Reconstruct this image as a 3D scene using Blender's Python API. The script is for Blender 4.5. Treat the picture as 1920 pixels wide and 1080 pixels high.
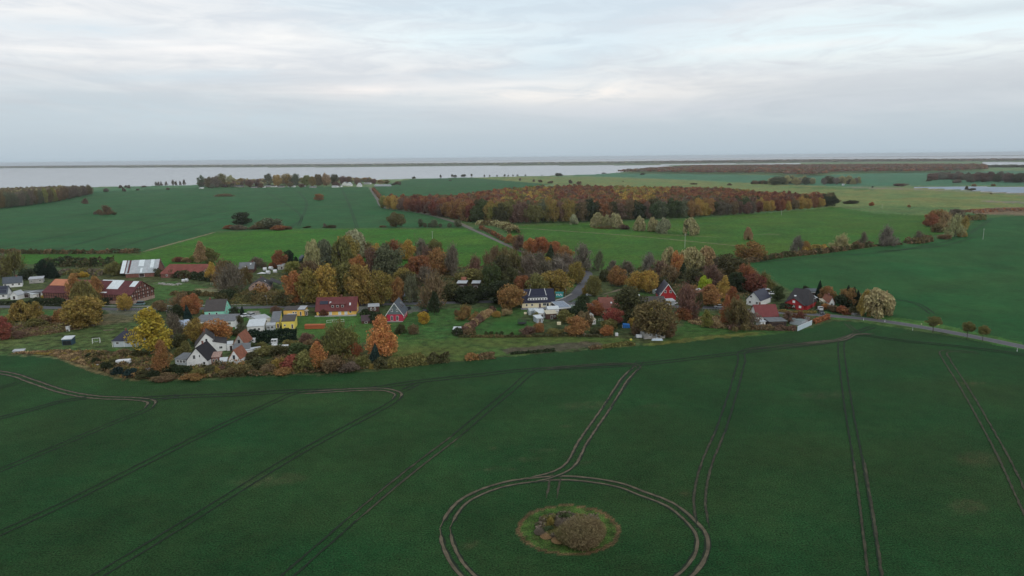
import bpy, math, random
import numpy as np
from mathutils import Vector, Matrix, Euler
R = math.radians
random.seed(7)
rng = np.random.default_rng(11)
for o in list(bpy.data.objects): bpy.data.objects.remove(o)
scene = bpy.context.scene
C = scene.collection

# ------------------------------------------------------------------ camera
CAM_H, FPX = 70.0, 1300.0
HOR, ROLL = 295.5, R(0.62)
PITCH = math.atan((540 - HOR) / FPX)
Fv = Vector((0, math.cos(PITCH), -math.sin(PITCH)))
U0 = Vector((0, math.sin(PITCH), math.cos(PITCH)))
Rv = Vector((1, 0, 0)) * math.cos(ROLL) - U0 * math.sin(ROLL)
Uv = U0 * math.cos(ROLL) + Vector((1, 0, 0)) * math.sin(ROLL)
cam_d = bpy.data.cameras.new('camera')
cam_d.sensor_width = 36.0
cam_d.lens = 36.0 * FPX / 1920
cam_d.clip_start = 1.0
cam_d.clip_end = 60000.0
cam = bpy.data.objects.new('camera', cam_d)
C.objects.link(cam)
m3 = Matrix((Rv, Uv, -Fv)).transposed()
cam.matrix_world = Matrix.Translation((0, 0, CAM_H)) @ m3.to_4x4()
scene.camera = cam
scene.render.resolution_x, scene.render.resolution_y = 1024, 576

# ------------------------------------------------------------------ world (overcast sky)
SUN_EL, SUN_AZ = R(28), R(150)          # azimuth from +Y towards +X
world = bpy.data.worlds.new('World')
scene.world = world
world.use_nodes = True
wt = world.node_tree
wt.nodes.clear()
def wn(t, **k):
    n = wt.nodes.new(t)
    for a, b in k.items(): setattr(n, a, b)
    return n
def wl(a, b): wt.links.new(a, b)
wo = wn('ShaderNodeOutputWorld'); bg = wn('ShaderNodeBackground'); bg.inputs['Strength'].default_value = 0.1
wl(bg.outputs[0], wo.inputs['Surface'])
sky = wn('ShaderNodeTexSky', sky_type='NISHITA', sun_disc=False, sun_elevation=SUN_EL, sun_rotation=SUN_AZ, altitude=70)
tc = wn('ShaderNodeTexCoord')
sep = wn('ShaderNodeSeparateXYZ'); wl(tc.outputs['Generated'], sep.inputs[0])
def mapped(scale, loc=(0, 0, 0), rot=(0, 0, 0)):
    m = wn('ShaderNodeMapping'); wl(tc.outputs['Generated'], m.inputs['Vector'])
    m.inputs['Scale'].default_value = scale; m.inputs['Location'].default_value = loc; m.inputs['Rotation'].default_value = rot
    return m
def wnoise(scale, vec, detail=5, rough=.55, dist=0.3):
    n = wn('ShaderNodeTexNoise'); wl(vec.outputs[0], n.inputs['Vector'])
    n.inputs['Scale'].default_value = scale; n.inputs['Detail'].default_value = detail
    n.inputs['Roughness'].default_value = rough; n.inputs['Distortion'].default_value = dist
    return n.outputs['Fac']
def wmath(op, a, b=None, clamp=False):
    n = wn('ShaderNodeMath', operation=op, use_clamp=clamp)
    for i, v in enumerate((a, b)):
        if v is None: continue
        if isinstance(v, (int, float)): n.inputs[i].default_value = v
        else: wl(v, n.inputs[i])
    return n.outputs[0]
def wramp(fac, stops):
    n = wn('ShaderNodeValToRGB'); wl(fac, n.inputs[0])
    el = n.color_ramp.elements
    while len(el) < len(stops): el.new(.5)
    for e, (p, c) in zip(el, stops):
        e.position = p; e.color = (*c, 1) if isinstance(c, tuple) else (c, c, c, 1)
    return n.outputs['Color']
def wmix(fac, a, b):
    n = wn('ShaderNodeMix', data_type='RGBA')
    if isinstance(fac, (int, float)): n.inputs[0].default_value = fac
    else: wl(fac, n.inputs[0])
    for i, v in ((6, a), (7, b)):
        if isinstance(v, tuple): n.inputs[i].default_value = (*v, 1)
        else: wl(v, n.inputs[i])
    return n.outputs[2]
zv = sep.outputs['Z']
# vertical profile of the cloud deck (z = sine of elevation)
S = 10.0
def cs(c, k=1.0): return tuple(v * S * k for v in c)
base = wramp(zv, [(0.0, (.46, .56, .64)), (0.045, (.54, .615, .675)), (0.075, (.60, .645, .69)), (0.10, (.70, .725, .755)),
                  (0.14, (.79, .83, .865)), (0.19, (.79, .84, .885)), (1.0, (.60, .66, .72))])
base = wmix(1.0, (0, 0, 0), base)
m1 = mapped((1.0, 1.0, 8), rot=(0, R(-4), 0))
n1 = wnoise(2.6, m1, 7, .62, .9)
m2 = mapped((1.2, 1.2, 8), loc=(4, 2, 1), rot=(0, R(4), 0))
n2 = wnoise(1.6, m2, 4, .5, .4)
m3_ = mapped((3, 3, 17), loc=(1, 7, 2), rot=(0, R(-5), 0))
n3 = wnoise(3.0, m3_, 6, .65, .8)
bright = wramp(n1, [(.44, 0.0), (.62, 1.0)])
blue = wramp(n2, [(.52, 0.0), (.66, 1.0)])
# fade features out towards the horizon
up = wramp(zv, [(0.03, 0.0), (0.10, 1.0)])
upb = wramp(zv, [(0.06, 0.0), (0.12, 1.0)])
fb = wmath('MULTIPLY', bright, up); fb = wmath('MULTIPLY', fb, 0.5)
col = wmix(fb, base, (.98, .97, .96))
fbl = wmath('MULTIPLY', blue, upb); fbl = wmath('MULTIPLY', fbl, 0.5)
col = wmix(fbl, col, (.64, .84, .95))
dk = wramp(n3, [(.42, 1.0), (.60, 0.0)])
dk = wmath('MULTIPLY', dk, upb); dk = wmath('MULTIPLY', dk, 0.28)
col = wmix(dk, col, (.55, .61, .70))
# soft spots of the cloud deck: direction (azimuth px, elevation px), size, colour, amount
def skydir(px, py):
    d = Fv + Rv * ((px - 960) / FPX) + Uv * ((540 - py) / FPX)
    return d.normalized()
for px, py, sx, sz, c, amt in [(1090, 176, .20, .017, (1.06, .99, .93), .85), (740, 165, .13, .010, (.98, .94, .92), .55),
                               (520, 75, .26, .030, (1.0, .99, .98), .6), (60, 20, .14, .03, (1.0, .98, .96), .6),
                               (1500, 70, .26, .030, (.84, .99, 1.02), .8), (1850, 40, .2, .035, (.84, .98, 1.02), .8), (190, 58, .13, .013, (.66, .78, .87), .6),
                               (330, 215, .42, .028, (.57, .68, .75), .6), (1500, 190, .35, .03, (.64, .715, .765), .35), (1200, 60, .14, .028, (.72, .84, .94), .4),
                               (1300, 8, .16, .02, (.70, .76, .84), .4), (960, 5, .12, .014, (.75, .80, .86), .4), (1860, 15, .12, .008, (.62, .68, .74), .55), (330, 84, .10, .010, (1.05, 1.02, 1.0), .9), (500, 66, .10, .009, (1.05, 1.03, 1.0), .8), (110, 92, .10, .006, (1.02, 1.0, .98), .7), (690, 168, .07, .008, (1.05, .98, .94), .9), (900, 155, .10, .007, (1.0, .97, .95), .6), (820, 70, .13, .022, (.82, .96, 1.0), .7), (560, 150, .2, .008, (.62, .70, .78), .5), (1430, 90, .12, .006, (.95, .97, .97), .7), (1700, 100, .16, .008, (.92, .95, .93), .6), (1250, 205, .35, .012, (.68, .70, .76), .4)]:
    d = skydir(px, py)
    v = wn('ShaderNodeVectorMath', operation='SUBTRACT'); wl(tc.outputs['Generated'], v.inputs[0]); v.inputs[1].default_value = d
    v2 = wn('ShaderNodeVectorMath', operation='MULTIPLY'); wl(v.outputs[0], v2.inputs[0]); v2.inputs[1].default_value = (1 / sx, 1 / sx, 1 / sz)
    ln = wn('ShaderNodeVectorMath', operation='LENGTH'); wl(v2.outputs[0], ln.inputs[0])
    g = wmath('MULTIPLY', ln.outputs['Value'], ln.outputs['Value'])
    g = wmath('MULTIPLY', g, -1.0); g = wmath('EXPONENT', g)
    nn = wmath('MULTIPLY_ADD', n3 if sx > .12 else n1, 3.4); wt.nodes[-1].inputs[2].default_value = -0.95
    g = wmath('MULTIPLY', g, nn); g = wmath('MULTIPLY', g, amt, clamp=True)
    col = wmix(g, col, c)
sc = wn('ShaderNodeVectorMath', operation='SCALE'); wl(col, sc.inputs[0]); sc.inputs['Scale'].default_value = S
fin = wmix(0.97, sky.outputs['Color'], sc.outputs[0])
wl(fin, bg.inputs['Color'])

sun_d = bpy.data.lights.new('sun', 'SUN'); sun_d.energy = 0.75; sun_d.angle = R(18); sun_d.color = (1, .93, .84)
sun = bpy.data.objects.new('sun', sun_d); C.objects.link(sun)
sdir = Vector((math.sin(SUN_AZ) * math.cos(SUN_EL), math.cos(SUN_AZ) * math.cos(SUN_EL), math.sin(SUN_EL)))
sun.rotation_euler = sdir.to_track_quat('Z', 'Y').to_euler()
scene.view_settings.view_transform = 'Standard'
scene.view_settings.look = 'None'
scene.view_settings.exposure = 0.0
scene.view_settings.gamma = 1.0
scene.cycles.max_bounces = 5; scene.cycles.diffuse_bounces = 2; scene.cycles.transparent_max_bounces = 4
scene.cycles.volume_bounces = 0

# ------------------------------------------------------------------ projection helpers
def P(px, py, z=0.0):
    d = Fv + Rv * ((px - 960) / FPX) + Uv * ((540 - py) / FPX)
    t = (z - CAM_H) / d.z
    return Vector((d.x * t, d.y * t, z))
def mpp(px, py):                         # metres per photo pixel at a ground point
    return (P(px, py) - Vector((0, 0, CAM_H))).dot(Fv) / FPX
def toPix(x, y, z=0.0):                  # arrays
    q = np.stack([x, y, z - CAM_H + 0 * x], -1)
    w = q @ np.array(Fv); u = q @ np.array(Rv); v = q @ np.array(Uv)
    return 960 + FPX * u / w, 540 - FPX * v / w
def inpoly(px, py, poly):
    n = len(poly); c = np.zeros(px.shape, bool); j = n - 1
    for i in range(n):
        xi, yi = poly[i]; xj, yj = poly[j]
        if yi != yj:
            c ^= ((yi > py) != (yj > py)) & (px < (xj - xi) * (py - yi) / (yj - yi) + xi)
        j = i
    return c
def vnoise(x, y, seed=0):                # value noise, arrays
    xi = np.floor(x).astype(np.int64); yi = np.floor(y).astype(np.int64)
    fx = x - xi; fy = y - yi; fx = fx * fx * (3 - 2 * fx); fy = fy * fy * (3 - 2 * fy)
    def h(a, b):
        n = (a * 374761393 + b * 668265263 + seed * 144665) & 0x7fffffff
        n = ((n ^ (n >> 13)) * 1274126177) & 0x7fffffff
        return ((n ^ (n >> 16)) & 0xffff) / 65535.0
    return (h(xi, yi) * (1 - fx) + h(xi + 1, yi) * fx) * (1 - fy) + (h(xi, yi + 1) * (1 - fx) + h(xi + 1, yi + 1) * fx) * fy

# ------------------------------------------------------------------ materials
MATS = {}
def newmat(name):
    m = bpy.data.materials.new(name); m.use_nodes = True
    nt = m.node_tree; b = nt.nodes['Principled BSDF']
    return m, nt, b
def surf(name, col, rough=.8, var=.25, scale=1.5, bump=0.0, spec=.3, metal=0.0, lines=0.0, axis='Z', coord='Object'):
    """painted / plastered / tiled surface with mottling; lines adds courses (tile rows, boards)"""
    if name in MATS: return MATS[name]
    m, nt, b = newmat(name)
    N = nt.nodes; L = nt.links
    t = N.new('ShaderNodeTexCoord')
    n = N.new('ShaderNodeTexNoise'); n.inputs['Scale'].default_value = scale; n.inputs['Detail'].default_value = 5; n.inputs['Roughness'].default_value = .65
    L.new(t.outputs[coord], n.inputs['Vector'])
    mr = N.new('ShaderNodeMapRange'); mr.inputs['From Min'].default_value = .3; mr.inputs['From Max'].default_value = .7
    mr.inputs['To Min'].default_value = 1 - var; mr.inputs['To Max'].default_value = 1 + var
    L.new(n.outputs['Fac'], mr.inputs['Value'])
    fac = mr.outputs[0]
    if lines:
        w = N.new('ShaderNodeTexWave'); w.wave_type = 'BANDS'; w.bands_direction = axis; w.inputs['Scale'].default_value = lines
        w.inputs['Distortion'].default_value = .6
        L.new(t.outputs[coord], w.inputs['Vector'])
        mr2 = N.new('ShaderNodeMapRange'); mr2.inputs['To Min'].default_value = .72; mr2.inputs['To Max'].default_value = 1.1
        L.new(w.outputs['Fac'], mr2.inputs['Value'])
        mu = N.new('ShaderNodeMath'); mu.operation = 'MULTIPLY'; L.new(fac, mu.inputs[0]); L.new(mr2.outputs[0], mu.inputs[1]); fac = mu.outputs[0]
    v = N.new('ShaderNodeVectorMath'); v.operation = 'SCALE'; v.inputs[0].default_value = col[:3]
    L.new(fac, v.inputs['Scale']); L.new(v.outputs[0], b.inputs['Base Color'])
    b.inputs['Roughness'].default_value = rough; b.inputs['Metallic'].default_value = metal
    b.inputs['Specular IOR Level'].default_value = spec
    if bump:
        bp = N.new('ShaderNodeBump'); bp.inputs['Strength'].default_value = bump; bp.inputs['Distance'].default_value = .1
        L.new(n.outputs['Fac'], bp.inputs['Height']); L.new(bp.outputs[0], b.inputs['Normal'])
    MATS[name] = m
    return m
def leafmat(name, attr=None, transl=.25):
    m, nt, b = newmat(name)
    N = nt.nodes; L = nt.links; N.remove(b); out = N['Material Output']
    if attr:
        a = N.new('ShaderNodeAttribute'); a.attribute_name = attr; colr = a.outputs['Color']
    else:
        a = N.new('ShaderNodeObjectInfo'); colr = a.outputs['Color']
    g = N.new('ShaderNodeNewGeometry')
    t = N.new('ShaderNodeTexCoord')
    n = N.new('ShaderNodeTexNoise'); n.inputs['Scale'].default_value = .35; n.inputs['Detail'].default_value = 3
    L.new(g.outputs['Position'], n.inputs['Vector'])
    # second hue: patches inside the crown greener or yellower
    hs = N.new('ShaderNodeHueSaturation')
    mh = N.new('ShaderNodeMapRange'); mh.inputs['From Min'].default_value = .3; mh.inputs['From Max'].default_value = .7
    mh.inputs['To Min'].default_value = .487; mh.inputs['To Max'].default_value = .515
    L.new(n.outputs['Fac'], mh.inputs['Value']); L.new(mh.outputs[0], hs.inputs['Hue']); L.new(colr, hs.inputs['Color'])
    mv = N.new('ShaderNodeMapRange'); mv.inputs['To Min'].default_value = .62; mv.inputs['To Max'].default_value = 1.38
    L.new(g.outputs['Random Per Island'], mv.inputs['Value']); L.new(mv.outputs[0], hs.inputs['Value'])
    d = N.new('ShaderNodeBsdfDiffuse'); tr = N.new('ShaderNodeBsdfTranslucent'); mx = N.new('ShaderNodeMixShader')
    mx.inputs[0].default_value = transl
    L.new(hs.outputs[0], d.inputs['Color']); L.new(hs.outputs[0], tr.inputs['Color'])
    L.new(d.outputs[0], mx.inputs[1]); L.new(tr.outputs[0], mx.inputs[2]); L.new(mx.outputs[0], out.inputs['Surface'])
    MATS[name] = m
    return m
LEAF = leafmat('foliage')
LEAFA = leafmat('foliage_mixed', 'leaf_colour')
BARK = surf('bark', (.10, .08, .06), .95, .4, 3)
GLASS, _nt, _b = newmat('window_glass')
_b.inputs['Base Color'].default_value = (.02, .025, .03, 1); _b.inputs['Roughness'].default_value = .12
MATS['glass'] = GLASS

# ------------------------------------------------------------------ object helpers
def tag(o, label=None, cat=None, group=None, kind=None):
    if label: o['label'] = label
    if cat: o['category'] = cat
    if group: o['group'] = group
    if kind: o['kind'] = kind
    return o
def link(name, me, parent=None, loc=None):
    o = bpy.data.objects.new(name, me); C.objects.link(o)
    if parent: o.parent = parent
    if loc is not None: o.location = loc
    return o
def empty(name, loc, rz=0, label=None, cat=None, group=None):
    o = bpy.data.objects.new(name, None); C.objects.link(o); o.empty_display_size = .5
    o.location = loc; o.rotation_euler = (0, 0, rz)
    return tag(o, label, cat, group)
class MB:
    """collects shapes, links them as one mesh"""
    def __init__(s): s.v = []; s.f = []; s.mi = []
    def add(s, vs, fs, mi=0):
        n = len(s.v); s.v += [tuple(v) for v in vs]; s.f += [tuple(i + n for i in f) for f in fs]; s.mi += [mi] * len(fs); return s
    def box(s, x0, x1, y0, y1, z0, z1, mi=0):
        vs = [(x0, y0, z0), (x1, y0, z0), (x1, y1, z0), (x0, y1, z0), (x0, y0, z1), (x1, y0, z1), (x1, y1, z1), (x0, y1, z1)]
        return s.add(vs, [(0, 3, 2, 1), (4, 5, 6, 7), (0, 1, 5, 4), (1, 2, 6, 5), (2, 3, 7, 6), (3, 0, 4, 7)], mi)
    def slab(s, q, t, mi=0):
        """thick sheet from 4 corner points, thickness t below"""
        q = [Vector(a) for a in q]; n = (q[1] - q[0]).cross(q[3] - q[0]).normalized() * t
        vs = q + [a - n for a in q]
        return s.add(vs, [(0, 1, 2, 3), (7, 6, 5, 4), (0, 4, 5, 1), (1, 5, 6, 2), (2, 6, 7, 3), (3, 7, 4, 0)], mi)
    def tube(s, a, b, r0, r1=None, n=7, cap=True, mi=0):
        a = Vector(a); b = Vector(b); r1 = r0 if r1 is None else r1
        d = (b - a).normalized(); u = d.orthogonal().normalized(); w = d.cross(u)
        vs = []
        for c, r in ((a, r0), (b, r1)):
            for k in range(n):
                th = 2 * math.pi * k / n; vs.append(c + (u * math.cos(th) + w * math.sin(th)) * r)
        fs = [(k, (k + 1) % n, n + (k + 1) % n, n + k) for k in range(n)]
        if cap: fs += [tuple(range(n))[::-1], tuple(range(n, 2 * n))]
        return s.add(vs, fs, mi)
    def build(s, name, mat, parent=None, loc=None, smooth=False, bevel=0):
        me = bpy.data.meshes.new(name); me.from_pydata(s.v, [], s.f)
        for mm in (mat if isinstance(mat, (list, tuple)) else [mat]): me.materials.append(mm)
        if isinstance(mat, (list, tuple)): me.polygons.foreach_set('material_index', s.mi)
        if smooth: me.polygons.foreach_set('use_smooth', [True] * len(me.polygons))
        me.update()
        o = link(name, me, parent, loc)
        if bevel:
            b = o.modifiers.new('bevel', 'BEVEL'); b.width = bevel; b.segments = 2
        return o
def npmesh(name, verts, nquads, mat, smooth=False):
    """verts: (nquads*4,3) array"""
    me = bpy.data.meshes.new(name)
    me.vertices.add(len(verts)); me.vertices.foreach_set('co', verts.astype(np.float32).ravel())
    me.loops.add(nquads * 4); me.loops.foreach_set('vertex_index', np.arange(nquads * 4, dtype=np.int32))
    me.polygons.add(nquads); me.polygons.foreach_set('loop_start', np.arange(0, nquads * 4, 4, dtype=np.int32))
    me.polygons.foreach_set('loop_total', np.full(nquads, 4, dtype=np.int32))
    me.materials.append(mat); me.update(calc_edges=True)
    return me

# ------------------------------------------------------------------ ground: one sheet out to the horizon, cover painted as real albedo regions
def rows():
    py = np.concatenate([np.arange(300.9, 345, .8), np.arange(345, 700, 1.6), np.arange(700, 1300, 4)])
    ang = np.arctan((py - 540) / FPX) + PITCH
    D = CAM_H / np.tan(ang)
    return np.concatenate([D, [55, 20, -40, -150, -400]])
Dr = rows()
uu = np.arange(-1.35, 1.35, 3 / FPX)
YY, UU = np.meshgrid(Dr, uu, indexing='ij')
XX = UU * np.sqrt(YY ** 2 + 150 ** 2)
front = YY > 30
Ys = np.where(front, YY, 30)
PX, PY = toPix(XX, Ys)
j = (vnoise(XX / 2.2, YY / 2.2, 1) - .5)
j2 = (vnoise(XX / 9, YY / 9, 2) - .5)
near = np.clip(400 / np.maximum(Ys, 1), 0, 1)
JX = PX + 5 * j * near; JY = PY + 3.0 * j * near + 2.0 * j2 * near
SOIL = (.15, .115, .075)
REG = [  # colour, mottling, polygon in photo pixels (where the cover lies on the ground)
 ((.135, .20, .085), .5, [(-900, 250), (2900, 250), (2900, 400), (-900, 400)]),                        # rough grazing everywhere far off
 ((.12, .14, .075), .6, [(-900, 250), (2900, 250), (2900, 297), (1920, 299), (1240, 309), (960, 312), (640, 315), (0, 318), (-900, 330)]),
 ((.060, .150, .070), .25, [(160, 352), (380, 345), (400, 352), (380, 356), (160, 363)]),
 ((.025, .090, .030), .12, [(-900, 400), (0, 375), (160, 360), (380, 351), (690, 350), (716, 388), (800, 402), (862, 417), (870, 427), (560, 428), (405, 434), (265, 472), (0, 474), (-900, 500)]),   # far left rape field
 ((.026, .090, .031), .12, [(697, 350), (770, 336), (830, 334), (880, 333), (1005, 337), (1035, 345), (900, 370), (720, 386)]),
 ((.165, .195, .062), .5, [(880, 333), (960, 331), (1130, 333), (1240, 336), (1480, 347), (1600, 352), (1700, 352), (2300, 356), (2300, 400), (1570, 392), (1300, 380), (1040, 346)]),
 ((.055, .15, .085), .2, [(1060, 329), (1155, 325), (1300, 326), (1500, 330), (1600, 326), (1845, 321), (2400, 315), (2400, 350), (1920, 348), (1700, 348), (1600, 350), (1480, 346), (1240, 335), (1130, 331)]),
 ((.046, .116, .013), .35, [(940, 425), (1100, 418), (1300, 410), (1480, 396), (1570, 388), (1730, 395), (1790, 400), (1790, 432), (1690, 455), (1400, 489), (1390, 520), (1200, 545), (1080, 545), (1040, 500), (960, 452)]),
 ((.041, .128, .011), .35, [(-900, 505), (0, 477), (262, 477), (405, 436), (560, 430), (868, 428), (1000, 478), (1010, 520), (500, 530), (-200, 540)]),
 ((.10, .16, .05), .5, [(1570, 388), (1650, 386), (1800, 388), (1800, 400), (1740, 404), (1640, 400)]),
 ((.062, .080, .030), .8, [(-900, 540), (-200, 500), (100, 494), (240, 500), (500, 496), (560, 505), (720, 500), (900, 500), (980, 480), (1100, 505), (1220, 505), (1390, 492), (1440, 520), (1500, 560), (1560, 590), (1640, 598), (1560, 610), (1350, 640), (1000, 670), (620, 705), (230, 716), (-200, 690), (-900, 720)]),  # village land
 ((.022, .086, .024), .10, [(1392, 489), (1480, 482), (1700, 458), (1780, 445), (1815, 428), (1830, 410), (1920, 404), (2500, 380), (2900, 900), (1920, 648), (1760, 612), (1640, 592), (1560, 588), (1500, 555), (1440, 520)]),
 ((.055, .14, .03), .4, [(1640, 591), (1700, 598), (1760, 607), (1920, 644), (1920, 652), (2300, 752), (2300, 760), (1920, 659), (1760, 622), (1640, 602), (1560, 597), (1575, 590)]),
 # village lawns and rough ground
 ((.055, .115, .03), .4, [(0, 580), (120, 583), (125, 590), (60, 605), (0, 604)]),
 ((.13, .11, .06), .7, [(0, 606), (60, 606), (130, 590), (260, 585), (260, 600), (180, 612), (90, 628), (0, 638)]),
 ((.066, .112, .034), .8, [(-300, 650), (0, 638), (100, 622), (190, 610), (260, 605), (260, 652), (200, 656), (60, 656), (0, 668), (-300, 680)]),
 ((.13, .11, .05), .8, [(20, 664), (90, 658), (170, 660), (200, 664), (230, 690), (300, 712), (230, 712), (180, 702), (110, 676)]),
 ((.05, .118, .025), .3, [(200, 655), (260, 655), (300, 670), (290, 700), (255, 690), (215, 664)]),
 ((.056, .118, .03), .4, [(280, 530), (330, 528), (400, 540), (380, 550), (330, 556), (290, 566), (280, 550)]),
 ((.22, .18, .10), .5, [(365, 541), (420, 538), (440, 545), (400, 552), (372, 550)]),
 ((.05, .118, .025), .3, [(430, 580), (532, 578), (530, 592), (490, 600), (452, 602), (430, 596)]),
 ((.30, .28, .26), .2, [(453, 592), (470, 583), (488, 583), (478, 596), (455, 596)]),
 ((.05, .118, .025), .3, [(560, 595), (600, 592), (675, 588), (710, 588), (700, 600), (690, 640), (620, 650), (560, 632), (555, 612)]),
 ((.052, .115, .026), .3, [(425, 610), (470, 612), (465, 630), (440, 636), (425, 628)]),
 ((.052, .108, .026), .5, [(730, 600), (800, 578), (1000, 578), (985, 590), (960, 612), (930, 634), (840, 634), (730, 638)]),
 ((.075, .115, .027), .5, [(730, 636), (840, 634), (1000, 630), (1180, 634), (1195, 640), (1120, 650), (990, 664), (860, 675), (740, 676)]),
 ((.042, .11, .022), .2, [(905, 625), (935, 596), (960, 594), (1000, 606), (1010, 618), (1000, 627), (960, 630)]),
 ((.048, .108, .025), .4, [(1240, 640), (1310, 585), (1350, 590), (1400, 620), (1500, 620), (1420, 632), (1300, 643)]),
 ((.10, .125, .03), .5, [(1195, 646), (1330, 630), (1400, 622), (1440, 624), (1400, 630), (1230, 648)]),
 ((.05, .11, .026), .3, [(1130, 570), (1215, 545), (1235, 552), (1200, 562), (1150, 580)]),
 ((.05, .11, .026), .3, [(1340, 590), (1380, 590), (1372, 600), (1340, 604)]),
 ((.052, .108, .026), .3, [(990, 536), (1060, 524), (1085, 536), (1060, 548), (1020, 558), (1000, 552)]),
 ((.095, .075, .052), .4, [(940, 655), (1080, 642), (1120, 641), (1135, 646), (1100, 652), (1010, 662), (950, 664)]),
 ((.17, .15, .11), .3, [(196, 580), (255, 577), (268, 584), (240, 592), (205, 588)]),
 ((.13, .12, .10), .3, [(760, 575), (790, 571), (788, 586), (762, 590)]),
 ((.20, .19, .18), .2, [(668, 575), (692, 572), (690, 582), (672, 588)]),
 ((.16, .155, .15), .2, [(1040, 572), (1085, 562), (1075, 575), (1058, 582), (1040, 584)]),
 ((.08, .15, .04), .5, [(1480, 350), (1640, 352), (1640, 357), (1480, 352)]),
 ((.20, .19, .13), .4, [(1580, 350), (1700, 353), (1920, 361), (1920, 366), (1780, 358), (1600, 353)]),
 ((.20, .13, .08), .6, [(1800, 396), (1860, 390), (1920, 388), (2100, 386), (2100, 404), (1920, 404), (1840, 402)]),
 ((.20, .19, .15), .5, [(1840, 376), (1920, 378), (2000, 380), (2000, 384), (1920, 382), (1840, 378)]),
 # the front rape field
 ((.0185, .055, .0165), .10, [(-900, 640), (-200, 664), (0, 667), (60, 668), (112, 674), (180, 700), (230, 711), (300, 714), (480, 706), (620, 701), (690, 697), (780, 686), (840, 679), (920, 671), (1000, 665), (1150, 652), (1250, 646), (1350, 635), (1450, 627), (1500, 619), (1560, 601), (1600, 603), (1700, 617), (1800, 633), (1920, 656), (2900, 900), (3500, 3000), (-1800, 3000)]),
]
GC = np.zeros(XX.shape + (4,)); GC[...] = (.06, .11, .032, .5)
for colr, mot, poly in REG:
    mk = inpoly(JX, JY, poly)
    GC[mk, :3] = colr; GC[mk, 3] = mot
GC[~front] = (.0185, .055, .0165, .1)
# island round the field pond (measured on the ground in metres)
ic = P(1066, 991)
ax, ay = (P(1163, 991) - P(969, 991)).x / 2, 9.3
def ring(s):  # s>1 outside
    return ((XX - ic.x) / (ax * s)) ** 2 + ((YY - ic.y) / (ay * s)) ** 2 + .10 * (vnoise(XX / 1.5, YY / 1.5, 8) - .5)
GC[ring(1.0) < 1] = (.11, .072, .036, .5)
GC[ring(.91) < 1] = (.05, .10, .02, .6)
GC[ring(.60) < 1] = (.065, .065, .03, .8)
for px, py, rx, ry in [(985, 861, 5, 1.2), (930, 880, 7, 1.3), (1060, 800, 3, .8), (1285, 925, 1.5, 1.4), (860, 835, 1.5, 1), (925, 840, 1.2, 1), (880, 1022, 2, 2), (1225, 760, 5, 1.5), (1020, 845, 6, .9), (1090, 868, 3, 1),
                       (1820, 720, 8, 1.5), (1840, 860, 7, 5), (1815, 950, 5, 4), (1100, 760, 9, 4), (500, 900, 10, 4), (1550, 740, 12, 4)]:
    c = P(px, py)
    e = ((XX - c.x - .5 * (YY - c.y)) / rx) ** 2 + ((YY - c.y) / ry) ** 2
    k = np.clip(1 - e, 0, 1)[..., None] * .5 * (vnoise(XX / .8, YY / .8, 5)[..., None])
    GC[..., :3] = GC[..., :3] * (1 - k) + np.array((.10, .085, .045)) * k
# broad drifts of growth over the fields
drift = 1 + .26 * (vnoise(XX / 28, YY / 40, 3) - .5) + .22 * (vnoise(XX / 9, YY / 14, 4) - .5)
GC[..., :3] *= drift[..., None]
GC[..., 0] *= 1 + .55 * (vnoise(XX / 35 + 9, YY / 22, 14) - .5) + .3 * (vnoise(XX / 7, YY / 5, 15) - .5)
WATER = [[(-900, 324), (-900, 362), (0, 354), (160, 351), (200, 349.5), (330, 347.5), (380, 346), (480, 344), (600, 341), (700, 336.8), (740, 335.4), (800, 334.2), (900, 332.2), (960, 330.6), (1050, 328.5), (1130, 326), (1160, 323), (1200, 318), (1262, 311), (1240, 309.7), (1100, 310.2), (960, 310.6), (800, 311.6), (640, 313.6), (400, 314), (160, 314.6), (0, 315.8)],
         [(-900, 290), (-900, 322), (0, 313.2), (640, 309.5), (960, 306.5), (1240, 303.5), (1440, 300), (1920, 297.6), (2900, 288), (2900, 260)],
         [(1843, 304), (2200, 301), (2200, 308), (1920, 310), (1843, 310)], [(1240, 307.6), (1500, 306), (1500, 307.4), (1240, 309.2)],
         [(1690, 350), (1780, 349), (1920, 350.5), (2050, 352), (2050, 363), (1920, 361.5), (1870, 360), (1800, 355), (1740, 352.5)]]
wm = np.zeros(XX.shape, bool)
for poly in WATER: wm |= inpoly(PX, PY, poly)
ZZ = np.where(wm & front, -1.6, 0.0)
GC[wm & front] = (.08, .07, .05, .3)
nr, nc = XX.shape
V = np.stack([XX, YY, ZZ], -1).reshape(-1, 3)
me = bpy.data.meshes.new('ground')
me.vertices.add(len(V)); me.vertices.foreach_set('co', V.astype(np.float32).ravel())
ii, jj = np.meshgrid(np.arange(nr - 1), np.arange(nc - 1), indexing='ij')
a = (ii * nc + jj).ravel()
Q = np.stack([a, a + nc, a + nc + 1, a + 1], -1)[:, ::-1] if False else np.stack([a + nc, a + nc + 1, a + 1, a], -1)
nq = len(Q)
me.loops.add(nq * 4); me.loops.foreach_set('vertex_index', Q.astype(np.int32).ravel())
me.polygons.add(nq); me.polygons.foreach_set('loop_start', np.arange(0, nq * 4, 4, dtype=np.int32)); me.polygons.foreach_set('loop_total', np.full(nq, 4, dtype=np.int32))
me.polygons.foreach_set('use_smooth', np.ones(nq, bool))
me.update(calc_edges=True)
at = me.color_attributes.new('cover', 'FLOAT_COLOR', 'POINT')
at.data.foreach_set('color', GC.reshape(-1, 4).astype(np.float32).ravel())
gm, nt, b = newmat('ground_cover')
N = nt.nodes; L = nt.links
att = N.new('ShaderNodeAttribute'); att.attribute_name = 'cover'
tcn = N.new('ShaderNodeNewGeometry')
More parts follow.
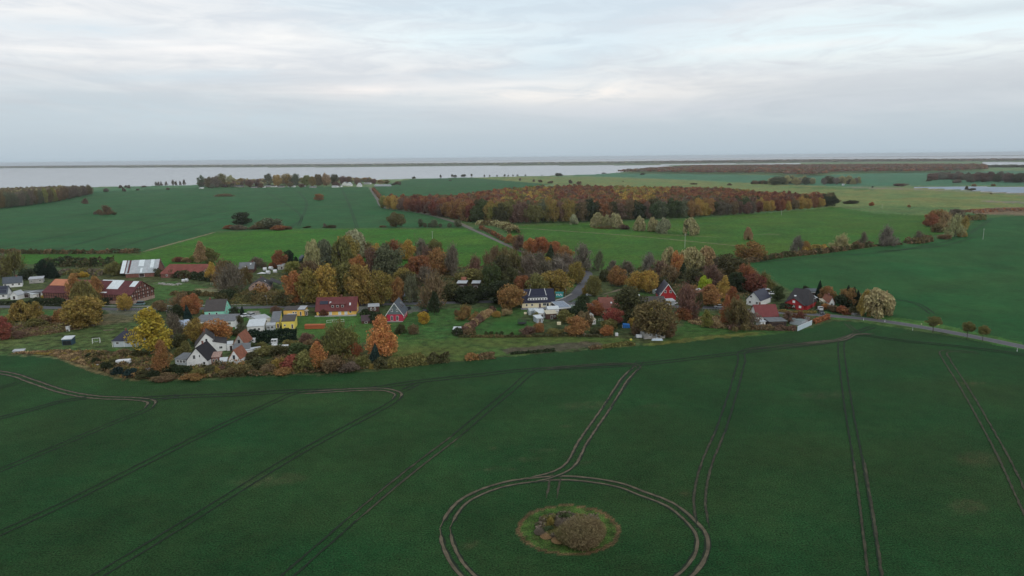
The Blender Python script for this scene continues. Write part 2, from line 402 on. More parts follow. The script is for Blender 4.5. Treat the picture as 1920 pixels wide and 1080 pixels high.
def gnoise(scale, det, rough=.6, vec=None):
    n = N.new('ShaderNodeTexNoise'); n.inputs['Scale'].default_value = scale; n.inputs['Detail'].default_value = det; n.inputs['Roughness'].default_value = rough
    L.new(vec or tcn.outputs['Position'], n.inputs['Vector']); return n.outputs['Fac']
def gmap(x, a, b_, c, d):
    m = N.new('ShaderNodeMapRange'); m.inputs['From Min'].default_value = a; m.inputs['From Max'].default_value = b_
    for k, v in (('To Min', c), ('To Max', d)):
        if isinstance(v, float): m.inputs[k].default_value = v
        else: L.new(v, m.inputs[k])
    L.new(x, m.inputs['Value']); return m.outputs[0]
def gmath(op, x, y):
    m = N.new('ShaderNodeMath'); m.operation = op
    for i, v in enumerate((x, y)):
        if isinstance(v, (int, float)): m.inputs[i].default_value = v
        else: L.new(v, m.inputs[i])
    return m.outputs[0]
nf = gnoise(2.9, 5, .75)       # plants
nm = gnoise(.28, 5, .65)        # tussocks
nl = gnoise(.045, 4)            # patches
f1 = gmap(nf, .36, .64, .15, 1.9)
lo = gmath('SUBTRACT', .94, gmath('MULTIPLY', att.outputs['Alpha'], .85))
hi = gmath('ADD', 1.06, gmath('MULTIPLY', att.outputs['Alpha'], .85))
f2 = gmap(nm, .36, .64, lo, hi)
f3 = gmap(nl, .3, .7, .84, 1.16)
f = gmath('MULTIPLY', gmath('MULTIPLY', f1, f2), f3)
vs = N.new('ShaderNodeVectorMath'); vs.operation = 'SCALE'; L.new(att.outputs['Color'], vs.inputs[0]); L.new(f, vs.inputs['Scale'])
# rough ground: brown tufts in the green
nb = gnoise(.6, 4, .7)
bf = gmath('MULTIPLY', gmap(nb, .48, .62, 0.0, 1.0), gmath('MULTIPLY', att.outputs['Alpha'], .55))
mx = N.new('ShaderNodeMix'); mx.data_type = 'RGBA'; L.new(bf, mx.inputs[0]); L.new(vs.outputs[0], mx.inputs[6]); mx.inputs[7].default_value = (.11, .085, .04, 1)
L.new(mx.outputs[2], b.inputs['Base Color'])
b.inputs['Roughness'].default_value = .9; b.inputs['Specular IOR Level'].default_value = .04
b.inputs['Sheen Weight'].default_value = .055; b.inputs['Sheen Roughness'].default_value = .5; b.inputs['Sheen Tint'].default_value = (.45, .8, .45, 1)
bp = N.new('ShaderNodeBump'); bp.inputs['Strength'].default_value = 1.0; bp.inputs['Distance'].default_value = .35
L.new(nf, bp.inputs['Height']); L.new(bp.outputs[0], b.inputs['Normal'])
me.materials.append(gm)
tag(link('ground', me), kind='structure')

# ------------------------------------------------------------------ water
wmat, nt, b = newmat('water')
N = nt.nodes; L = nt.links
b.inputs['Base Color'].default_value = (.26, .28, .30, 1); b.inputs['Roughness'].default_value = .22; b.inputs['IOR'].default_value = 1.33
g_ = N.new('ShaderNodeNewGeometry'); n_ = N.new('ShaderNodeTexNoise'); n_.inputs['Scale'].default_value = .12; n_.inputs['Detail'].default_value = 6
L.new(g_.outputs['Position'], n_.inputs['Vector'])
bp = N.new('ShaderNodeBump'); bp.inputs['Strength'].default_value = .5; bp.inputs['Distance'].default_value = .6
L.new(n_.outputs['Fac'], bp.inputs['Height']); L.new(bp.outputs[0], b.inputs['Normal'])
w = MB(); n = 240; r_ = 18200
vs = [(r_ * math.sin(t), r_ * math.cos(t), -.6) for t in [R(-75 + 150 * k / n) for k in range(n + 1)]]
vs2 = [(v[0] * .06, v[1] * .06, -.6) for v in vs]
w.add(vs + vs2, [(k + 1, k, n + 1 + k, n + 2 + k) for k in range(n)])
tag(w.build('water', wmat), kind='structure')

fl = MB(); fp = [P(*q) for q in [(1700, 350.4), (1790, 349.6), (1920, 350.6), (2040, 352), (2040, 362.4), (1920, 361), (1870, 359.4), (1800, 354.6), (1742, 352.3)]]
fl.add([(q.x, q.y, -.4) for q in fp], [tuple(range(len(fp)))[::-1]])
tag(fl.build('flooded_meadow', surf('shallow_flood', (.22, .29, .36), .55, .25, .02, spec=.2)), kind='structure')

# ------------------------------------------------------------------ ribbons: roads, paths, wheel tracks
def crom(pts, step):
    out = []
    p = [Vector(a) for a in pts]; p = [p[0] * 2 - p[1]] + p + [p[-1] * 2 - p[-2]]
    for i in range(1, len(p) - 2):
        a, b_, c, d = p[i - 1], p[i], p[i + 1], p[i + 2]
        n = max(2, int((c - b_).length / step))
        for k in range(n):
            t = k / n
            out.append(.5 * ((2 * b_) + (c - a) * t + (2 * a - 5 * b_ + 4 * c - d) * t * t + (3 * b_ - a - 3 * c + d) * t ** 3))
    out.append(p[-2]); return out
def ribbon(name, pts, width, z, mat, off=0.0, step=3.0, jit=0.0, px=True, kind='structure', closed=False):
    g = [P(*a) for a in pts] if px else [Vector(a) for a in pts]
    c = crom(g, step); m = MB(); vs = []
    for i, q in enumerate(c):
        d = (c[min(i + 1, len(c) - 1)] - c[max(i - 1, 0)]); d.z = 0; d.normalize()
        nrm = Vector((-d.y, d.x, 0))
        wl_ = width / 2 * (1 + random.uniform(-jit, jit)); wr_ = width / 2 * (1 + random.uniform(-jit, jit))
        if jit and (i < 3 or i > len(c) - 4): wl_ *= .3; wr_ *= .3
        vs += [q + nrm * (off + wl_) + Vector((0, 0, z)), q + nrm * (off - wr_) + Vector((0, 0, z))]
    m.add(vs, [(2 * i, 2 * i + 1, 2 * i + 3, 2 * i + 2) for i in range(len(c) - 1)])
    o = m.build(name, mat)
    return tag(o, kind=kind)
ASPH = surf('asphalt', (.10, .10, .11), .85, .18, .5)
ASPHL = surf('pavement', (.34, .33, .31), .9, .15, 1)
GRAV = surf('gravel', (.19, .17, .14), .95, .3, .8)
MARK = surf('kerb_stone', (.22, .21, .19), .9, .1, 2)
main = [(-300, 576), (0, 575), (120, 577.5), (250, 580), (340, 579), (430, 577.5), (600, 573.5), (700, 571), (800, 568.5), (900, 566), (970, 566), (1060, 569), (1150, 572), (1230, 574), (1310, 576), (1360, 578.5), (1430, 584), (1500, 588), (1555, 592), (1640, 600), (1760, 619), (1920, 651), (2200, 715)]
ribbon('road', main, 5.6, .04, ASPH)
ribbon('pavement', [(x, y - 5.5) for x, y in main[1:11]], 1.5, .12, ASPHL)
ribbon('road_edge', main[13:], .35, .05, MARK, off=2.65); ribbon('road_edge', main[13:], .35, .05, MARK, off=-2.65)
nroad = [(1040, 569), (1062, 562), (1082, 549), (1094, 532), (1101, 517), (1098, 510), (1080, 505), (1040, 494), (1000, 480), (960, 464), (925, 448), (885, 430), (850, 416), (790, 400), (720, 389), (706, 372), (693, 352)]
ribbon('road', nroad[:8], 6.2, .06, ASPH); ribbon('road', nroad[7:], 4.0, .06, surf('old_asphalt', (.14, .125, .11), .9, .2, .3))
ribbon('road_verge', [(885, 428), (850, 414), (790, 398), (722, 387), (708, 371), (696, 352)], 5, .03, surf('verge', (.15, .14, .085), .95, .3, .2))
ribbon('pavement', [(1036, 565), (1056, 559), (1072, 551)], 1.3, .1, ASPHL)
ribbon('path', [(268, 472), (405, 435)], 3.0, .03, surf('dry_grass', (.20, .17, .09), .95, .3, .2), jit=.3)
ribbon('path', [(960, 428), (1010, 430), (1170, 441), (1300, 453), (1395, 462)], 2.5, .03, MATS['dry_grass'], jit=.6)
ribbon('path', [(1200, 438), (1290, 442), (1360, 446)], 1.6, .03, MATS['dry_grass'], jit=.6)
ribbon('path', [(1405, 440), (1450, 439), (1462, 441)], 2.6, .03, MATS['dry_grass'], jit=.5)
ribbon('path', [(1400, 350), (1500, 350), (1600, 351), (1700, 354), (1800, 360), (1920, 364)], 6, .03, MATS['dry_grass'], jit=.6)
ribbon('path', [(286, 532), (330, 535), (345, 531)], 2.2, .03, GRAV, jit=.2)
ribbon('path', [(1130, 552), (1180, 540), (1230, 535)], 2.5, .03, surf('dry_soil', (.17, .13, .09), .95, .3, .3), jit=.3)
ribbon('driveway', [(318, 578), (322, 590), (330, 602), (338, 612)], 4, .03, surf('gravel_light', (.26, .25, .24), .9, .2, .5))
# wheel tracks in the crop: every tramline is a pair of ruts
RUT_SHADE = surf('rut_shade', (.011, .022, .010), .95, .35, .4)  # crop shade in the ruts, painted as a flat dark colour
RUTS = surf('rut_soil', (.105, .085, .055), .95, .45, .5)
RUTM = surf('rut_half_green', (.046, .044, .026), .95, .6, .35)
def tram(pts, mat=RUT_SHADE, gap=1.9, wd=.52, z=.03):
    for s in (-1, 1):
        if mat is RUTS: ribbon('wheel_track', pts, wd + .5, z * 2 - .001, RUT_SHADE, off=s * gap / 2 + .12, step=.9, jit=.35)  # wider dark band, shifted sideways: painted shade of the rut sides
        ribbon('wheel_track', pts, max(wd, .46), z * 2, mat, off=s * gap / 2, step=.9, jit=.5)
# ring round the pond island
cc = [(834, 990), (850, 960), (880, 933), (942, 909), (1018, 898), (1078, 897), (1155, 908), (1203, 925), (1256, 946), (1295, 977), (1317, 1008), (1312, 1044), (1281, 1082), (1215, 1118), (1100, 1145), (960, 1130), (893, 1092), (860, 1060), (840, 1022), (834, 990)]
g = [P(*a) for a in cc]
ribbon('wheel_track', g, 1.05, .052, RUT_SHADE, off=.83, step=1.0, jit=.3, px=False); ribbon('wheel_track', g, .95, .054, RUT_SHADE, off=-1.07, step=1.0, jit=.3, px=False); ribbon('wheel_track', g, .62, .058, RUTS, off=.95, step=1.2, jit=.3, px=False); ribbon('wheel_track', g, .52, .060, RUTS, off=-.95, step=1.2, jit=.3, px=False)
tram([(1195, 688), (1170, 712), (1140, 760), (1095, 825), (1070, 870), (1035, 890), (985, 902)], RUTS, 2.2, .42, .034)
tram([(1202, 675), (1190, 692), (1168, 722), (1135, 768)], RUT_SHADE, 2.2, .4, .036)
tram([(1350, 810), (1325, 870), (1312, 930), (1316, 980)], RUTM, 2.3, .4, .0385)
tram([(1045, 888), (1040, 905), (1034, 935)], RUTM, 2.2, .5, .032)
tram([(1500, 640), (1400, 657), (1390, 680), (1373, 740), (1350, 810), (1325, 870), (1312, 930), (1318, 990)], RUT_SHADE, 2.3, .55, .037)
tram([(1400, 657), (1430, 653), (1500, 646), (1560, 640), (1600, 628)], RUTM, 1.9, .6, .038)
tram([(-40, 694), (20, 703), (60, 715), (120, 735), (180, 745), (250, 748), (283, 753), (275, 768), (220, 790), (120, 832), (0, 882), (-100, 920)], RUT_SHADE, 2.0, .42)
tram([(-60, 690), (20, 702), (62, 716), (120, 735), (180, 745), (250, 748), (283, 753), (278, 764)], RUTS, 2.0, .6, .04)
tram([(50, 712), (36, 716), (20, 722), (-60, 742)], RUT_SHADE, 2, .35, .042)
tram([(180, 745), (120, 752), (60, 768), (-60, 800)], RUT_SHADE, 2, .8, .043)
tram([(250, 748), (330, 744), (440, 740), (560, 733), (680, 730), (780, 716), (900, 703), (1000, 693), (1200, 683), (1400, 660), (1560, 641)], RUT_SHADE, 2.4, .72, .044)
tram([(290, 752), (350, 737)], RUT_SHADE, 2, .7, .045)
tram([(640, 730), (720, 731), (748, 740), (735, 755), (690, 780), (560, 850), (430, 930), (300, 1010), (200, 1070), (100, 1130)], RUT_SHADE, 2.0, .42, .046)
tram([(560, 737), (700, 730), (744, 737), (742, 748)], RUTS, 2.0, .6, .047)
tram([(620, 731), (560, 735), (500, 760), (380, 815), (240, 885), (120, 945), (0, 1000), (-120, 1050)], RUT_SHADE, 2.0, .42, .048)
tram([(790, 716), (752, 735)], RUT_SHADE, 1.8, .7, .049)
tram([(1180, 683), (1120, 685), (1040, 690), (1000, 697), (960, 730), (900, 780), (840, 830), (760, 890), (700, 940), (620, 1010), (540, 1080), (480, 1140)], RUT_SHADE, 2.1, .42, .05)
tram([(860, 815), (800, 860), (740, 908), (660, 975)], RUTM, 2.1, .3, .052)
tram([(1010, 693), (1060, 688), (1150, 682), (1190, 684), (1200, 694)], RUTM, 1.5, .3, .053)
tram([(1620, 628), (1585, 636), (1577, 650), (1582, 700), (1592, 770), (1606, 850), (1622, 950), (1640, 1080), (1650, 1150)], RUT_SHADE, 2.0, .40, .054)
tram([(1610, 860), (1625, 960), (1642, 1090)], RUTM, 2.2, .3, .055)
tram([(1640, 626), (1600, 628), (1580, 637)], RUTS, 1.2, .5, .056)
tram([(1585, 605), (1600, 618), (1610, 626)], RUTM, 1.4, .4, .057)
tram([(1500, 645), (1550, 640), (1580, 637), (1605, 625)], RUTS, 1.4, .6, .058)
tram([(1610, 627), (1700, 640), (1800, 650), (1960, 672), (2100, 700)], RUT_SHADE, 2.4, .7, .059)
tram([(1850, 664), (1800, 659), (1770, 660), (1775, 675), (1810, 730), (1850, 800), (1885, 865), (1930, 960), (1990, 1080)], RUTM, 2.2, .4, .06)
tram([(1600, 625), (1640, 612)], RUT_SHADE, 2, .8, .061)
for pts in [[(1860, 410), (1800, 445), (1680, 470), (1560, 480), (1420, 492)], [(1670, 560), (1720, 570), (1750, 590)], [(1830, 444), (1760, 462), (1640, 472)]]:
    tram(pts, RUT_SHADE, 2, .6, .05)
for pts in [[(560, 360), (575, 380), (560, 425)], [(640, 352), (655, 385), (670, 428)], [(500, 360), (560, 400), (545, 428)], [(100, 470), (260, 430), (480, 385)], [(0, 430), (200, 395), (420, 368)], [(200, 470), (360, 425), (520, 385)], [(0, 465), (200, 425), (440, 378)]]:
    tram(pts, RUT_SHADE, 2.2, .7, .05)

# ------------------------------------------------------------------ foliage prototypes
def rnd_dir(n):
    v = rng.normal(size=(n, 3)); return v / np.linalg.norm(v, axis=1, keepdims=True)
def leaf_quads(c, outw, size, aspect=1.0, along=None, bias=.7):
    """quads centred on c, normals leaning outwards; along = long axis direction"""
    n = len(c)
    nrm = rnd_dir(n) + outw * bias; nrm /= np.linalg.norm(nrm, axis=1, keepdims=True) + 1e-9
    a = rnd_dir(n) if along is None else along + .25 * rnd_dir(n)
    u = a - nrm * np.sum(a * nrm, 1, keepdims=True); u /= np.linalg.norm(u, axis=1, keepdims=True) + 1e-9
    v = np.cross(nrm, u)
    s = (size * np.exp(rng.normal(0, .3, n)))[:, None] * .5
    u = u * s * aspect; v = v * s
    k = rng.uniform(.6, 1, (n, 4, 1))
    return np.stack([c - u - v * .5, c + u * .4 - v, c + u + v * .5, c - u * .3 + v], 1) * 1.0, k
def crown(style, nl, size):
    pts = []; out = []
    def lobe(cx, cy, cz, rx, rz, n):
        d = rnd_dir(n); r = rng.uniform(.72, 1.02, n)[:, None]
        p = d * r * np.array([rx, rx, rz]) + np.array([cx, cy, cz]); pts.append(p); out.append(d)
    along = None; asp = 1.2
    if style == 'round':
        K = 38
        for i in range(K):
            d = rnd_dir(1)[0]; rr = rng.uniform(.26, .40) if i > 8 else rng.uniform(.05, .2); d[2] = d[2] * .95
            lobe(d[0] * rr, d[1] * rr, .46 + d[2] * (.38 if i > 8 else .2), rng.uniform(.09, .16), rng.uniform(.08, .13), nl // K)
    elif style == 'upright':
        K = 38
        for i in range(K):
            z = .05 + .88 * ((i + rng.uniform(0, 1)) / K); prof = (math.sin(math.pi * min(1, z * .92 + .12)) ** .6) * (1.08 - .62 * z)
            t = rng.uniform(0, 2 * math.pi); rr = rng.uniform(.12, .32) * prof
            lobe(math.cos(t) * rr, math.sin(t) * rr, z, .05 + .13 * prof, .09, nl // K)
    elif style == 'willow':
        K = 30
        for i in range(K):
            d = rnd_dir(1)[0]; d[2] = abs(d[2]) * 1.1 - .15; rr = rng.uniform(.24, .36)
            lobe(d[0] * rr, d[1] * rr, .34 + d[2] * .46, rng.uniform(.09, .15), rng.uniform(.14, .2), nl // K)
        along = 'down'; asp = 2.2
    elif style == 'loose':
        K = 34                                                    # sheaves of twigs on rising branches, thin foliage
        for i in range(K):
            t = rng.uniform(0, 2 * math.pi); el = rng.uniform(.05, 1.5); L_ = rng.uniform(.75, 1.0)
            tip = np.array([math.cos(t) * math.cos(el) * .5, math.sin(t) * math.cos(el) * .5, .25 + math.sin(el) * .75]) * np.array([L_, L_, 1])
            tip[2] = .22 + (tip[2] - .22) * L_
            root = np.array([0, 0, .15])
            n = nl // K; s = rng.uniform(.4, 1, n)[:, None] ** .7
            p = root + (tip - root) * s + rng.normal(0, .035, (n, 3)) * (.5 + s)
            pts.append(p); dd = p - np.array([0, 0, .3]); dd /= np.linalg.norm(dd, axis=1, keepdims=True); out.append(dd)
        along = 'out'; asp = 3.6
    elif style == 'thicket':                                      # dense brush of thin rising stems
        n = nl; t = rng.uniform(0, 2 * math.pi, n); r0 = np.sqrt(rng.uniform(0, 1, n)) * .36; z = rng.uniform(0, 1, n) ** .8
        top = np.sqrt(np.maximum(0, 1 - (r0 / .42) ** 2)) * (.8 + .2 * vnoise(np.cos(t) * r0 * 12 + 40, np.sin(t) * r0 * 12 + 40, 3))
        r = r0 + z * .13 * (r0 / .36); top = top * rng.uniform(.6, 1.15, n)
        p = np.stack([np.cos(t) * r, np.sin(t) * r, z * top], -1) + rng.normal(0, .012, (n, 3)); pts.append(p)
        out.append(np.stack([np.cos(t) * r0, np.sin(t) * r0, .9 + 0 * t], -1)); along = 'out'; asp = 7.0
    elif style == 'conifer':
        n = nl; z = 1 - rng.uniform(0, 1, n) ** .55; z = np.clip(z, 0.02, .99)
        t = rng.uniform(0, 2 * math.pi, n); tier = .78 + .22 * np.abs(np.sin(z * 30 + np.sin(t * 5)))
        rr = .5 * (1 - z) ** .85 * tier * rng.uniform(.65, 1, n)
        p = np.stack([np.cos(t) * rr, np.sin(t) * rr, z], -1); pts.append(p)
        out.append(np.stack([np.cos(t), np.sin(t), .5 + 0 * t], -1)); along = 'out'; asp = 1.8
    elif style == 'bush':
        K = 16
        for i in range(K):
            t = rng.uniform(0, 2 * math.pi); rr = rng.uniform(.05, .34)
            lobe(math.cos(t) * rr, math.sin(t) * rr, rng.uniform(.15, .72) * (1 - rr * .8), rng.uniform(.12, .2), rng.uniform(.18, .28), nl // K)
    p = np.concatenate(pts); o = np.concatenate(out)
    if style in ('round', 'upright', 'bush'): p = p + rng.normal(0, .016, p.shape) + o * np.abs(rng.normal(0, .02, (len(p), 1)))
    k = p[:, 2] > (.01 if style in ('bush', 'conifer') else .0)
    p = p[k]; o = o[k]
    al = None
    if along == 'down': al = np.tile([0, 0, -1.], (len(p), 1)) + o * .5
    if along == 'out': al = o + np.array([0, 0, .6 if style == 'loose' else -.3])
    q, _ = leaf_quads(p, o, size, asp, al)
    return q.reshape(-1, 3), len(p)
PROTO = {}
SPEC = {'round': (6500, .031, 7), 'upright': (5200, .030, 5), 'willow': (5200, .030, 5), 'loose': (4200, .017, 6), 'conifer': (3200, .04, 3), 'bush': (3200, .044, 7), 'thicket': (11000, .0085, 2)}
for st, (nl, sz, k) in SPEC.items():
    PROTO[st] = []
    for i in range(k):
        v, n = crown(st, nl, sz)
        v[:, 2] = np.maximum(v[:, 2] - (np.percentile(v[:, 2], 1.0) if st in ('round', 'willow', 'loose') else 0), .005)
        v *= np.array([1 / (np.percentile(np.abs(v[:, :2]), 99) * 2), 1 / (np.percentile(np.abs(v[:, :2]), 99) * 2), 1 / np.percentile(v[:, 2], 99.7)])
        PROTO[st].append(npmesh('crown_' + st, v, n, LEAF))
def trunk_mesh(seed, forks=7, low=.25):
    r = random.Random(seed); m = MB()
    top = Vector((r.uniform(-.03, .03), r.uniform(-.03, .03), .55))
    m.tube((0, 0, -.03), (0, 0, low), .026, .020); m.tube((0, 0, low), top, .020, .010); m.tube(top, (top.x * 1.5, top.y * 1.5, .93), .010, .002, 5)
    for i in range(forks):
        t = 2 * math.pi * i / forks + r.uniform(-.4, .4); z0 = r.uniform(low * .8, .6); el = r.uniform(.5, 1.1); L_ = r.uniform(.28, .42)
        a = Vector((0, 0, z0)); mid = a + Vector((math.cos(t) * math.cos(el), math.sin(t) * math.cos(el), math.sin(el))) * L_ * .6
        end = mid + Vector((math.cos(t + .3) * .6, math.sin(t + .3) * .6, .8)).normalized() * L_ * .55
        m.tube(a, mid, .011, .007, 5); m.tube(mid, end, .007, .002, 4)
    me = bpy.data.meshes.new('trunk'); me.from_pydata(m.v, [], m.f); me.materials.append(BARK); return me
TRUNKS = [trunk_mesh(i) for i in range(5)]
KIND = {'round': 'deciduous_tree', 'upright': 'birch_tree', 'willow': 'willow_tree', 'loose': 'bare_tree', 'conifer': 'conifer_tree', 'bush': 'bush', 'thicket': 'thicket'}
CATK = {'round': 'tree', 'upright': 'tree', 'willow': 'tree', 'loose': 'tree', 'conifer': 'tree', 'bush': 'bush', 'thicket': 'thicket'}
def tint(c, a=.12):
    k = random.uniform(1 - a, 1 + a); return (c[0] * k * random.uniform(.94, 1.06), c[1] * k * random.uniform(.96, 1.04), c[2] * k, 1)
USED = {}
def tree_at(pos, w, h, style, colr, label, group=None, cat=None, name=None, trunk=True, depth=None, lift=None):
    if label in USED and not group: print('DUPLICATE LABEL', label)
    USED[label] = 1
    me = random.choice(PROTO[style]); rz = random.uniform(0, 6.28)
    name = name or KIND[style]; cat = cat or CATK[style]
    if style in ('bush', 'thicket'):
        o = link(name, me, None, (pos.x, pos.y, pos.z)); o.rotation_euler = (0, 0, rz if depth is None else 0)
        o.scale = (w, depth or w, h); o.color = tint(colr); return tag(o, label, cat, group)
    e = empty(name, (pos.x, pos.y, pos.z), rz, label, cat, group)
    cb = {'round': .05, 'upright': .08, 'willow': .0, 'loose': .02, 'conifer': .02}[style]
    if lift is not None: cb = lift
    c = link('crown', me, e, (0, 0, cb * h)); c.scale = (w * random.uniform(.92, 1.1), w * random.uniform(.92, 1.1), h * (1 - cb)); c.rotation_euler = (random.uniform(-.07, .07), random.uniform(-.07, .07), 0); c.color = tint(colr)
    if trunk:
        t = link('trunk', random.choice(TRUNKS), e); k = min(w * 1.1, h) ; t.scale = (k * .9, k * .9, h)
    return e
# autumn palette (albedo)
PAL = {
 'orange': (.50, .22, .065), 'deep orange': (.44, .16, .06), 'pale orange': (.58, .28, .115), 'red': (.38, .11, .075), 'russet': (.34, .135, .055), 'dark red': (.24, .085, .052),
 'gold': (.50, .32, .055), 'yellow': (.46, .325, .06), 'lime yellow': (.36, .42, .05), 'olive': (.22, .20, .06), 'olive gold': (.34, .245, .055), 'brown': (.235, .16, .08), 'orange brown': (.37, .20, .065),
 'olive brown': (.20, .155, .06), 'dark olive': (.11, .105, .045), 'green': (.09, .125, .045), 'dark green': (.055, .075, .036), 'evergreen': (.024, .042, .028), 'blue green': (.035, .06, .055),
 'pale olive': (.40, .365, .19), 'pale grey green': (.36, .37, .23), 'grey brown': (.21, .17, .12), 'grey': (.25, .22, .17), 'grey green': (.16, .18, .10), 'reddish brown': (.23, .135, .095), 'pale brown': (.40, .28, .15), 'yellow green': (.26, .27, .06)}
for _k in PAL:
    if _k not in ('pale olive', 'pale grey green', 'pale orange', 'yellow', 'lime yellow', 'evergreen', 'blue green', 'pale brown'): PAL[_k] = tuple(v * .93 * .88 + .12 * .93 * (PAL[_k][0] * .4 + PAL[_k][1] * .5 + PAL[_k][2] * .1) for v in PAL[_k])
KW = {'round': 'broad leafy tree', 'upright': 'slender birch tree', 'willow': 'feathery willow tree', 'loose': 'thin bare tree', 'conifer': 'dark conifer', 'bush': 'bush', 'thicket': 'twiggy thicket'}
def T(px, py, w, h, st, colr, where, kw=None, **k):
    """tree at the photo pixel of its foot, crown width and height in photo pixels turned into metres"""
    s = mpp(px, py)
    c = colr if colr in ('evergreen',) else colr
    label = f"{colr} {kw or KW[st]} {where}"
    label = label.replace('evergreen dark conifer', 'dark evergreen conifer').replace('dark green dark conifer', 'dark green conifer').replace('green dark', 'dark')
    return tree_at(P(px, py), w * s * 1.05, h * s * 1.04, st, PAL[colr], label, **k)
def hedge(pts, width, h, colr, label, kind=None, name='hedge', cat='hedge', px=True, colr2=None, size=.5, dens=9, ragged=.35, group=None):
    """clipped or wild hedge along a ground line: leaf faces through a long rounded body"""
    g = [P(*a) for a in pts] if px else pts
    c = crom(g, 1.0); A = np.array([(q.x, q.y) for q in c])
    seg = np.linalg.norm(np.diff(A, axis=0), axis=1); Ltot = seg.sum()
    n = int(min(60000, Ltot * (width + 2 * h) * dens / (size / .5) ** 2))
    cum = np.concatenate([[0], np.cumsum(seg)]); s = rng.uniform(0, Ltot, n)
    x = np.interp(s, cum, A[:, 0]); y = np.interp(s, cum, A[:, 1])
    x2 = np.interp(np.minimum(s + .5, Ltot), cum, A[:, 0]); y2 = np.interp(np.minimum(s + .5, Ltot), cum, A[:, 1])
    dx = x2 - x; dy = y2 - y; l = np.hypot(dx, dy) + 1e-6; nx, ny = -dy / l, dx / l
    hh = h * (1 - ragged + 2 * ragged * vnoise(s / 2.3, s * 0, 5)) ; ww = width * (1 - ragged * .6 + ragged * 1.2 * vnoise(s / 3, s * 0 + 3, 9))
    th = rng.uniform(0, math.pi, n)
    ox = np.cos(th); oz = np.sin(th)
    sq = 1 / np.maximum(np.abs(ox), oz) ** .5 * rng.uniform(.7, 1.0, n)
    lx = ox * sq * ww / 2; lz = np.maximum(.03, oz * sq * hh)
    p = np.stack([x + nx * lx, y + ny * lx, lz], -1)
    org = p.mean(0); org[2] = 0; p -= org
    o3 = np.stack([nx * ox, ny * ox, oz], -1)
    q, _ = leaf_quads(p, o3, size, 1.2)
    v = q.reshape(-1, 3)
    if colr2:
        me = npmesh(name, v, len(p), LEAFA)
        at = me.color_attributes.new('leaf_colour', 'FLOAT_COLOR', 'POINT')
        k = (vnoise(s / 3.5, s * 0 + 1, 21) > .5)[:, None]
        cc_ = np.where(k, np.array(PAL[colr]), np.array(PAL[colr2])) * rng.uniform(.85, 1.15, (n, 1))
        cc_ = np.repeat(np.concatenate([cc_, np.ones((n, 1))], 1), 4, 0)
        at.data.foreach_set('color', cc_.astype(np.float32).ravel())
    else: me = npmesh(name, v, len(p), LEAF)
    o = link(name, me, None, tuple(org)); o.color = (*PAL[colr], 1)
    if kind: tag(o, label, None, None, kind)
    else: tag(o, label, cat, group)
    return o
def wood(name, label, poly, spacing, hr, pal, nl=220, leaf=.075, wr=(8, 12), top_only=True, seed=0, area_xy=None):
    """a far-off wood that reads as one mass: one object"""
    pts = [P(*a) for a in poly]; xs = [q.x for q in pts]; ys = [q.y for q in pts]
    gx = np.arange(min(xs), max(xs), spacing); gy = np.arange(min(ys), max(ys), spacing)
    X, Y = np.meshgrid(gx, gy); X = (X + rng.uniform(-.5, .5, X.shape) * spacing).ravel(); Y = (Y + rng.uniform(-.5, .5, Y.shape) * spacing).ravel()
    px, py = toPix(X, Y); k = inpoly(px, py, poly); X, Y, px, py = X[k], Y[k], px[k], py[k]
    n = len(X); print(name, 'trees', n, 'faces', n * nl)
    lib = []
    for i in range(6):
        K = 12; pp = []; oo = []
        for j in range(K):
            d = rnd_dir(1)[0]; d[2] = abs(d[2]); rr = rng.uniform(.2, .34); m_ = nl // K
            dd = rnd_dir(m_); dd[:, 2] = np.where(rng.uniform(size=m_) < .75, np.abs(dd[:, 2]), dd[:, 2])
            pp.append(dd * rng.uniform(.8, 1, m_)[:, None] * np.array([.2, .2, .12]) + np.array([d[0] * rr, d[1] * rr, .5 + d[2] * rr])); oo.append(dd)
        lib.append((np.concatenate(pp), np.concatenate(oo)))
    VV = []; CC = []
    for i in range(n):
        p, o = lib[i % 6]; w = rng.uniform(*wr); h = rng.uniform(*hr) * (1 + .18 * (float(vnoise(X[i:i+1] / 40, Y[i:i+1] / 40, 31)[0]) - .5)); t = rng.uniform(0, 6.28)
        ct, st = math.cos(t), math.sin(t)
        q, _ = leaf_quads(p, o, leaf, 1.1)
        q = q.reshape(-1, 3); q = np.stack([(q[:, 0] * ct - q[:, 1] * st) * w, (q[:, 0] * st + q[:, 1] * ct) * w, q[:, 2] * h * 1.05], -1)
        q += np.array([X[i], Y[i], 0]); VV.append(q)
        c = np.array(pal(px[i], py[i])) * rng.uniform(.8, 1.2); CC.append(np.tile(np.append(c, 1.0), (len(q), 1)))
    v = np.concatenate(VV); cc_ = np.concatenate(CC)
    me = npmesh(name, v, len(v) // 4, LEAFA)
    at = me.color_attributes.new('leaf_colour', 'FLOAT_COLOR', 'POINT'); at.data.foreach_set('color', cc_.astype(np.float32).ravel())
    return tag(link(name, me), label, None, None, 'stuff')
def pick(*names):
    return lambda x, y: PAL[random.choice(names)]

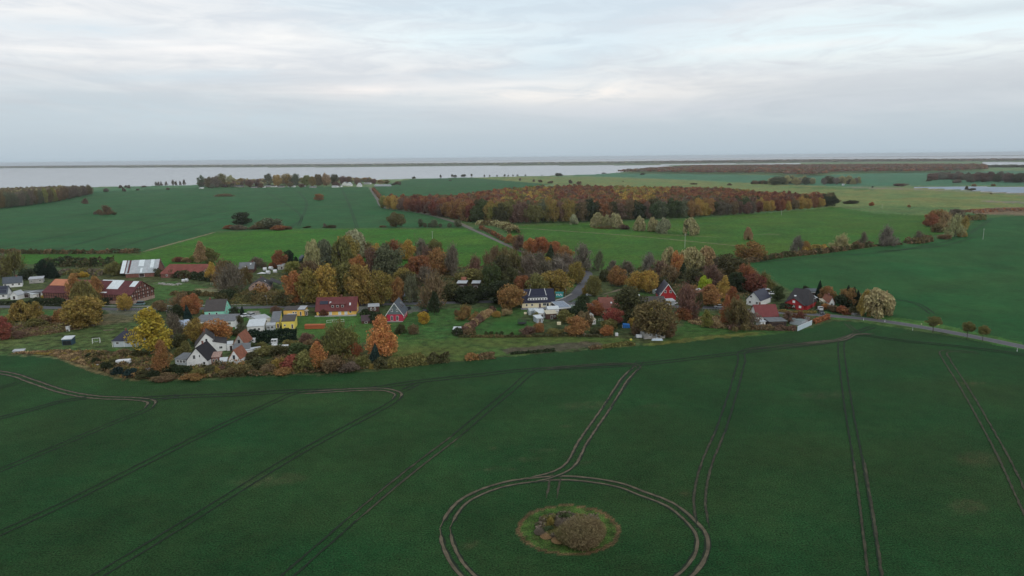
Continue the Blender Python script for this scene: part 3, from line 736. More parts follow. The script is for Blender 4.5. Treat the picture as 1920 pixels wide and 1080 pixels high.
# ------------------------------------------------------------------ woods
def pal_beech(x, y):
    r = random.random()
    if 940 < x < 1040 and y < 400 and r < .5: return PAL[random.choice(['gold', 'olive gold', 'yellow green'])]
    if 1150 < x < 1260 and y < 384 and r < .75: return PAL[random.choice(['gold', 'yellow green', 'olive gold'])]
    if 1160 < x < 1230 and 384 < y < 398 and r < .6: return PAL[random.choice(['gold', 'olive gold'])]
    if 1380 < x < 1480 and y < 380 and r < .4: return PAL['olive gold']
    if 960 < x < 1100 and y > 398 and r < .5: return PAL[random.choice(['olive', 'grey green', 'brown'])]
    if 1220 < x < 1420 and y > 392 and r < .5: return PAL[random.choice(['dark olive', 'olive', 'grey brown'])]
    return PAL[random.choice(['russet', 'russet', 'dark red', 'dark red', 'reddish brown', 'brown', 'orange brown', 'russet', 'olive brown'])]
wood('beech_wood', 'large autumn wood of russet and yellow trees in the middle of the fields',
     [(722, 387), (760, 389), (830, 400), (870, 410), (950, 413), (1100, 409), (1180, 406), (1300, 402), (1400, 397), (1500, 389), (1562, 383), (1500, 384), (1430, 380), (1380, 374), (1300, 370), (1100, 365), (1000, 368), (940, 374), (860, 386), (760, 387)],
     8.6, (17, 21), pal_beech, 216, .075, (11, 15))
wood('far_wood', 'long dark purple brown wood on the right below the horizon',
     [(1156, 325), (1200, 325), (1300, 326.5), (1440, 327.5), (1500, 331), (1535, 331), (1562, 325.5), (1700, 324.5), (1800, 322.5), (1848, 320), (1845, 312), (1700, 311.5), (1400, 313), (1300, 314), (1220, 319)],
     19, (13, 17), pick('russet', 'reddish brown', 'brown', 'dark red', 'grey brown', 'olive brown'), 60, .15, (20, 28))
wood('left_wood', 'greyish olive wood at the left edge of the photo beside the lagoon',
     [(-200, 412), (0, 391), (60, 384), (110, 377), (165, 365), (168, 362), (140, 361), (0, 366), (-200, 376)],
     8.5, (15, 19), lambda x, y: PAL[random.choice(['grey brown', 'olive', 'pale olive', 'grey', 'olive brown', 'brown'])], 204, .08, (11, 14))
wood('coast_wood', 'thin grey band of woodland on the far shore of the lagoon',
     [(-300, 318.6), (0, 315), (160, 314), (640, 311.8), (960, 309.3), (1200, 307), (1240, 306), (1240, 305), (960, 308), (640, 310.4), (0, 313.8), (-300, 317)],
     42, (16, 22), pick('grey', 'pale grey green', 'grey', 'grey green'), 26, .2, (46, 62))
wood('spit_wood', 'flat purplish brown scrubland along the horizon at the right',
     [(1240, 306.5), (1500, 304.5), (1840, 303.5), (2100, 301), (2100, 299.6), (1840, 300.5), (1500, 301.5), (1240, 304.4)],
     45, (13, 20), pick('reddish brown', 'brown', 'grey brown', 'dark olive'), 26, .2, (46, 62))
wood('town_wood', 'mixed autumn trees behind the far village on the lagoon shore',
     [(372, 351), (440, 352), (520, 349), (600, 347), (640, 345.5), (690, 347), (700, 343), (640, 342.2), (560, 344), (480, 345), (380, 346.5)],
     12, (13, 19), pick('olive', 'grey green', 'olive gold', 'brown', 'grey brown', 'pale olive', 'reddish brown', 'orange brown'), 120, .1, (12, 17))
# front edge of the big wood: trees one can tell apart
EDGE = [(720, 391), (780, 398), (850, 410), (890, 417), (950, 419), (1000, 418), (1100, 415), (1180, 412), (1300, 407), (1400, 401), (1500, 393), (1568, 386)]
def edge_col(x):
    if x < 742: return 'yellow green' if random.random() < .5 else 'gold'
    if x < 890: return random.choice(['russet', 'dark red', 'russet', 'reddish brown', 'orange brown'])
    if x < 960: return random.choice(['olive', 'yellow green', 'dark olive', 'olive gold', 'green'])
    if x < 1080: return random.choice(['brown', 'olive', 'olive gold', 'reddish brown', 'grey green'])
    if x < 1220: return random.choice(['reddish brown', 'dark olive', 'brown', 'russet', 'dark green'])
    if x < 1290: return random.choice(['green', 'dark olive', 'grey green', 'reddish brown'])
    if x < 1340: return random.choice(['gold', 'orange brown', 'orange brown'])
    if x < 1420: return random.choice(['green', 'dark olive', 'grey brown', 'brown', 'reddish brown'])
    if x < 1540: return random.choice(['orange brown', 'gold', 'russet', 'brown', 'dark red'])
    return random.choice(['dark green', 'dark olive'])
def xplace(x):
    for lim, t in ((790, 'at its left end'), (880, 'along the country road'), (960, 'above the reed bed'), (1065, 'left of the meadow willows'), (1165, 'behind the first meadow willows'), (1305, 'behind the last meadow willows'), (1440, 'right of the meadow willows')):
        if x < lim: return t
    return 'at its right end'
def edge_tree(px, py, wpx, hpx, colr, where, group, st='round'):
    s = mpp(px, py)
    tree_at(P(px, py), wpx * s, hpx * s, st, PAL[colr], f"{colr} tree {where}", group)
x = 719
while x < 1569:
    i = max([k for k in range(len(EDGE)) if EDGE[k][0] <= x] + [0]); i = min(i, len(EDGE) - 2)
    t = (x - EDGE[i][0]) / (EDGE[i + 1][0] - EDGE[i][0]); y = EDGE[i][1] * (1 - t) + EDGE[i + 1][1] * t
    h = 15 + (y - 388) * .72 if x > 800 else 24
    h = max(h, 20)
    edge_tree(x, y + random.uniform(-.6, .6), h * random.uniform(.62, .85), h * random.uniform(.85, 1.1), edge_col(x), 'in the front edge of the large wood, ' + xplace(x), 'trees along the edge of the large wood')
    x += random.uniform(9, 13)
x = 722
while x < 1560:
    i = max([k for k in range(len(EDGE)) if EDGE[k][0] <= x] + [0]); i = min(i, len(EDGE) - 2)
    t = (x - EDGE[i][0]) / (EDGE[i + 1][0] - EDGE[i][0]); y = EDGE[i][1] * (1 - t) + EDGE[i + 1][1] * t
    h = max(20, 15 + (y - 388) * .7)
    edge_tree(x, y - 4.5, h * random.uniform(.62, .85), h * random.uniform(.95, 1.15), edge_col(x), 'in the second row of the large wood, ' + xplace(x), 'second row of the large wood')
    x += random.uniform(11, 15)
for x in range(4, 168, 9):
    y = np.interp(x, [0, 60, 110, 165], [391.5, 385, 378, 366]); c = 'yellow green' if x in (85, 103) or 80 < x < 108 and x % 2 else random.choice(['grey brown', 'olive brown', 'brown', 'grey green'])
    edge_tree(x, y, random.uniform(12, 16), np.interp(x, [0, 168], [33, 20]) * random.uniform(.9, 1.1), c, 'in the front edge of the wood at the left edge', 'trees along the left wood')
T(86, 378, 12, 19, 'round', 'gold', 'brightest in front of the left wood'); T(103, 378, 11, 22, 'round', 'yellow', 'in front of the left wood')
# ------------------------------------------------------------------ trees of the far village and shore
g = 'trees of the far village'
for px, py, w, h, c in [(378, 351, 14, 22, 'grey green'), (392, 352, 16, 20, 'olive brown'), (405, 352, 18, 22, 'grey brown'), (418, 351, 20, 25, 'olive'), (432, 351, 16, 22, 'pale olive'), (452, 350, 14, 16, 'olive gold'), (468, 351, 14, 14, 'reddish brown'),
                        (485, 350, 14, 14, 'reddish brown'), (503, 348, 16, 22, 'grey green'), (520, 350, 16, 22, 'gold'), (540, 348, 26, 22, 'olive gold'), (556, 348, 16, 22, 'grey green'), (575, 349, 18, 20, 'yellow green'), (586, 351, 12, 20, 'olive gold'),
                        (598, 349, 16, 22, 'olive brown'), (612, 349, 16, 24, 'pale brown'), (628, 347, 16, 20, 'dark olive'), (645, 347, 15, 17, 'reddish brown'), (655, 346, 12, 15, 'brown'), (672, 347, 12, 10, 'reddish brown'), (690, 344, 14, 11, 'grey brown'), (700, 345, 12, 10, 'reddish brown'),
                        (714, 346, 14, 9, 'pale brown'), (725, 345, 12, 8, 'olive'), (490, 352, 10, 8, 'brown'), (545, 351, 12, 9, 'olive brown'), (565, 352, 12, 8, 'reddish brown'), (398, 353, 9, 8, 'grey green'), (630, 351, 14, 10, 'reddish brown')]:
    edge_tree(px, py, w, h, c, 'in the far village by the lagoon', g)
for i, px in enumerate((293, 298, 303, 312, 325, 330, 338, 346)):
    edge_tree(px, 348.5 - i * .2, 5.5, 8 if i not in (4, 7) else 11, 'grey brown' if i % 2 else 'grey', 'in the sparse row on the lagoon shore', 'row of thin trees on the shore', 'loose')
for i, (px, py, w, h) in enumerate([(199, 360, 9, 7), (226, 353, 7, 6), (233, 359, 7, 7), (242, 353, 6, 6), (236, 352, 5, 5), (315, 356, 7, 4), (258, 357, 7, 3), (270, 351, 10, 3)]):
    edge_tree(px, py, w, h, 'grey brown', 'on the meadow by the left shore', 'bushes on the left shore meadow', 'bush')
for px, py, w, h in [(776, 335, 7, 4), (826, 332.5, 4, 5), (848, 331, 5, 4), (853, 332, 8, 4), (870, 331, 12, 4), (884, 331, 4, 5), (908, 331.5, 3, 4), (918, 331, 3, 3), (932, 331, 3, 3), (946, 330.5, 4, 4), (953, 330.5, 3, 3), (962, 330, 3, 3), (970, 330, 4, 3), (985, 330, 3, 3),
                     (1047, 330, 16, 5.5), (1016, 329.5, 2, 2), (1132, 326, 8, 2.5), (1205, 327.6, 9, 3)]:
    edge_tree(px, py, w, h, 'dark olive', 'on the lagoon shore in the middle', 'small bushes dotted along the middle shore', 'bush')
for px, py, w, h in [(1012, 342, 10, 5), (1032, 344, 12, 5), (1070, 344, 8, 7), (1085, 346, 10, 6), (975, 339, 5, 5), (1001, 341, 5, 5), (1168, 341, 3, 2), (1300, 346, 14, 3), (1368, 347.5, 9, 4), (745, 346, 10, 6), (738, 347, 8, 4), (844, 339, 6, 2), (750, 347, 5, 7)]:
    edge_tree(px, py, w, h, 'brown' if w > 8 else 'grey brown', 'on the pale meadow behind the large wood', 'bushes behind the large wood', 'bush')
for (x0, x1, yb, h, cs_, nm) in [(1408, 1440, 345, 6, ('dark olive', 'brown'), 'left of the pale thicket'), (1442, 1522, 346.5, 15, ('grey green', 'pale olive', 'grey'), 'in the pale thicket on the meadow'), (1540, 1606, 345, 13, ('grey', 'pale olive', 'grey green', 'dark olive'), 'in the second thicket on the meadow'),
                              (1742, 1812, 337, 13, ('grey brown', 'reddish brown', 'grey'), 'in the thicket near the small lake'), (1815, 1925, 342, 17, ('grey brown', 'dark olive', 'reddish brown', 'grey'), 'in the thicket at the right edge'), (1850, 1925, 314, 5, ('grey green', 'dark olive'), 'by the narrow water at the right edge')]:
    x = x0
    while x < x1:
        hh = h * random.uniform(.75, 1.1); c = random.choice(cs_)
        edge_tree(x + hh * .3, yb + random.uniform(-2, 1) * h / 14, hh * random.uniform(.9, 1.3), hh, c, nm, 'thickets on the right meadows', 'bush' if h < 14 else 'round'); x += hh * .45
for px, py, w, h, c in [(1596, 382, 27, 6, 'dark olive'), (1573, 379, 8, 4, 'olive'), (1634, 386, 9, 7, 'deep orange'), (1704, 389, 6, 5, 'orange brown'), (1826, 349, 8, 4, 'orange brown'), (1862, 349, 7, 4, 'orange brown'), (1812, 356, 6, 7, 'dark olive'), (1822, 357, 14, 4, 'dark olive'), (1688, 349, 26, 5, 'reddish brown'), (1795, 343, 16, 6, 'grey brown'), (1742, 340, 10, 4, 'dark olive'), (1858, 364, 5, 2, 'brown'), (1636, 352, 4, 3, 'dark olive')]:
    T(px, py, w, h, 'bush', c, f'low on the right meadow {"by the small lake" if py < 370 and px > 1700 else "past the end of the wood"}', group='bushes on the right meadow')
hedge([(1806, 400), (1850, 396), (1900, 395), (1960, 394)], 26, 2.6, 'russet', 'reddish brown thicket strip at the right edge beyond the field', colr2='reddish brown', dens=1.5, size=1.2)
T(1596, 381, 26, 5, 'bush', 'dark green', 'flat and dark past the right end of the wood')
# ------------------------------------------------------------------ single trees and thickets in the far left field
T(160, 382, 13, 10, 'loose', 'reddish brown', 'alone in the left field near the wood'); T(179, 402, 6, 6, 'bush', 'grey brown', 'at the left of the small field island'); T(186, 402, 8, 9, 'round', 'brown', 'on the small field island')
T(199, 403, 24, 18, 'loose', 'brown', 'tallest on the small field island'); T(215, 403, 8, 5, 'bush', 'dark olive', 'at the right of the small field island')
T(598, 376, 17, 12, 'round', 'orange brown', 'alone in the middle of the left field', trunk=False); T(422, 368.5, 36, 5, 'bush', 'brown', 'long and low in front of the far village', depth=8)
T(455, 422, 34, 23, 'round', 'dark green', 'round and dark above the meadow hedge'); T(430, 429, 22, 7, 'bush', 'russet', 'at the left end of the meadow hedge')
T(448, 430, 30, 8, 'bush', 'grey brown', 'under the round dark tree'); T(478, 430, 22, 8, 'bush', 'brown', 'right of the round dark tree')
T(505, 428, 44, 19, 'bush', 'grey green', 'big and grey on the meadow edge'); T(490, 429, 26, 14, 'bush', 'olive', 'on the meadow edge behind the grey one'); T(525, 431, 28, 8, 'bush', 'russet', 'low at the right of the grey thicket'); T(540, 430, 16, 6, 'bush', 'brown', 'at the end of the grey thicket')
T(577, 427, 14, 3, 'bush', 'dark olive', 'small on the meadow edge'); T(609, 427, 8, 8, 'loose', 'grey brown', 'beside the small meadow bush'); T(622, 427, 24, 5, 'bush', 'dark olive', 'low and wide on the meadow edge'); T(718, 426, 14, 3, 'bush', 'brown', 'left of the lone meadow tree')
T(743, 426, 30, 27, 'round', 'olive brown', 'alone on the meadow edge by the road')
for i, (px, w, h) in enumerate([(789, 10, 15), (797, 8, 8), (806, 9, 8), (815, 12, 14), (826, 8, 7), (843, 9, 8), (858, 14, 14)]): T(px, 426, w, h, 'round' if h > 9 else 'bush', 'grey green', 'in the loose row where meadow and field meet', group='loose row on the meadow edge')
# ------------------------------------------------------------------ hedges of the fields
hedge([(-80, 474), (0, 475), (130, 476), (262, 474)], 4, 3.0, 'brown', 'brown wild hedge between the left field and the meadow', colr2='dark olive', size=.9)
hedge([(700, 356), (712, 370), (718, 380)], 6, 5, 'russet', 'reddish hedge beside the road to the far village', colr2='brown', size=1.2, dens=6)
hedge([(770, 392), (820, 402), (880, 416)], 5, 4, 'olive brown', 'olive scrub along the road under the large wood', colr2='orange brown', size=1.2)
hedge([(898, 421), (930, 423), (955, 430), (965, 438)], 12, 4.5, 'pale olive', 'pale reed bed between the road and the large wood', colr2='olive brown', size=1.0)
hedge([(900, 428), (925, 440), (945, 452)], 3, 3, 'brown', 'brown hedge beside the bend of the country road', colr2='russet', size=.8)
hedge([(1385, 495), (1420, 490), (1470, 482), (1540, 475), (1600, 467), (1632, 462)], 4.5, 3.2, 'dark olive', 'dark wild hedge between the bright meadow and the right field', colr2='brown', size=.8)
hedge([(1505, 474), (1550, 470)], 5, 4, 'gold', 'yellow stretch of the field hedge', colr2='olive gold', size=.8)
hedge([(1632, 462), (1690, 459)], 2.5, 1.2, 'brown', 'low thin end of the field hedge', colr2='dark olive', size=.8)
hedge([(1697, 456), (1720, 456), (1743, 452)], 7, 4.6, 'brown', 'brown bushy stretch of hedge before the clump', colr2='olive brown', size=.9)
hedge([(1812, 413), (1845, 412)], 8, 5, 'olive brown', 'olive scrub right of the clump', colr2='olive', size=.9)
T(1494, 473, 24, 30, 'loose', 'grey', 'in the field hedge, leftmost of the pale ones'); T(1509, 472, 18, 19, 'round', 'orange brown', 'round in the field hedge'); T(1529, 471, 18, 12, 'bush', 'gold', 'low in the field hedge')
T(1574, 467, 36, 28, 'loose', 'pale olive', 'wide in the middle of the field hedge'); T(1617, 463, 18, 28, 'loose', 'grey brown', 'tall near the end of the field hedge'); T(1605, 464, 16, 12, 'bush', 'brown', 'low in the field hedge'); T(1664, 461, 36, 36, 'loose', 'grey', 'alone between hedge and clump', ); T(1720, 455, 20, 22, 'loose', 'grey brown', 'above the bushy stretch of hedge')
T(1745, 425, 26, 24, 'round', 'russet', 'at the left end of the clump'); T(1760, 418, 30, 24, 'round', 'orange brown', 'behind in the clump'); T(1775, 432, 30, 34, 'loose', 'pale brown', 'in the middle of the clump'); T(1790, 415, 28, 22, 'round', 'grey brown', 'at the back of the clump')
T(1790, 444, 30, 42, 'loose', 'pale olive', 'in front of the clump'); T(1802, 440, 20, 34, 'round', 'olive gold', 'at the right end of the clump'); T(1770, 448, 24, 8, 'bush', 'brown', 'low in front of the clump'); T(1755, 435, 22, 16, 'bush', 'olive brown', 'inside the clump'); T(1805, 444, 16, 12, 'bush', 'gold', 'at the right foot of the clump')
# willow row on the right meadow
for i, (px, py, w, h, c, wh) in enumerate([(1077, 421, 15, 18, 'pale grey green', 'small and leftmost of the meadow row'), (1120, 426, 26, 26, 'pale olive', 'second of the meadow row'), (1137, 427, 18, 23, 'pale olive', 'narrow, third of the meadow row'), (1154, 428, 26, 27, 'pale olive', 'fourth of the meadow row'),
                                     (1199, 433, 22, 26, 'pale olive', 'fifth of the meadow row, standing free'), (1225, 434, 20, 25, 'pale olive', 'sixth of the meadow row'), (1246, 437, 26, 27, 'pale grey green', 'seventh of the meadow row'), (1294, 440, 27, 30, 'pale olive', 'last of the meadow row by the pole'), (1403, 450, 15, 23, 'pale brown', 'small and brownish near the big orange tree')]):
    T(px, py, w, h, 'willow', c, wh)
T(1170, 430, 18, 9, 'bush', 'reddish brown', 'between the meadow willows'); T(1135, 429, 40, 5, 'bush', 'olive brown', 'at the feet of the meadow willows', depth=3)
T(1404, 488, 48, 34, 'round', 'orange brown', 'big and domed at the edge of the meadow')
# ------------------------------------------------------------------ village trees, north side left
VT = [
 (28, 521, 50, 50, 'loose', 'olive', 'at the left edge behind the grey shed'), (4, 520, 30, 42, 'loose', 'grey brown', 'cut by the left edge behind the sheds'), (85, 521, 28, 33, 'round', 'evergreen', 'wide and dark behind the flat grey shed', 'dark tree'), (101, 521, 20, 27, 'conifer', 'evergreen', 'right of the wide dark one'),
 (52, 524, 30, 20, 'bush', 'dark green', 'between the grey roofs at the left'), (213, 517, 28, 25, 'round', 'olive', 'left of the striped metal roof'), (232, 512, 16, 20, 'bush', 'dark olive', 'at the gable of the striped barn'), (157, 520, 16, 11, 'bush', 'yellow', 'above the long barn roof'), (144, 520, 18, 8, 'bush', 'orange brown', 'above the long barn roof'),
 (138, 568, 30, 52, 'upright', 'orange brown', 'in front of the long barn, left of two'), (186, 569, 28, 50, 'upright', 'orange brown', 'in front of the long barn, right of two'), (160, 590, 52, 62, 'willow', 'olive', 'tall in front of the long barn'), (155, 614, 62, 58, 'round', 'olive gold', 'broad below the village road at the left'),
 (182, 602, 22, 22, 'bush', 'dark olive', 'at the foot of the broad gold tree'), (42, 603, 40, 38, 'willow', 'olive gold', 'wide left of the broad gold tree'), (68, 598, 24, 32, 'upright', 'olive gold', 'thin beside the wide willow'), (30, 602, 30, 18, 'bush', 'olive gold', 'at the left foot of the wide willow'),
 (3, 637, 34, 42, 'round', 'red', 'cut by the left edge in the rough ground'), (38, 632, 26, 12, 'bush', 'reddish brown', 'low beside the red tree'), (66, 612, 34, 14, 'bush', 'olive', 'low in the rough ground at the left'), (113, 604, 22, 24, 'bush', 'orange brown', 'left of the broad gold tree'), (90, 604, 34, 14, 'bush', 'brown', 'in the rough ground below the road'),
 (233, 583, 27, 31, 'round', 'gold', 'small at the roadside before the barn gable'), (300, 584, 26, 20, 'round', 'brown', 'umbrella shaped beside the white bales'), (198, 572, 16, 14, 'bush', 'dark green', 'under the barn wall'), (88, 559, 17, 8, 'bush', 'yellow', 'on the dark roadside hedge'),
 (306, 700, 32, 62, 'upright', 'orange brown', 'in front of the large yellow tree'), (330, 632, 36, 46, 'loose', 'grey brown', 'right of the large yellow tree'), (353, 605, 16, 32, 'conifer', 'blue green', 'left of the mint house'),
 (360, 590, 34, 38, 'round', 'deep orange', 'above left of the mint house'), (340, 585, 44, 36, 'loose', 'brown', 'behind the reddish tree left of the mint house'), (330, 596, 30, 24, 'bush', 'dark green', 'by the driveway at the left'), (395, 586, 22, 16, 'bush', 'gold', 'behind the mint house'), (402, 582, 22, 22, 'bush', 'dark olive', 'at the hedge behind the mint house'),
 (373, 643, 44, 44, 'round', 'olive gold', 'behind the long white cottage, left of two'), (410, 644, 46, 44, 'round', 'orange', 'behind the long white cottage, right of two'), (377, 496, 22, 42, 'upright', 'pale brown', 'spire shaped behind the long red barn'), (395, 493, 30, 26, 'round', 'olive', 'beside the spire shaped birch'), (365, 491, 18, 13, 'bush', 'yellow green', 'behind the long red barn'),
 (335, 491, 22, 9, 'bush', 'dark red', 'behind the long red barn'), (350, 492, 22, 9, 'bush', 'pale brown', 'behind the long red barn'), (397, 527, 20, 34, 'upright', 'gold', 'at the gable of the long red barn'), (414, 540, 30, 54, 'loose', 'brown', 'right of the long red barn'), (437, 549, 46, 54, 'loose', 'grey brown', 'wide between the red barn and the arched gable'),
 (460, 535, 34, 34, 'loose', 'olive brown', 'behind the wide bare one'), (425, 515, 30, 26, 'bush', 'olive brown', 'above the dark shed'), (482, 502, 30, 20, 'loose', 'grey brown', 'behind the derelict roof'), (520, 503, 32, 32, 'round', 'russet', 'beside the dark evergreens behind the white bales'), (542, 495, 20, 25, 'round', 'evergreen', 'ragged on the meadow edge', 'dark pine tree'), (556, 495, 10, 14, 'conifer', 'evergreen', 'small on the meadow edge'),
 (551, 514, 32, 23, 'round', 'yellow green', 'left in the big grove behind the bales'), (580, 515, 40, 26, 'loose', 'brown', 'left in the big grove'), (590, 502, 30, 50, 'willow', 'pale olive', 'leftmost at the back of the big grove'), (612, 500, 34, 48, 'willow', 'grey green', 'second at the back of the big grove'), (571, 496, 14, 14, 'bush', 'dark green', 'by the little blue shed'),
 (553, 569, 40, 58, 'round', 'orange', 'at the left front of the big grove'), (586, 570, 46, 66, 'round', 'olive gold', 'second in the front of the big grove'), (618, 571, 46, 72, 'round', 'gold', 'third in the front of the big grove, yellow topped'), (652, 571, 44, 74, 'round', 'olive', 'fourth in the front of the big grove'), (684, 572, 50, 76, 'round', 'olive gold', 'fifth and tallest in the front of the big grove'),
 (715, 572, 44, 62, 'round', 'olive gold', 'sixth in the front of the big grove'), (742, 567, 36, 46, 'round', 'orange brown', 'seventh in the front of the big grove'), (770, 567, 30, 50, 'loose', 'grey green', 'eighth in the front of the big grove'), (600, 565, 36, 46, 'round', 'orange brown', 'behind the long red house'), (636, 566, 34, 52, 'round', 'dark olive', 'behind the long red house'),
 (640, 510, 40, 60, 'willow', 'olive', 'third at the back of the big grove'), (667, 482, 42, 48, 'willow', 'pale grey green', 'palest at the back of the big grove'), (650, 500, 40, 56, 'round', 'olive gold', 'in the back of the big grove'), (670, 520, 28, 40, 'round', 'orange', 'in the middle of the big grove'), (695, 520, 46, 56, 'loose', 'reddish brown', 'in the middle of the big grove'),
 (708, 492, 24, 34, 'round', 'gold', 'left of two yellow ones in the grove'), (733, 520, 60, 60, 'round', 'grey green', 'widest in the middle of the big grove'), (738, 482, 44, 32, 'loose', 'russet', 'at the back of the big grove'), (763, 488, 28, 36, 'round', 'gold', 'right of two yellow ones in the grove'), (690, 482, 34, 28, 'loose', 'olive brown', 'at the back of the big grove'),
 (789, 486, 30, 38, 'loose', 'grey', 'behind the right part of the grove'), (816, 484, 32, 34, 'round', 'olive', 'at the right back of the grove'), (848, 516, 34, 58, 'loose', 'grey brown', 'at the right end of the grove'), (824, 514, 44, 48, 'round', 'orange brown', 'in the right part of the grove'), (785, 528, 50, 46, 'round', 'russet', 'in the right part of the grove'),
 (757, 536, 32, 32, 'round', 'olive gold', 'in the middle of the grove'), (800, 510, 40, 46, 'loose', 'reddish brown', 'in the right part of the grove'), (768, 545, 36, 34, 'round', 'dark olive', 'low in the middle of the grove'), (812, 577, 50, 66, 'loose', 'brown', 'wide at the roadside past the grove'), (815, 590, 20, 42, 'upright', 'dark green', 'ivy covered by the road'), (798, 540, 36, 40, 'loose', 'grey brown', 'in the right part of the grove'),
 (848, 562, 46, 30, 'bush', 'dark olive', 'dark left of the flat sheds'), (880, 565, 50, 26, 'bush', 'dark green', 'in front of the flat sheds'), (905, 562, 34, 28, 'bush', 'dark green', 'right below the flat sheds'), (878, 528, 50, 24, 'bush', 'olive', 'behind the flat sheds'), (893, 522, 34, 42, 'loose', 'reddish brown', 'behind the flat sheds'), (905, 534, 16, 26, 'conifer', 'dark green', 'at the flat sheds'),
 (918, 515, 30, 42, 'loose', 'brown', 'left in the centre grove'), (925, 545, 34, 50, 'round', 'green', 'left in the centre grove'), (938, 568, 50, 40, 'round', 'dark green', 'behind the round tree of the blue roofed house'), (957, 580, 50, 44, 'round', 'orange brown', 'round at the left end of the blue roofed house'), (945, 530, 38, 50, 'round', 'dark olive', 'in the centre grove'), (962, 520, 46, 52, 'loose', 'olive brown', 'in the centre grove'), (990, 528, 50, 52, 'loose', 'grey brown', 'in the centre grove'),
 (962, 545, 40, 42, 'round', 'dark olive', 'behind the round brown tree'), (978, 556, 32, 38, 'round', 'russet', 'behind the blue roofed house'), (1003, 557, 42, 42, 'round', 'olive', 'behind the blue roofed house, left of two'), (1040, 552, 56, 44, 'round', 'olive gold', 'behind the blue roofed house by the road'), (1018, 530, 44, 40, 'loose', 'grey brown', 'in the centre grove by the road'), (1048, 526, 46, 42, 'loose', 'grey', 'in the centre grove by the road'),
 (1080, 532, 34, 40, 'round', 'olive gold', 'inside the road bend'), (1090, 507, 38, 50, 'loose', 'grey', 'tall over the road bend'), (1065, 515, 36, 40, 'loose', 'grey brown', 'inside the road bend'), (928, 492, 28, 30, 'loose', 'brown', 'at the left of the country road'), (1122, 508, 24, 38, 'loose', 'grey green', 'alone right of the road bend'),
 (954, 456, 18, 16, 'round', 'orange', 'leftmost of the orange row'), (976, 470, 30, 30, 'loose', 'reddish brown', 'in the orange row'), (968, 462, 20, 20, 'round', 'orange brown', 'in the orange row'), (994, 478, 22, 30, 'round', 'orange', 'third of the orange row'), (1014, 482, 28, 36, 'round', 'deep orange', 'biggest of the orange row'), (1003, 474, 16, 28, 'upright', 'brown', 'in the orange row'), (1039, 486, 26, 32, 'round', 'deep orange', 'near the right end of the orange row'), (1062, 492, 30, 30, 'round', 'orange brown', 'last of the orange row'),
 (1031, 497, 22, 36, 'conifer', 'dark green', 'under the orange row'), (1024, 500, 20, 18, 'round', 'yellow', 'beside the dark conifer under the orange row'), (1010, 508, 36, 36, 'loose', 'grey brown', 'under the orange row'), (985, 500, 30, 30, 'loose', 'brown', 'under the orange row'), (1050, 505, 34, 30, 'loose', 'grey brown', 'right of the dark conifer'), (975, 506, 24, 24, 'bush', 'green', 'beside the country road'), (950, 500, 34, 36, 'loose', 'olive brown', 'left of the country road'), (910, 535, 30, 30, 'bush', 'olive', 'left in the centre grove'),
]
for (px, py, w, h, st, c, wh, *kw) in VT: T(px, py, w, h, st, c, wh, *kw)
T(284, 664, 66, 84, 'upright', 'yellow', 'right of the grey bungalow', 'large egg shaped tree', name='deciduous_tree')
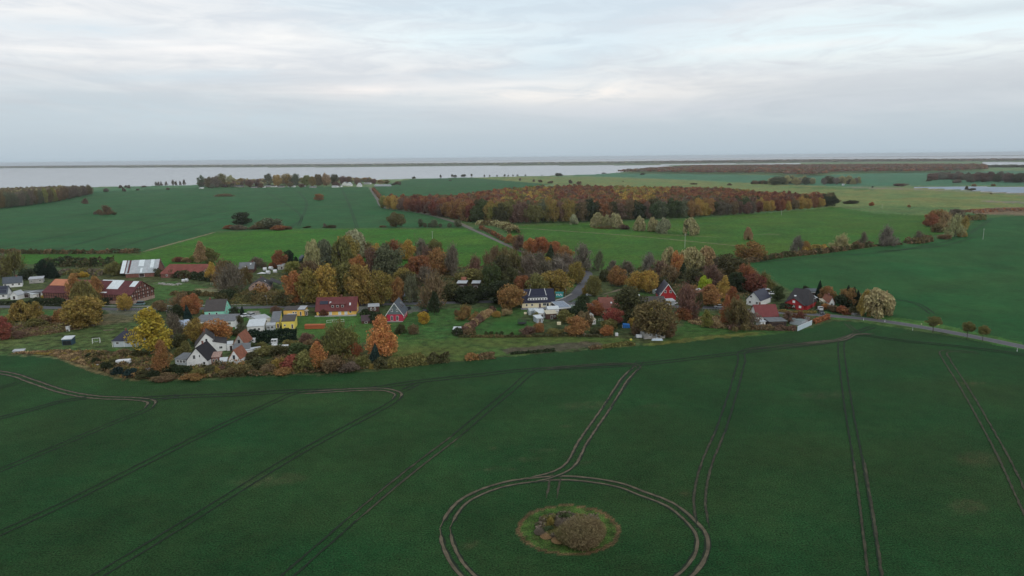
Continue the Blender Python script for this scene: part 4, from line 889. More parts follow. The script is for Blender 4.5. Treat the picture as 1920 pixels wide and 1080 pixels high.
# village trees, right of the road bend and along the south
VT2 = [
 (1113, 556, 26, 38, 'round', 'olive', 'right of the road fork'), (1098, 552, 14, 16, 'bush', 'gold', 'at the fork of the road'), (1135, 527, 24, 22, 'bush', 'dark olive', 'left of the orange brown garden tree'), (1159, 536, 32, 36, 'round', 'orange brown', 'behind the red brown roof'), (1192, 546, 34, 36, 'round', 'gold', 'left of two above the big dark tree'), (1217, 548, 36, 40, 'round', 'gold', 'right of two above the big dark tree'),
 (1175, 515, 32, 26, 'loose', 'grey brown', 'behind the gold trees'), (1150, 508, 22, 20, 'loose', 'grey', 'on the meadow behind the village'), (1217, 508, 24, 34, 'loose', 'grey', 'behind the gold trees'), (1236, 524, 42, 36, 'loose', 'reddish brown', 'behind the red gabled house'), (1252, 510, 34, 44, 'willow', 'pale olive', 'leftmost of the pale ones behind the red gable'), (1243, 545, 34, 26, 'bush', 'dark olive', 'left of the red gabled house'),
 (1270, 514, 24, 42, 'round', 'orange', 'between the pale willows'), (1293, 508, 44, 42, 'willow', 'pale olive', 'widest of the pale ones behind the red gable'), (1324, 505, 30, 42, 'willow', 'pale brown', 'rightmost of the pale ones behind the red gable'), (1281, 522, 20, 28, 'conifer', 'dark green', 'under the pale willows'), (1255, 530, 40, 32, 'loose', 'brown', 'above the red gabled house'), (1300, 535, 40, 30, 'round', 'dark olive', 'between the two gardens'),
 (1330, 536, 50, 40, 'loose', 'reddish brown', 'behind the lime tree'), (1362, 516, 44, 38, 'round', 'dark olive', 'darkest at the corner of the right field'), (1383, 508, 30, 24, 'bush', 'dark olive', 'at the corner of the right field'), (1345, 505, 34, 24, 'loose', 'grey brown', 'at the meadow behind the dark tree'), (1322, 548, 24, 30, 'round', 'lime yellow', 'bright beside the orange house'), (1380, 548, 32, 36, 'round', 'dark green', 'behind the white house'),
 (1398, 530, 40, 34, 'loose', 'russet', 'behind the white house'), (1410, 548, 42, 34, 'round', 'dark red', 'behind the navy roofed white house'), (1433, 545, 32, 36, 'loose', 'olive', 'right behind the white house'), (1350, 530, 34, 26, 'loose', 'brown', 'behind the orange house'), (1285, 596, 44, 64, 'loose', 'reddish brown', 'tall right of the red gable'), (1283, 598, 30, 24, 'bush', 'russet', 'at the foot of the tall bare one'), (1293, 556, 32, 22, 'round', 'orange brown', 'behind the tall reddish bare tree'),
 (1332, 572, 46, 38, 'upright', 'orange brown', 'wide in front of the orange house'), (1356, 562, 24, 44, 'upright', 'gold', 'between the orange house and the white house'), (1373, 587, 30, 48, 'upright', 'russet', 'left of the white house'), (1311, 582, 14, 34, 'bush', 'dark olive', 'left of the orange house'), (1180, 602, 52, 62, 'round', 'dark olive', 'big and dense beside the red brown roof'), (1230, 630, 78, 66, 'round', 'olive brown', 'huge over the grey hut'), (1207, 600, 16, 22, 'round', 'yellow', 'on the left shoulder of the huge tree'),
 (1255, 634, 24, 30, 'round', 'brown', 'at the right of the grey hut'), (1195, 628, 22, 26, 'bush', 'brown', 'left above the grey hut'), (1112, 592, 30, 28, 'round', 'deep orange', 'left of the red brown roof'), (1149, 609, 36, 30, 'round', 'red', 'in front of the red brown roof'), (1085, 597, 34, 36, 'bush', 'dark green', 'right of the solar carport'), (1093, 568, 22, 14, 'bush', 'dark green', 'at the road by the carport'), (1062, 603, 32, 22, 'bush', 'olive', 'right of the white sheds'),
 (1080, 627, 42, 32, 'round', 'orange brown', 'wide below the small garden shed'), (1095, 612, 32, 28, 'bush', 'brown', 'left of the small garden shed'), (1137, 629, 24, 20, 'bush', 'orange', 'small at the lower garden edge'), (1142, 616, 30, 16, 'bush', 'olive', 'below the red tree'), (1010, 622, 20, 16, 'bush', 'orange brown', 'below the white sheds'), (990, 628, 30, 16, 'bush', 'reddish brown', 'at the lower garden edge'), (932, 594, 18, 11, 'bush', 'gold', 'on the lawn edge left of the blue roofed house'),
 (950, 592, 20, 12, 'bush', 'pale brown', 'on the lawn edge left of the blue roofed house'), (927, 586, 6, 12, 'conifer', 'evergreen', 'tiny on the lawn edge'), (1005, 597, 14, 12, 'bush', 'olive', 'by the greenhouse frame'), (1040, 627, 30, 10, 'bush', 'olive', 'at the lower garden edge'), (1120, 624, 24, 10, 'bush', 'dark olive', 'below the small garden shed'), (1187, 612, 20, 16, 'bush', 'gold', 'by the blue tarp'),
 (876, 599, 36, 26, 'loose', 'orange brown', 'alone on the green orchard'), (857, 592, 12, 12, 'bush', 'brown', 'left of the orchard tree'), (795, 608, 21, 23, 'round', 'yellow', 'right of the crimson house'), (715, 672, 54, 78, 'upright', 'pale orange', 'large and glowing below the crimson house'), (733, 664, 24, 40, 'upright', 'pale orange', 'as right shoulder of the glowing birch'), (703, 686, 24, 40, 'conifer', 'blue green', 'in front of the glowing birch'),
 (752, 626, 22, 18, 'bush', 'dark olive', 'below the crimson house'), (775, 626, 20, 17, 'bush', 'brown', 'below the crimson house'), (640, 666, 64, 66, 'loose', 'olive', 'broad left of the glowing birch'), (652, 662, 36, 44, 'round', 'yellow green', 'thin leaved left of the glowing birch'), (665, 668, 28, 24, 'round', 'deep orange', 'small left of the glowing birch'), (598, 693, 34, 52, 'upright', 'orange', 'at the lower edge of the village'), (573, 697, 44, 38, 'bush', 'olive', 'left of the orange birch'),
 (547, 695, 38, 30, 'bush', 'red', 'left of the orange birch'), (522, 694, 24, 22, 'bush', 'olive gold', 'in the scrub at the lower edge'), (530, 702, 34, 14, 'bush', 'orange brown', 'in the scrub at the lower edge'), (625, 698, 40, 30, 'bush', 'brown', 'right of the orange birch'), (680, 690, 26, 24, 'bush', 'olive', 'left of the blue green conifer'), (655, 697, 38, 18, 'bush', 'grey brown', 'in the scrub at the lower edge'), (615, 650, 26, 30, 'bush', 'dark olive', 'at the lawn below the long red house'),
 (454, 592, 10, 17, 'conifer', 'evergreen', 'column beside the two cars'), (441, 594, 20, 18, 'bush', 'dark green', 'right of the mint house'), (517, 592, 24, 18, 'bush', 'reddish brown', 'left of the orange garage'), (448, 608, 16, 16, 'bush', 'dark olive', 'at the end of the low grey outbuilding'), (455, 628, 18, 20, 'bush', 'grey green', 'above the small orange roofed house'), (440, 630, 22, 12, 'bush', 'dark olive', 'above the small orange roofed house'), (607, 592, 16, 12, 'bush', 'dark red', 'in front of the long red house'), (550, 577, 10, 9, 'bush', 'dark green', 'behind the orange garage'),
 (345, 668, 26, 28, 'bush', 'olive', 'left of the long white cottage'), (338, 650, 30, 22, 'bush', 'dark olive', 'by the pale tank'), (1385, 616, 52, 56, 'loose', 'olive brown', 'wide left of the red roofed house'), (1364, 610, 26, 54, 'upright', 'deep orange', 'left of the wide bare tree'), (1326, 614, 20, 32, 'upright', 'yellow green', 'alone on the rough grass'), (1405, 615, 34, 30, 'bush', 'grey brown', 'in front of the red roofed house'), (1342, 612, 30, 10, 'bush', 'pale brown', 'on the rough grass'), (1500, 604, 34, 20, 'loose', 'dark red', 'below the big dark roof'),
 (1478, 606, 26, 24, 'loose', 'reddish brown', 'between the red roof and the white wall'), (1535, 562, 16, 34, 'conifer', 'evergreen', 'right of the big dark roof'), (1510, 548, 14, 12, 'bush', 'dark green', 'behind the big dark roof'), (1459, 563, 22, 26, 'round', 'green', 'left of the big dark roof'), (1450, 545, 16, 14, 'round', 'olive', 'left behind the big dark roof'), (1550, 568, 26, 30, 'round', 'orange brown', 'beside the cream cottage'), (1546, 581, 14, 12, 'round', 'orange', 'small before the cream cottage'), (1561, 566, 20, 16, 'bush', 'olive', 'beside the cream cottage'),
 (1588, 575, 16, 38, 'conifer', 'evergreen', 'left of three at the village end'), (1598, 576, 16, 36, 'conifer', 'evergreen', 'middle of three at the village end'), (1608, 578, 14, 32, 'conifer', 'evergreen', 'right of three at the village end'), (1589, 575, 34, 34, 'round', 'orange brown', 'round before the three conifers'), (1576, 577, 34, 24, 'bush', 'dark green', 'right of the cream cottage'), (1560, 584, 20, 12, 'bush', 'brown', 'by the road at the cream cottage'), (1583, 588, 30, 14, 'bush', 'russet', 'by the road at the village end'),
 (1535, 580, 14, 14, 'bush', 'dark olive', 'by the road past the big dark roof'), (1643, 593, 50, 50, 'willow', 'pale olive', 'big and pale at the end of the village'), (1620, 592, 26, 44, 'willow', 'olive gold', 'as left shoulder of the big pale willow'), (1625, 580, 22, 36, 'upright', 'pale brown', 'behind the big pale willow'), (1660, 590, 24, 38, 'willow', 'pale olive', 'as right shoulder of the big pale willow'), (1600, 590, 26, 16, 'bush', 'dark olive', 'by the white railing'), (1516, 562, 10, 14, 'bush', 'dark olive', 'beside the white carport'),
]
for (px, py, w, h, st, c, wh, *kw) in VT2: T(px, py, w, h, st, c, wh, *kw)
for px, py, w, h, wh in [(1749, 624, 25, 31, 'nearest the village of the three on the road'), (1813, 635, 22, 31, 'middle of the three on the road'), (1842, 640, 19, 29, 'last of the three on the road')]:
    T(px, py, w, h, 'round', 'olive', wh, 'roadside tree', lift=.42)
# scrub at the lower edge of the village
VB = [(167, 669, 12, 9, 'dark green'), (180, 684, 18, 18, 'dark green'), (199, 694, 22, 22, 'dark green'), (222, 702, 24, 20, 'blue green'), (246, 706, 26, 20, 'blue green'), (270, 708, 26, 18, 'dark olive'), (215, 684, 20, 16, 'dark olive'), (258, 668, 34, 12, 'dark olive'), (232, 664, 30, 12, 'brown'),
      (290, 707, 24, 18, 'dark green'), (322, 700, 30, 22, 'dark green'), (345, 702, 34, 22, 'dark green'), (372, 705, 32, 20, 'olive'), (392, 702, 26, 20, 'dark olive'), (405, 700, 20, 16, 'olive gold'), (430, 704, 34, 18, 'olive brown'), (455, 700, 36, 22, 'olive brown'), (482, 692, 44, 30, 'dark olive'), (505, 698, 34, 22, 'brown'), (470, 675, 34, 20, 'dark olive'), (495, 665, 40, 24, 'olive'),
      (525, 668, 46, 28, 'dark olive'), (560, 665, 44, 30, 'green'), (585, 655, 34, 26, 'brown'), (545, 650, 30, 18, 'olive'), (470, 652, 24, 16, 'green'), (490, 650, 22, 12, 'olive'), (575, 640, 26, 22, 'reddish brown'), (600, 668, 30, 24, 'olive'), (640, 690, 36, 24, 'dark olive'), (415, 695, 16, 12, 'reddish brown'), (360, 712, 40, 14, 'orange brown'), (310, 712, 44, 12, 'brown'), (700, 690, 22, 12, 'olive gold'), (395, 655, 20, 10, 'dark green')]
for i, (px, py, w, h, c) in enumerate(VB):
    if px < 300: wh = 'in the scrub below the grey bungalow, ' + ('at its left end' if px < 205 else 'in its middle' if px < 250 else 'at its right end')
    elif px < 470: wh = 'in the scrub before the white cottages, ' + ('at its left' if px < 365 else 'in its middle' if px < 410 else 'at its right')
    else: wh = 'in the scrub right of the white cottages, ' + ('near them' if px < 500 else 'below the caravans' if px < 550 else 'near the orange birch')
    T(px, py, w, h * .72, 'bush', c, wh, group='scrub along the lower village edge')
for i, (px, py) in enumerate([(912, 627), (921, 627), (932, 628), (941, 627), (960, 628)]): T(px, py, 8, 6, 'bush', 'green', 'in the short clipped row on the lawn', 'ball bush', group='clipped ball bushes on the lawn')
H = hedge
H([(467, 639), (512, 641), (557, 637)], 5, 4.6, 'evergreen', 'tall dark evergreen hedge in front of the white roofed greenhouse', size=.45, ragged=.15)
H([(62, 571), (92, 572), (122, 573)], 4, 3.5, 'dark green', 'dark clipped hedge on the village road at the left', size=.45, ragged=.15)
H([(-20, 571), (30, 571), (58, 571)], 3, 1.8, 'dark green', 'low dark hedge at the left edge by the road', size=.45, ragged=.2)
H([(925, 584), (905, 598), (885, 614), (868, 627)], 3.2, 2.6, 'reddish brown', 'reddish hedge running down the garden from the blue roofed house', colr2='pale brown', size=.4)
H([(848, 629), (868, 628), (890, 630)], 3, 2.8, 'dark green', 'dark bushes at the foot of the orchard hut', colr2='brown', size=.4, name='bush_row')
H([(700, 691), (740, 687), (780, 684), (842, 678)], 3.4, 3.2, 'dark olive', 'dark hedge between orchard and front field', colr2='olive', size=.45)
H([(872, 675), (900, 673), (928, 671)], 2.6, 2.2, 'orange brown', 'rusty low hedge on the front field edge', colr2='brown', size=.4)
H([(1105, 655), (1150, 650), (1190, 647)], 2, 1.3, 'brown', 'low brown scrub below the garden with the white tank', colr2='olive', size=.4)
H([(225, 515), (290, 517), (370, 524), (400, 528)], 5, 4.0, 'dark olive', 'dark hedge in front of the long red barn', colr2='dark green', size=.6)
H([(95, 496), (130, 498), (170, 499), (215, 496)], 14, 5, 'dark olive', 'long dark thicket lying in the meadow at the left', colr2='dark green', size=.9, name='thicket', cat='thicket', dens=6)
H([(115, 514), (160, 514), (200, 515)], 10, 3, 'grey brown', 'grey brown scrub behind the long barn', colr2='olive', size=.8, name='thicket', cat='thicket', dens=6)
H([(440, 552), (425, 560), (412, 570)], 6, 4, 'dark olive', 'dark hedge beside the rough grass in the middle left', colr2='dark green', size=.5)
H([(470, 565), (500, 568), (530, 571), (555, 573)], 9, 5, 'dark olive', 'dark bushy bank above the village road', colr2='olive brown', size=.6, name='thicket', cat='thicket', dens=6)
H([(484, 560), (496, 562)], 7, 7, 'orange brown', 'orange brown thicket under the arched gable', size=.6, name='thicket', cat='thicket')
H([(320, 553), (360, 553), (410, 556)], 3, 2, 'olive brown', 'brown hedge around the green paddock', colr2='dark olive', size=.5)
H([(1462, 578), (1480, 579), (1503, 580)], 2.2, 2.4, 'dark green', 'dark clipped hedge before the red house with the big dark roof', size=.4, ragged=.1)
H([(1525, 607), (1540, 602), (1553, 597)], 1.8, 2.0, 'deep orange', 'rust coloured beech hedge at the corner of the front field', size=.35, ragged=.1)
H([(1460, 584), (1490, 587), (1530, 588)], 1.5, 1.0, 'olive gold', 'low yellowish hedge along the village road at the right', size=.35)
H([(1365, 617), (1420, 618), (1465, 619), (1492, 620)], 2.5, 1.8, 'reddish brown', 'purple brown hedge along the garden at the front field', colr2='brown', size=.4)
H([(940, 584), (960, 583)], 2, 1.2, 'brown', 'low brown bed beside the round brown tree', size=.4)
H([(860, 632), (980, 632), (1060, 630), (1130, 632)], 2, .8, 'dark olive', 'low dark hedge at the lower garden edge', colr2='olive brown', size=.35)
H([(700, 605), (720, 612), (690, 600)], 3, 2.5, 'dark green', 'dark hedge left of the crimson house', size=.45)
H([(680, 592), (702, 598), (712, 604)], 3, 3.2, 'dark green', 'dark hedge below the small brown garage', size=.45)
H([(958, 664), (990, 662), (1040, 658)], 1.6, .8, 'dark green', 'dark green crop rows on the brown soil strip', size=.4, name='crop_row', cat='crop')
# belt of rough undergrowth at the village edge and field margins
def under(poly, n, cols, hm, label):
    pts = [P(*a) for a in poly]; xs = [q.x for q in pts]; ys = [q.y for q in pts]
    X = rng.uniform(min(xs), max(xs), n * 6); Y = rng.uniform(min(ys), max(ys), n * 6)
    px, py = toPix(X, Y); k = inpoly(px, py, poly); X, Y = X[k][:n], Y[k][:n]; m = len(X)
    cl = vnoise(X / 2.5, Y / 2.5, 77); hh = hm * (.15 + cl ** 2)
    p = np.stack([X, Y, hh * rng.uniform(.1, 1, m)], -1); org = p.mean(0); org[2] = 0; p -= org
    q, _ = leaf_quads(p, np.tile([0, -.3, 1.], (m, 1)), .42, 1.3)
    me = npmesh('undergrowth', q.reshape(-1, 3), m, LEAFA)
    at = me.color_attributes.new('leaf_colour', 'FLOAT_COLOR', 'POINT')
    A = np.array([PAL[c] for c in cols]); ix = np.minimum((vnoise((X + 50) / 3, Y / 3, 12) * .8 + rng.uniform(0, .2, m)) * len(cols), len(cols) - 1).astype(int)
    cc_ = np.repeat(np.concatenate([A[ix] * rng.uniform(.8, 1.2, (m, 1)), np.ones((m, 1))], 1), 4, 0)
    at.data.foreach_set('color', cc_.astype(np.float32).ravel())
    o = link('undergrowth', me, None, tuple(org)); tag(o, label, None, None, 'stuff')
under([(150, 664), (260, 660), (320, 690), (480, 680), (600, 660), (690, 670), (700, 692), (480, 706), (300, 712), (225, 708), (170, 690)], 30000, ['olive brown', 'dark olive', 'brown', 'olive', 'orange brown'], 2.2, 'rough brown and olive undergrowth along the lower edge of the village')
under([(20, 663), (100, 657), (200, 660), (225, 700), (170, 688), (90, 666)], 7000, ['pale brown', 'brown', 'olive gold'], 1.0, 'dry pale grass strip along the front field at the left')
under([(0, 606), (60, 605), (130, 590), (170, 600), (180, 612), (90, 628), (0, 638)], 9000, ['reddish brown', 'brown', 'olive', 'grey brown'], 1.8, 'brown and olive undergrowth below the road at the left')
under([(440, 556), (470, 540), (540, 545), (560, 570), (480, 572), (420, 572)], 9000, ['dark olive', 'olive', 'olive brown'], 1.8, 'olive undergrowth beside the house with the arched gable')
under([(1290, 596), (1350, 592), (1400, 600), (1410, 616), (1340, 616), (1290, 606)], 6000, ['olive', 'brown', 'pale brown'], 1.0, 'rough grass and brown weeds below the village road at the right')
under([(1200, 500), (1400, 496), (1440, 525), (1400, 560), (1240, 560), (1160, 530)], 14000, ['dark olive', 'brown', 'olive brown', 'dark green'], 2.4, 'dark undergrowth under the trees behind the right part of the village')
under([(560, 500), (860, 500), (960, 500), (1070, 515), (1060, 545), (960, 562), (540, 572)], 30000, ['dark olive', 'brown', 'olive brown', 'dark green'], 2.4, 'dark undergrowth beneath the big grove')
# pond island in the front field
ic2 = P(1092, 1012)
def at_island(px, py, w, h, st, c, wh, kw=None): T(px, py, w, h, st, c, wh, kw)
g = None
under([(1003, 990), (1020, 968), (1060, 962), (1120, 968), (1135, 990), (1120, 1012), (1080, 1024), (1040, 1012)], 4200, ['dark olive', 'olive', 'grey brown', 'green'], .8, 'grass and weeds on the field island')
T(1090, 1016, 74, 46, 'thicket', 'brown', 'filling the right side of the field island', 'big thicket of thin stems'); T(1066, 1012, 46, 28, 'thicket', 'olive brown', 'in the middle of the field island', 'low thicket of thin stems'); T(1112, 1008, 44, 38, 'thicket', 'brown', 'at the right end of the field island', 'thicket of thin stems')
T(1053, 985, 26, 10, 'thicket', 'grey brown', 'dead and dark on the field island', 'brushwood heap'); T(1033, 985, 14, 15, 'bush', 'olive gold', 'small on the field island'); T(1012, 1000, 20, 8, 'thicket', 'grey brown', 'at the left end of the field island', 'reed tuft'); T(1024, 1007, 20, 5, 'thicket', 'pale brown', 'left of two at the front of the field island', 'reed tuft'); T(1046, 1015, 22, 6, 'thicket', 'pale brown', 'right of two at the front of the field island', 'reed tuft')
T(1027, 996, 24, 8, 'bush', 'green', 'low inside the field island')

# ------------------------------------------------------------------ building materials
W_WHITE = surf('white_plaster', (.74, .75, .74), .85, .12, .8); W_CREAM = surf('cream_plaster', (.76, .68, .46), .85, .1, .8); W_MINT = surf('mint_plaster', (.30, .72, .56), .85, .08, .6)
W_YEL = surf('yellow_plaster', (.82, .66, .14), .85, .1, .6); W_ORY = surf('ochre_plaster', (.78, .48, .12), .85, .12, .6); W_ORA = surf('orange_plaster', (.74, .34, .10), .85, .1, .6)
W_CRIM = surf('crimson_boards', (.50, .035, .075), .8, .12, .8, lines=2, axis='Z'); W_RED = surf('red_boards', (.40, .03, .035), .8, .12, .8, lines=2, axis='Z'); W_PINK = surf('old_brick', (.42, .30, .25), .9, .3, 1.2, lines=3, axis='Z')
W_BRICK = surf('dark_brick', (.22, .10, .08), .9, .35, 1.0, lines=3, axis='Z'); W_GREY = surf('grey_boards', (.40, .44, .47), .8, .12, 1); W_DARK = surf('dark_timber', (.045, .03, .028), .85, .3, 2); W_SLATE = surf('slate_cladding', (.14, .18, .19), .7, .15, 1.5, lines=2, axis='Z')
W_BLGR = surf('pale_blue_boards', (.48, .54, .58), .8, .1, 1); W_CONC = surf('concrete', (.36, .35, .33), .9, .25, .7); W_BROWN = surf('brown_boards', (.10, .05, .04), .8, .2, 1, lines=2, axis='X')
T_RED = surf('red_tiles', (.15, .045, .045), .85, .22, .8, lines=1.6, axis='Y'); T_ORA = surf('orange_tiles', (.27, .105, .065), .85, .25, .8, lines=1.6, axis='Y'); T_MAR = surf('maroon_tiles', (.125, .04, .042), .85, .25, .6, lines=1.4, axis='Y')
T_BRN = surf('red_brown_tiles', (.22, .085, .065), .85, .2, .8, lines=1.6, axis='Y'); T_DARK = surf('dark_tiles', (.045, .042, .045), .8, .2, .8, lines=1.6, axis='Y'); T_NAVY = surf('navy_tiles', (.018, .020, .045), .45, .15, .8, lines=1.6, axis='Y')
T_GREY = surf('grey_fibre_cement', (.17, .18, .19), .85, .22, .6, lines=1.2, axis='X'); T_LGREY = surf('light_roofing', (.42, .44, .46), .8, .15, .6); T_WHITE = surf('white_sheet_roof', (.62, .66, .68), .6, .12, .7, lines=1.0, axis='X')
T_SLATE = surf('blue_slate', (.085, .10, .12), .65, .15, .8, lines=1.4, axis='Y'); T_CREAM = surf('cream_roofing', (.50, .45, .34), .8, .15, .6); T_GBR = surf('grey_brown_tiles', (.085, .075, .072), .85, .15, .8, lines=1.6, axis='Y')
TRIM = surf('white_trim', (.80, .81, .80), .6, .05, 1); DTRIM = surf('dark_trim', (.05, .05, .055), .6, .1, 1); TIMB = surf('half_timber', (.035, .025, .022), .9, .2, 1)
SOLAR = surf('solar_glass', (.012, .016, .035), .18, .1, .6, spec=.6); SOLAR2 = surf('solar_glass_pale', (.14, .19, .26), .25, .15, .6, spec=.6)
SHEET = surf('galvanised_sheet', (.44, .48, .50), .5, .18, .35, lines=.9, axis='X'); SHEETB = surf('bright_sheet', (.68, .74, .76), .45, .12, .5)
BLUE = surf('blue_tarp', (.04, .20, .55), .5, .2, 2); TEAL = surf('teal_paint', (.05, .33, .33), .6, .15, 1.5); PLASTIC = surf('white_film', (.64, .66, .68), .45, .1, 1)
METAL = surf('grey_metal', (.32, .33, .34), .4, .1, 1, metal=.6); RUBBER = surf('rubber', (.02, .02, .02), .9, .1, 3); RUST = surf('terracotta', (.42, .12, .05), .9, .25, 2, lines=2, axis='X')
WOODM = surf('weathered_timber', (.20, .16, .12), .9, .25, 1.5)

class House:
    """A, B = photo pixels of the foot of the wall that faces the camera; W = depth in metres away from it"""
    def __init__(s, name, label, cat, A, B, W, eave, ridge, wall, roof, mode='along', over=.35, hip=0.0, group=None, skew=0.0, mono='back', thick=.18, verge=None, skip_wall=False):
        a, b = P(*A), P(*B); s.L = L = (b - a).length; s.W = W; s.eave = eave; s.ridge = ridge; s.mode = mode
        s.ang = math.atan2(b.y - a.y, b.x - a.x) + skew
        mid = (a + b) / 2 + Vector((-math.sin(s.ang), math.cos(s.ang), 0)) * W / 2
        s.root = empty(name, mid, s.ang, label, cat, group); s.over = over
        x, y = L / 2, W / 2
        m = MB(); t = thick
        if mode == 'along':
            m.add([(-x, -y, 0), (x, -y, 0), (x, y, 0), (-x, y, 0), (-x, -y, eave), (x, -y, eave), (x, y, eave), (-x, y, eave), (-x + hip, 0, ridge), (x - hip, 0, ridge)],
                  [(0, 1, 5, 4), (2, 3, 7, 6), (3, 2, 1, 0), (1, 2, 6, 9, 5), (3, 0, 4, 8, 7), (4, 5, 9, 8), (6, 7, 8, 9)])
        elif mode == 'gable':
            m.add([(-x, -y, 0), (x, -y, 0), (x, y, 0), (-x, y, 0), (-x, -y, eave), (x, -y, eave), (x, y, eave), (-x, y, eave), (0, -y, ridge), (0, y, ridge)],
                  [(3, 2, 1, 0), (0, 1, 5, 8, 4), (2, 3, 7, 9, 6), (1, 2, 6, 5), (3, 0, 4, 7), (4, 8, 9, 7), (5, 6, 9, 8)])
        else:   # mono / flat: eave = front height, ridge = back height
            m.add([(-x, -y, 0), (x, -y, 0), (x, y, 0), (-x, y, 0), (-x, -y, eave), (x, -y, eave), (x, y, ridge), (-x, y, ridge)],
                  [(3, 2, 1, 0), (0, 1, 5, 4), (1, 2, 6, 5), (2, 3, 7, 6), (3, 0, 4, 7), (4, 5, 6, 7)])
        if not skip_wall: m.build('wall', wall, s.root)
        r = MB(); o = over; g = .02
        if mode == 'along':
            k = (ridge - eave) / y; ez = eave - k * o
            if hip:
                top = [(-x + hip, 0, ridge + t), (x - hip, 0, ridge + t)]
                bt = [(-x - o, -y - o, ez + t), (x + o, -y - o, ez + t), (x + o, y + o, ez + t), (-x - o, y + o, ez + t)]
                lo = [(q[0], q[1], q[2] - t) for q in bt]
                r.add(top + bt + lo, [(2, 3, 1, 0), (3, 4, 1), (4, 5, 0, 1), (5, 2, 0), (6, 7, 3, 2), (7, 8, 4, 3), (8, 9, 5, 4), (9, 6, 2, 5)])
            else:
                for sg in (-1, 1):
                    q = [(-x - o, sg * (y + o), ez + t), (x + o, sg * (y + o), ez + t), (x + o, 0, ridge + t), (-x - o, 0, ridge + t)]
                    if sg == 1: q = q[::-1]
                    r.slab(q, t * .95)
        elif mode == 'gable':
            k = (ridge - eave) / x; ez = eave - k * o
            for sg in (-1, 1):
                q = [(sg * (x + o), -y - o, ez + t), (0, -y - o, ridge + t), (0, y + o, ridge + t), (sg * (x + o), y + o, ez + t)]
                if sg == -1: q = q[::-1]
                q = q[::-1]
                r.slab(q, t * .95)
        else:
            k = (ridge - eave) / (2 * y)
            r.slab([(-x - o, -y - o, eave - k * o + t), (x + o, -y - o, eave - k * o + t), (x + o, y + o, ridge + k * o + t), (-x - o, y + o, ridge + k * o + t)], t * .95)
        s.roof = r.build('roof', roof, s.root)
        if verge and mode == 'gable':
            v = MB(); k = (ridge - eave) / x
            for sg in (-1, 1):
                v.slab([(sg * (x + o + .03), -y - o - .05, ez + t + .03), (0, -y - o - .05, ridge + t + .03), (0, -y - o - .05, ridge - .22), (sg * (x + o + .03), -y - o - .05, ez - .16)][::sg], .08)
            v.build('bargeboard', verge, s.roof)
    def face(s, f):
        x, y = s.L / 2, s.W / 2
        return {'F': (Vector((0, -y, 0)), Vector((1, 0, 0)), Vector((0, -1, 0))), 'B': (Vector((0, y, 0)), Vector((-1, 0, 0)), Vector((0, 1, 0))),
                'R': (Vector((x, 0, 0)), Vector((0, 1, 0)), Vector((1, 0, 0))), 'L': (Vector((-x, 0, 0)), Vector((0, -1, 0)), Vector((-1, 0, 0)))}[f]
    def open(s, f, u, z, w, h, kind='window', frame=TRIM, glass=None, fw=.1, parent=None):
        o, ux, n = s.face(f); c = o + ux * u + Vector((0, 0, z)); up = Vector((0, 0, 1))
        def rect(m, x0, x1, z0, z1, d0, d1):
            q = [c + ux * a + up * b_ + n * d for d in (d0, d1) for a, b_ in ((x0, z0), (x1, z0), (x1, z1), (x0, z1))]
            m.add(q, [(3, 2, 1, 0), (4, 5, 6, 7), (0, 1, 5, 4), (1, 2, 6, 5), (2, 3, 7, 6), (3, 0, 4, 7)])
        m = MB(); a, b_ = w / 2, h
        rect(m, -a, -a + fw, 0, b_, .003, .07); rect(m, a - fw, a, 0, b_, .003, .07); rect(m, -a + fw, a - fw, 0, fw, .003, .07); rect(m, -a + fw, a - fw, b_ - fw, b_, .003, .07)
        if w > .9 and kind == 'window': rect(m, -.03, .03, fw, b_ - fw, .003, .06)
        o_ = m.build(kind, frame, parent or s.root)
        g = MB(); rect(g, -a + fw, a - fw, fw, b_ - fw, .003, .03); g.build('pane' if kind == 'window' or glass is None else 'panel', glass or GLASS, o_)
        return o_
    def wins(s, f, us, z, w=1.1, h=1.2, **k):
        for u in us: s.open(f, u, z, w, h, **k)
    def slope(s, name, u0, u1, t0, t1, mat, side='F', lift=.05, th=.06, parent=None):
        """flat piece lying on a roof slope: u along the ridge, t from eave 0 to ridge 1; side F/B for along, L/R for gable"""
        def pt(u, t):
            if s.mode == 'along':
                sg = -1 if side == 'F' else 1; return Vector((u, sg * s.W / 2 * (1 - t), s.eave + (s.ridge - s.eave) * t + .18))
            if s.mode == 'gable':
                sg = -1 if side == 'L' else 1; return Vector((sg * s.L / 2 * (1 - t), u, s.eave + (s.ridge - s.eave) * t + .18))
            return Vector((u, -s.W / 2 + s.W * t, s.eave + (s.ridge - s.eave) * t + .18))
        q = [pt(u0, t0), pt(u1, t0), pt(u1, t1), pt(u0, t1)]
        n = (q[1] - q[0]).cross(q[3] - q[0]).normalized()
        if n.z < 0: n = -n; q = [q[1], q[0], q[3], q[2]]
        q = [a + n * (lift + th) for a in q]
        m = MB(); m.slab(q, th); return m.build(name, mat, parent or s.roof)
    def chimney(s, u, v=0.0, w=.6, top=.9, mat=None):
        if s.mode == 'along': x, y, z = u, v, s.ridge - abs(v) / (s.W / 2) * (s.ridge - s.eave)
        else: x, y, z = v, u, s.ridge - abs(v) / (s.L / 2) * (s.ridge - s.eave)
        m = MB(); m.box(x - w / 2, x + w / 2, y - w / 2, y + w / 2, z - .3, s.ridge + top); m.box(x - w / 2 - .06, x + w / 2 + .06, y - w / 2 - .06, y + w / 2 + .06, s.ridge + top + .002, s.ridge + top + .12)
        m.build('chimney', mat or W_BRICK, s.roof)
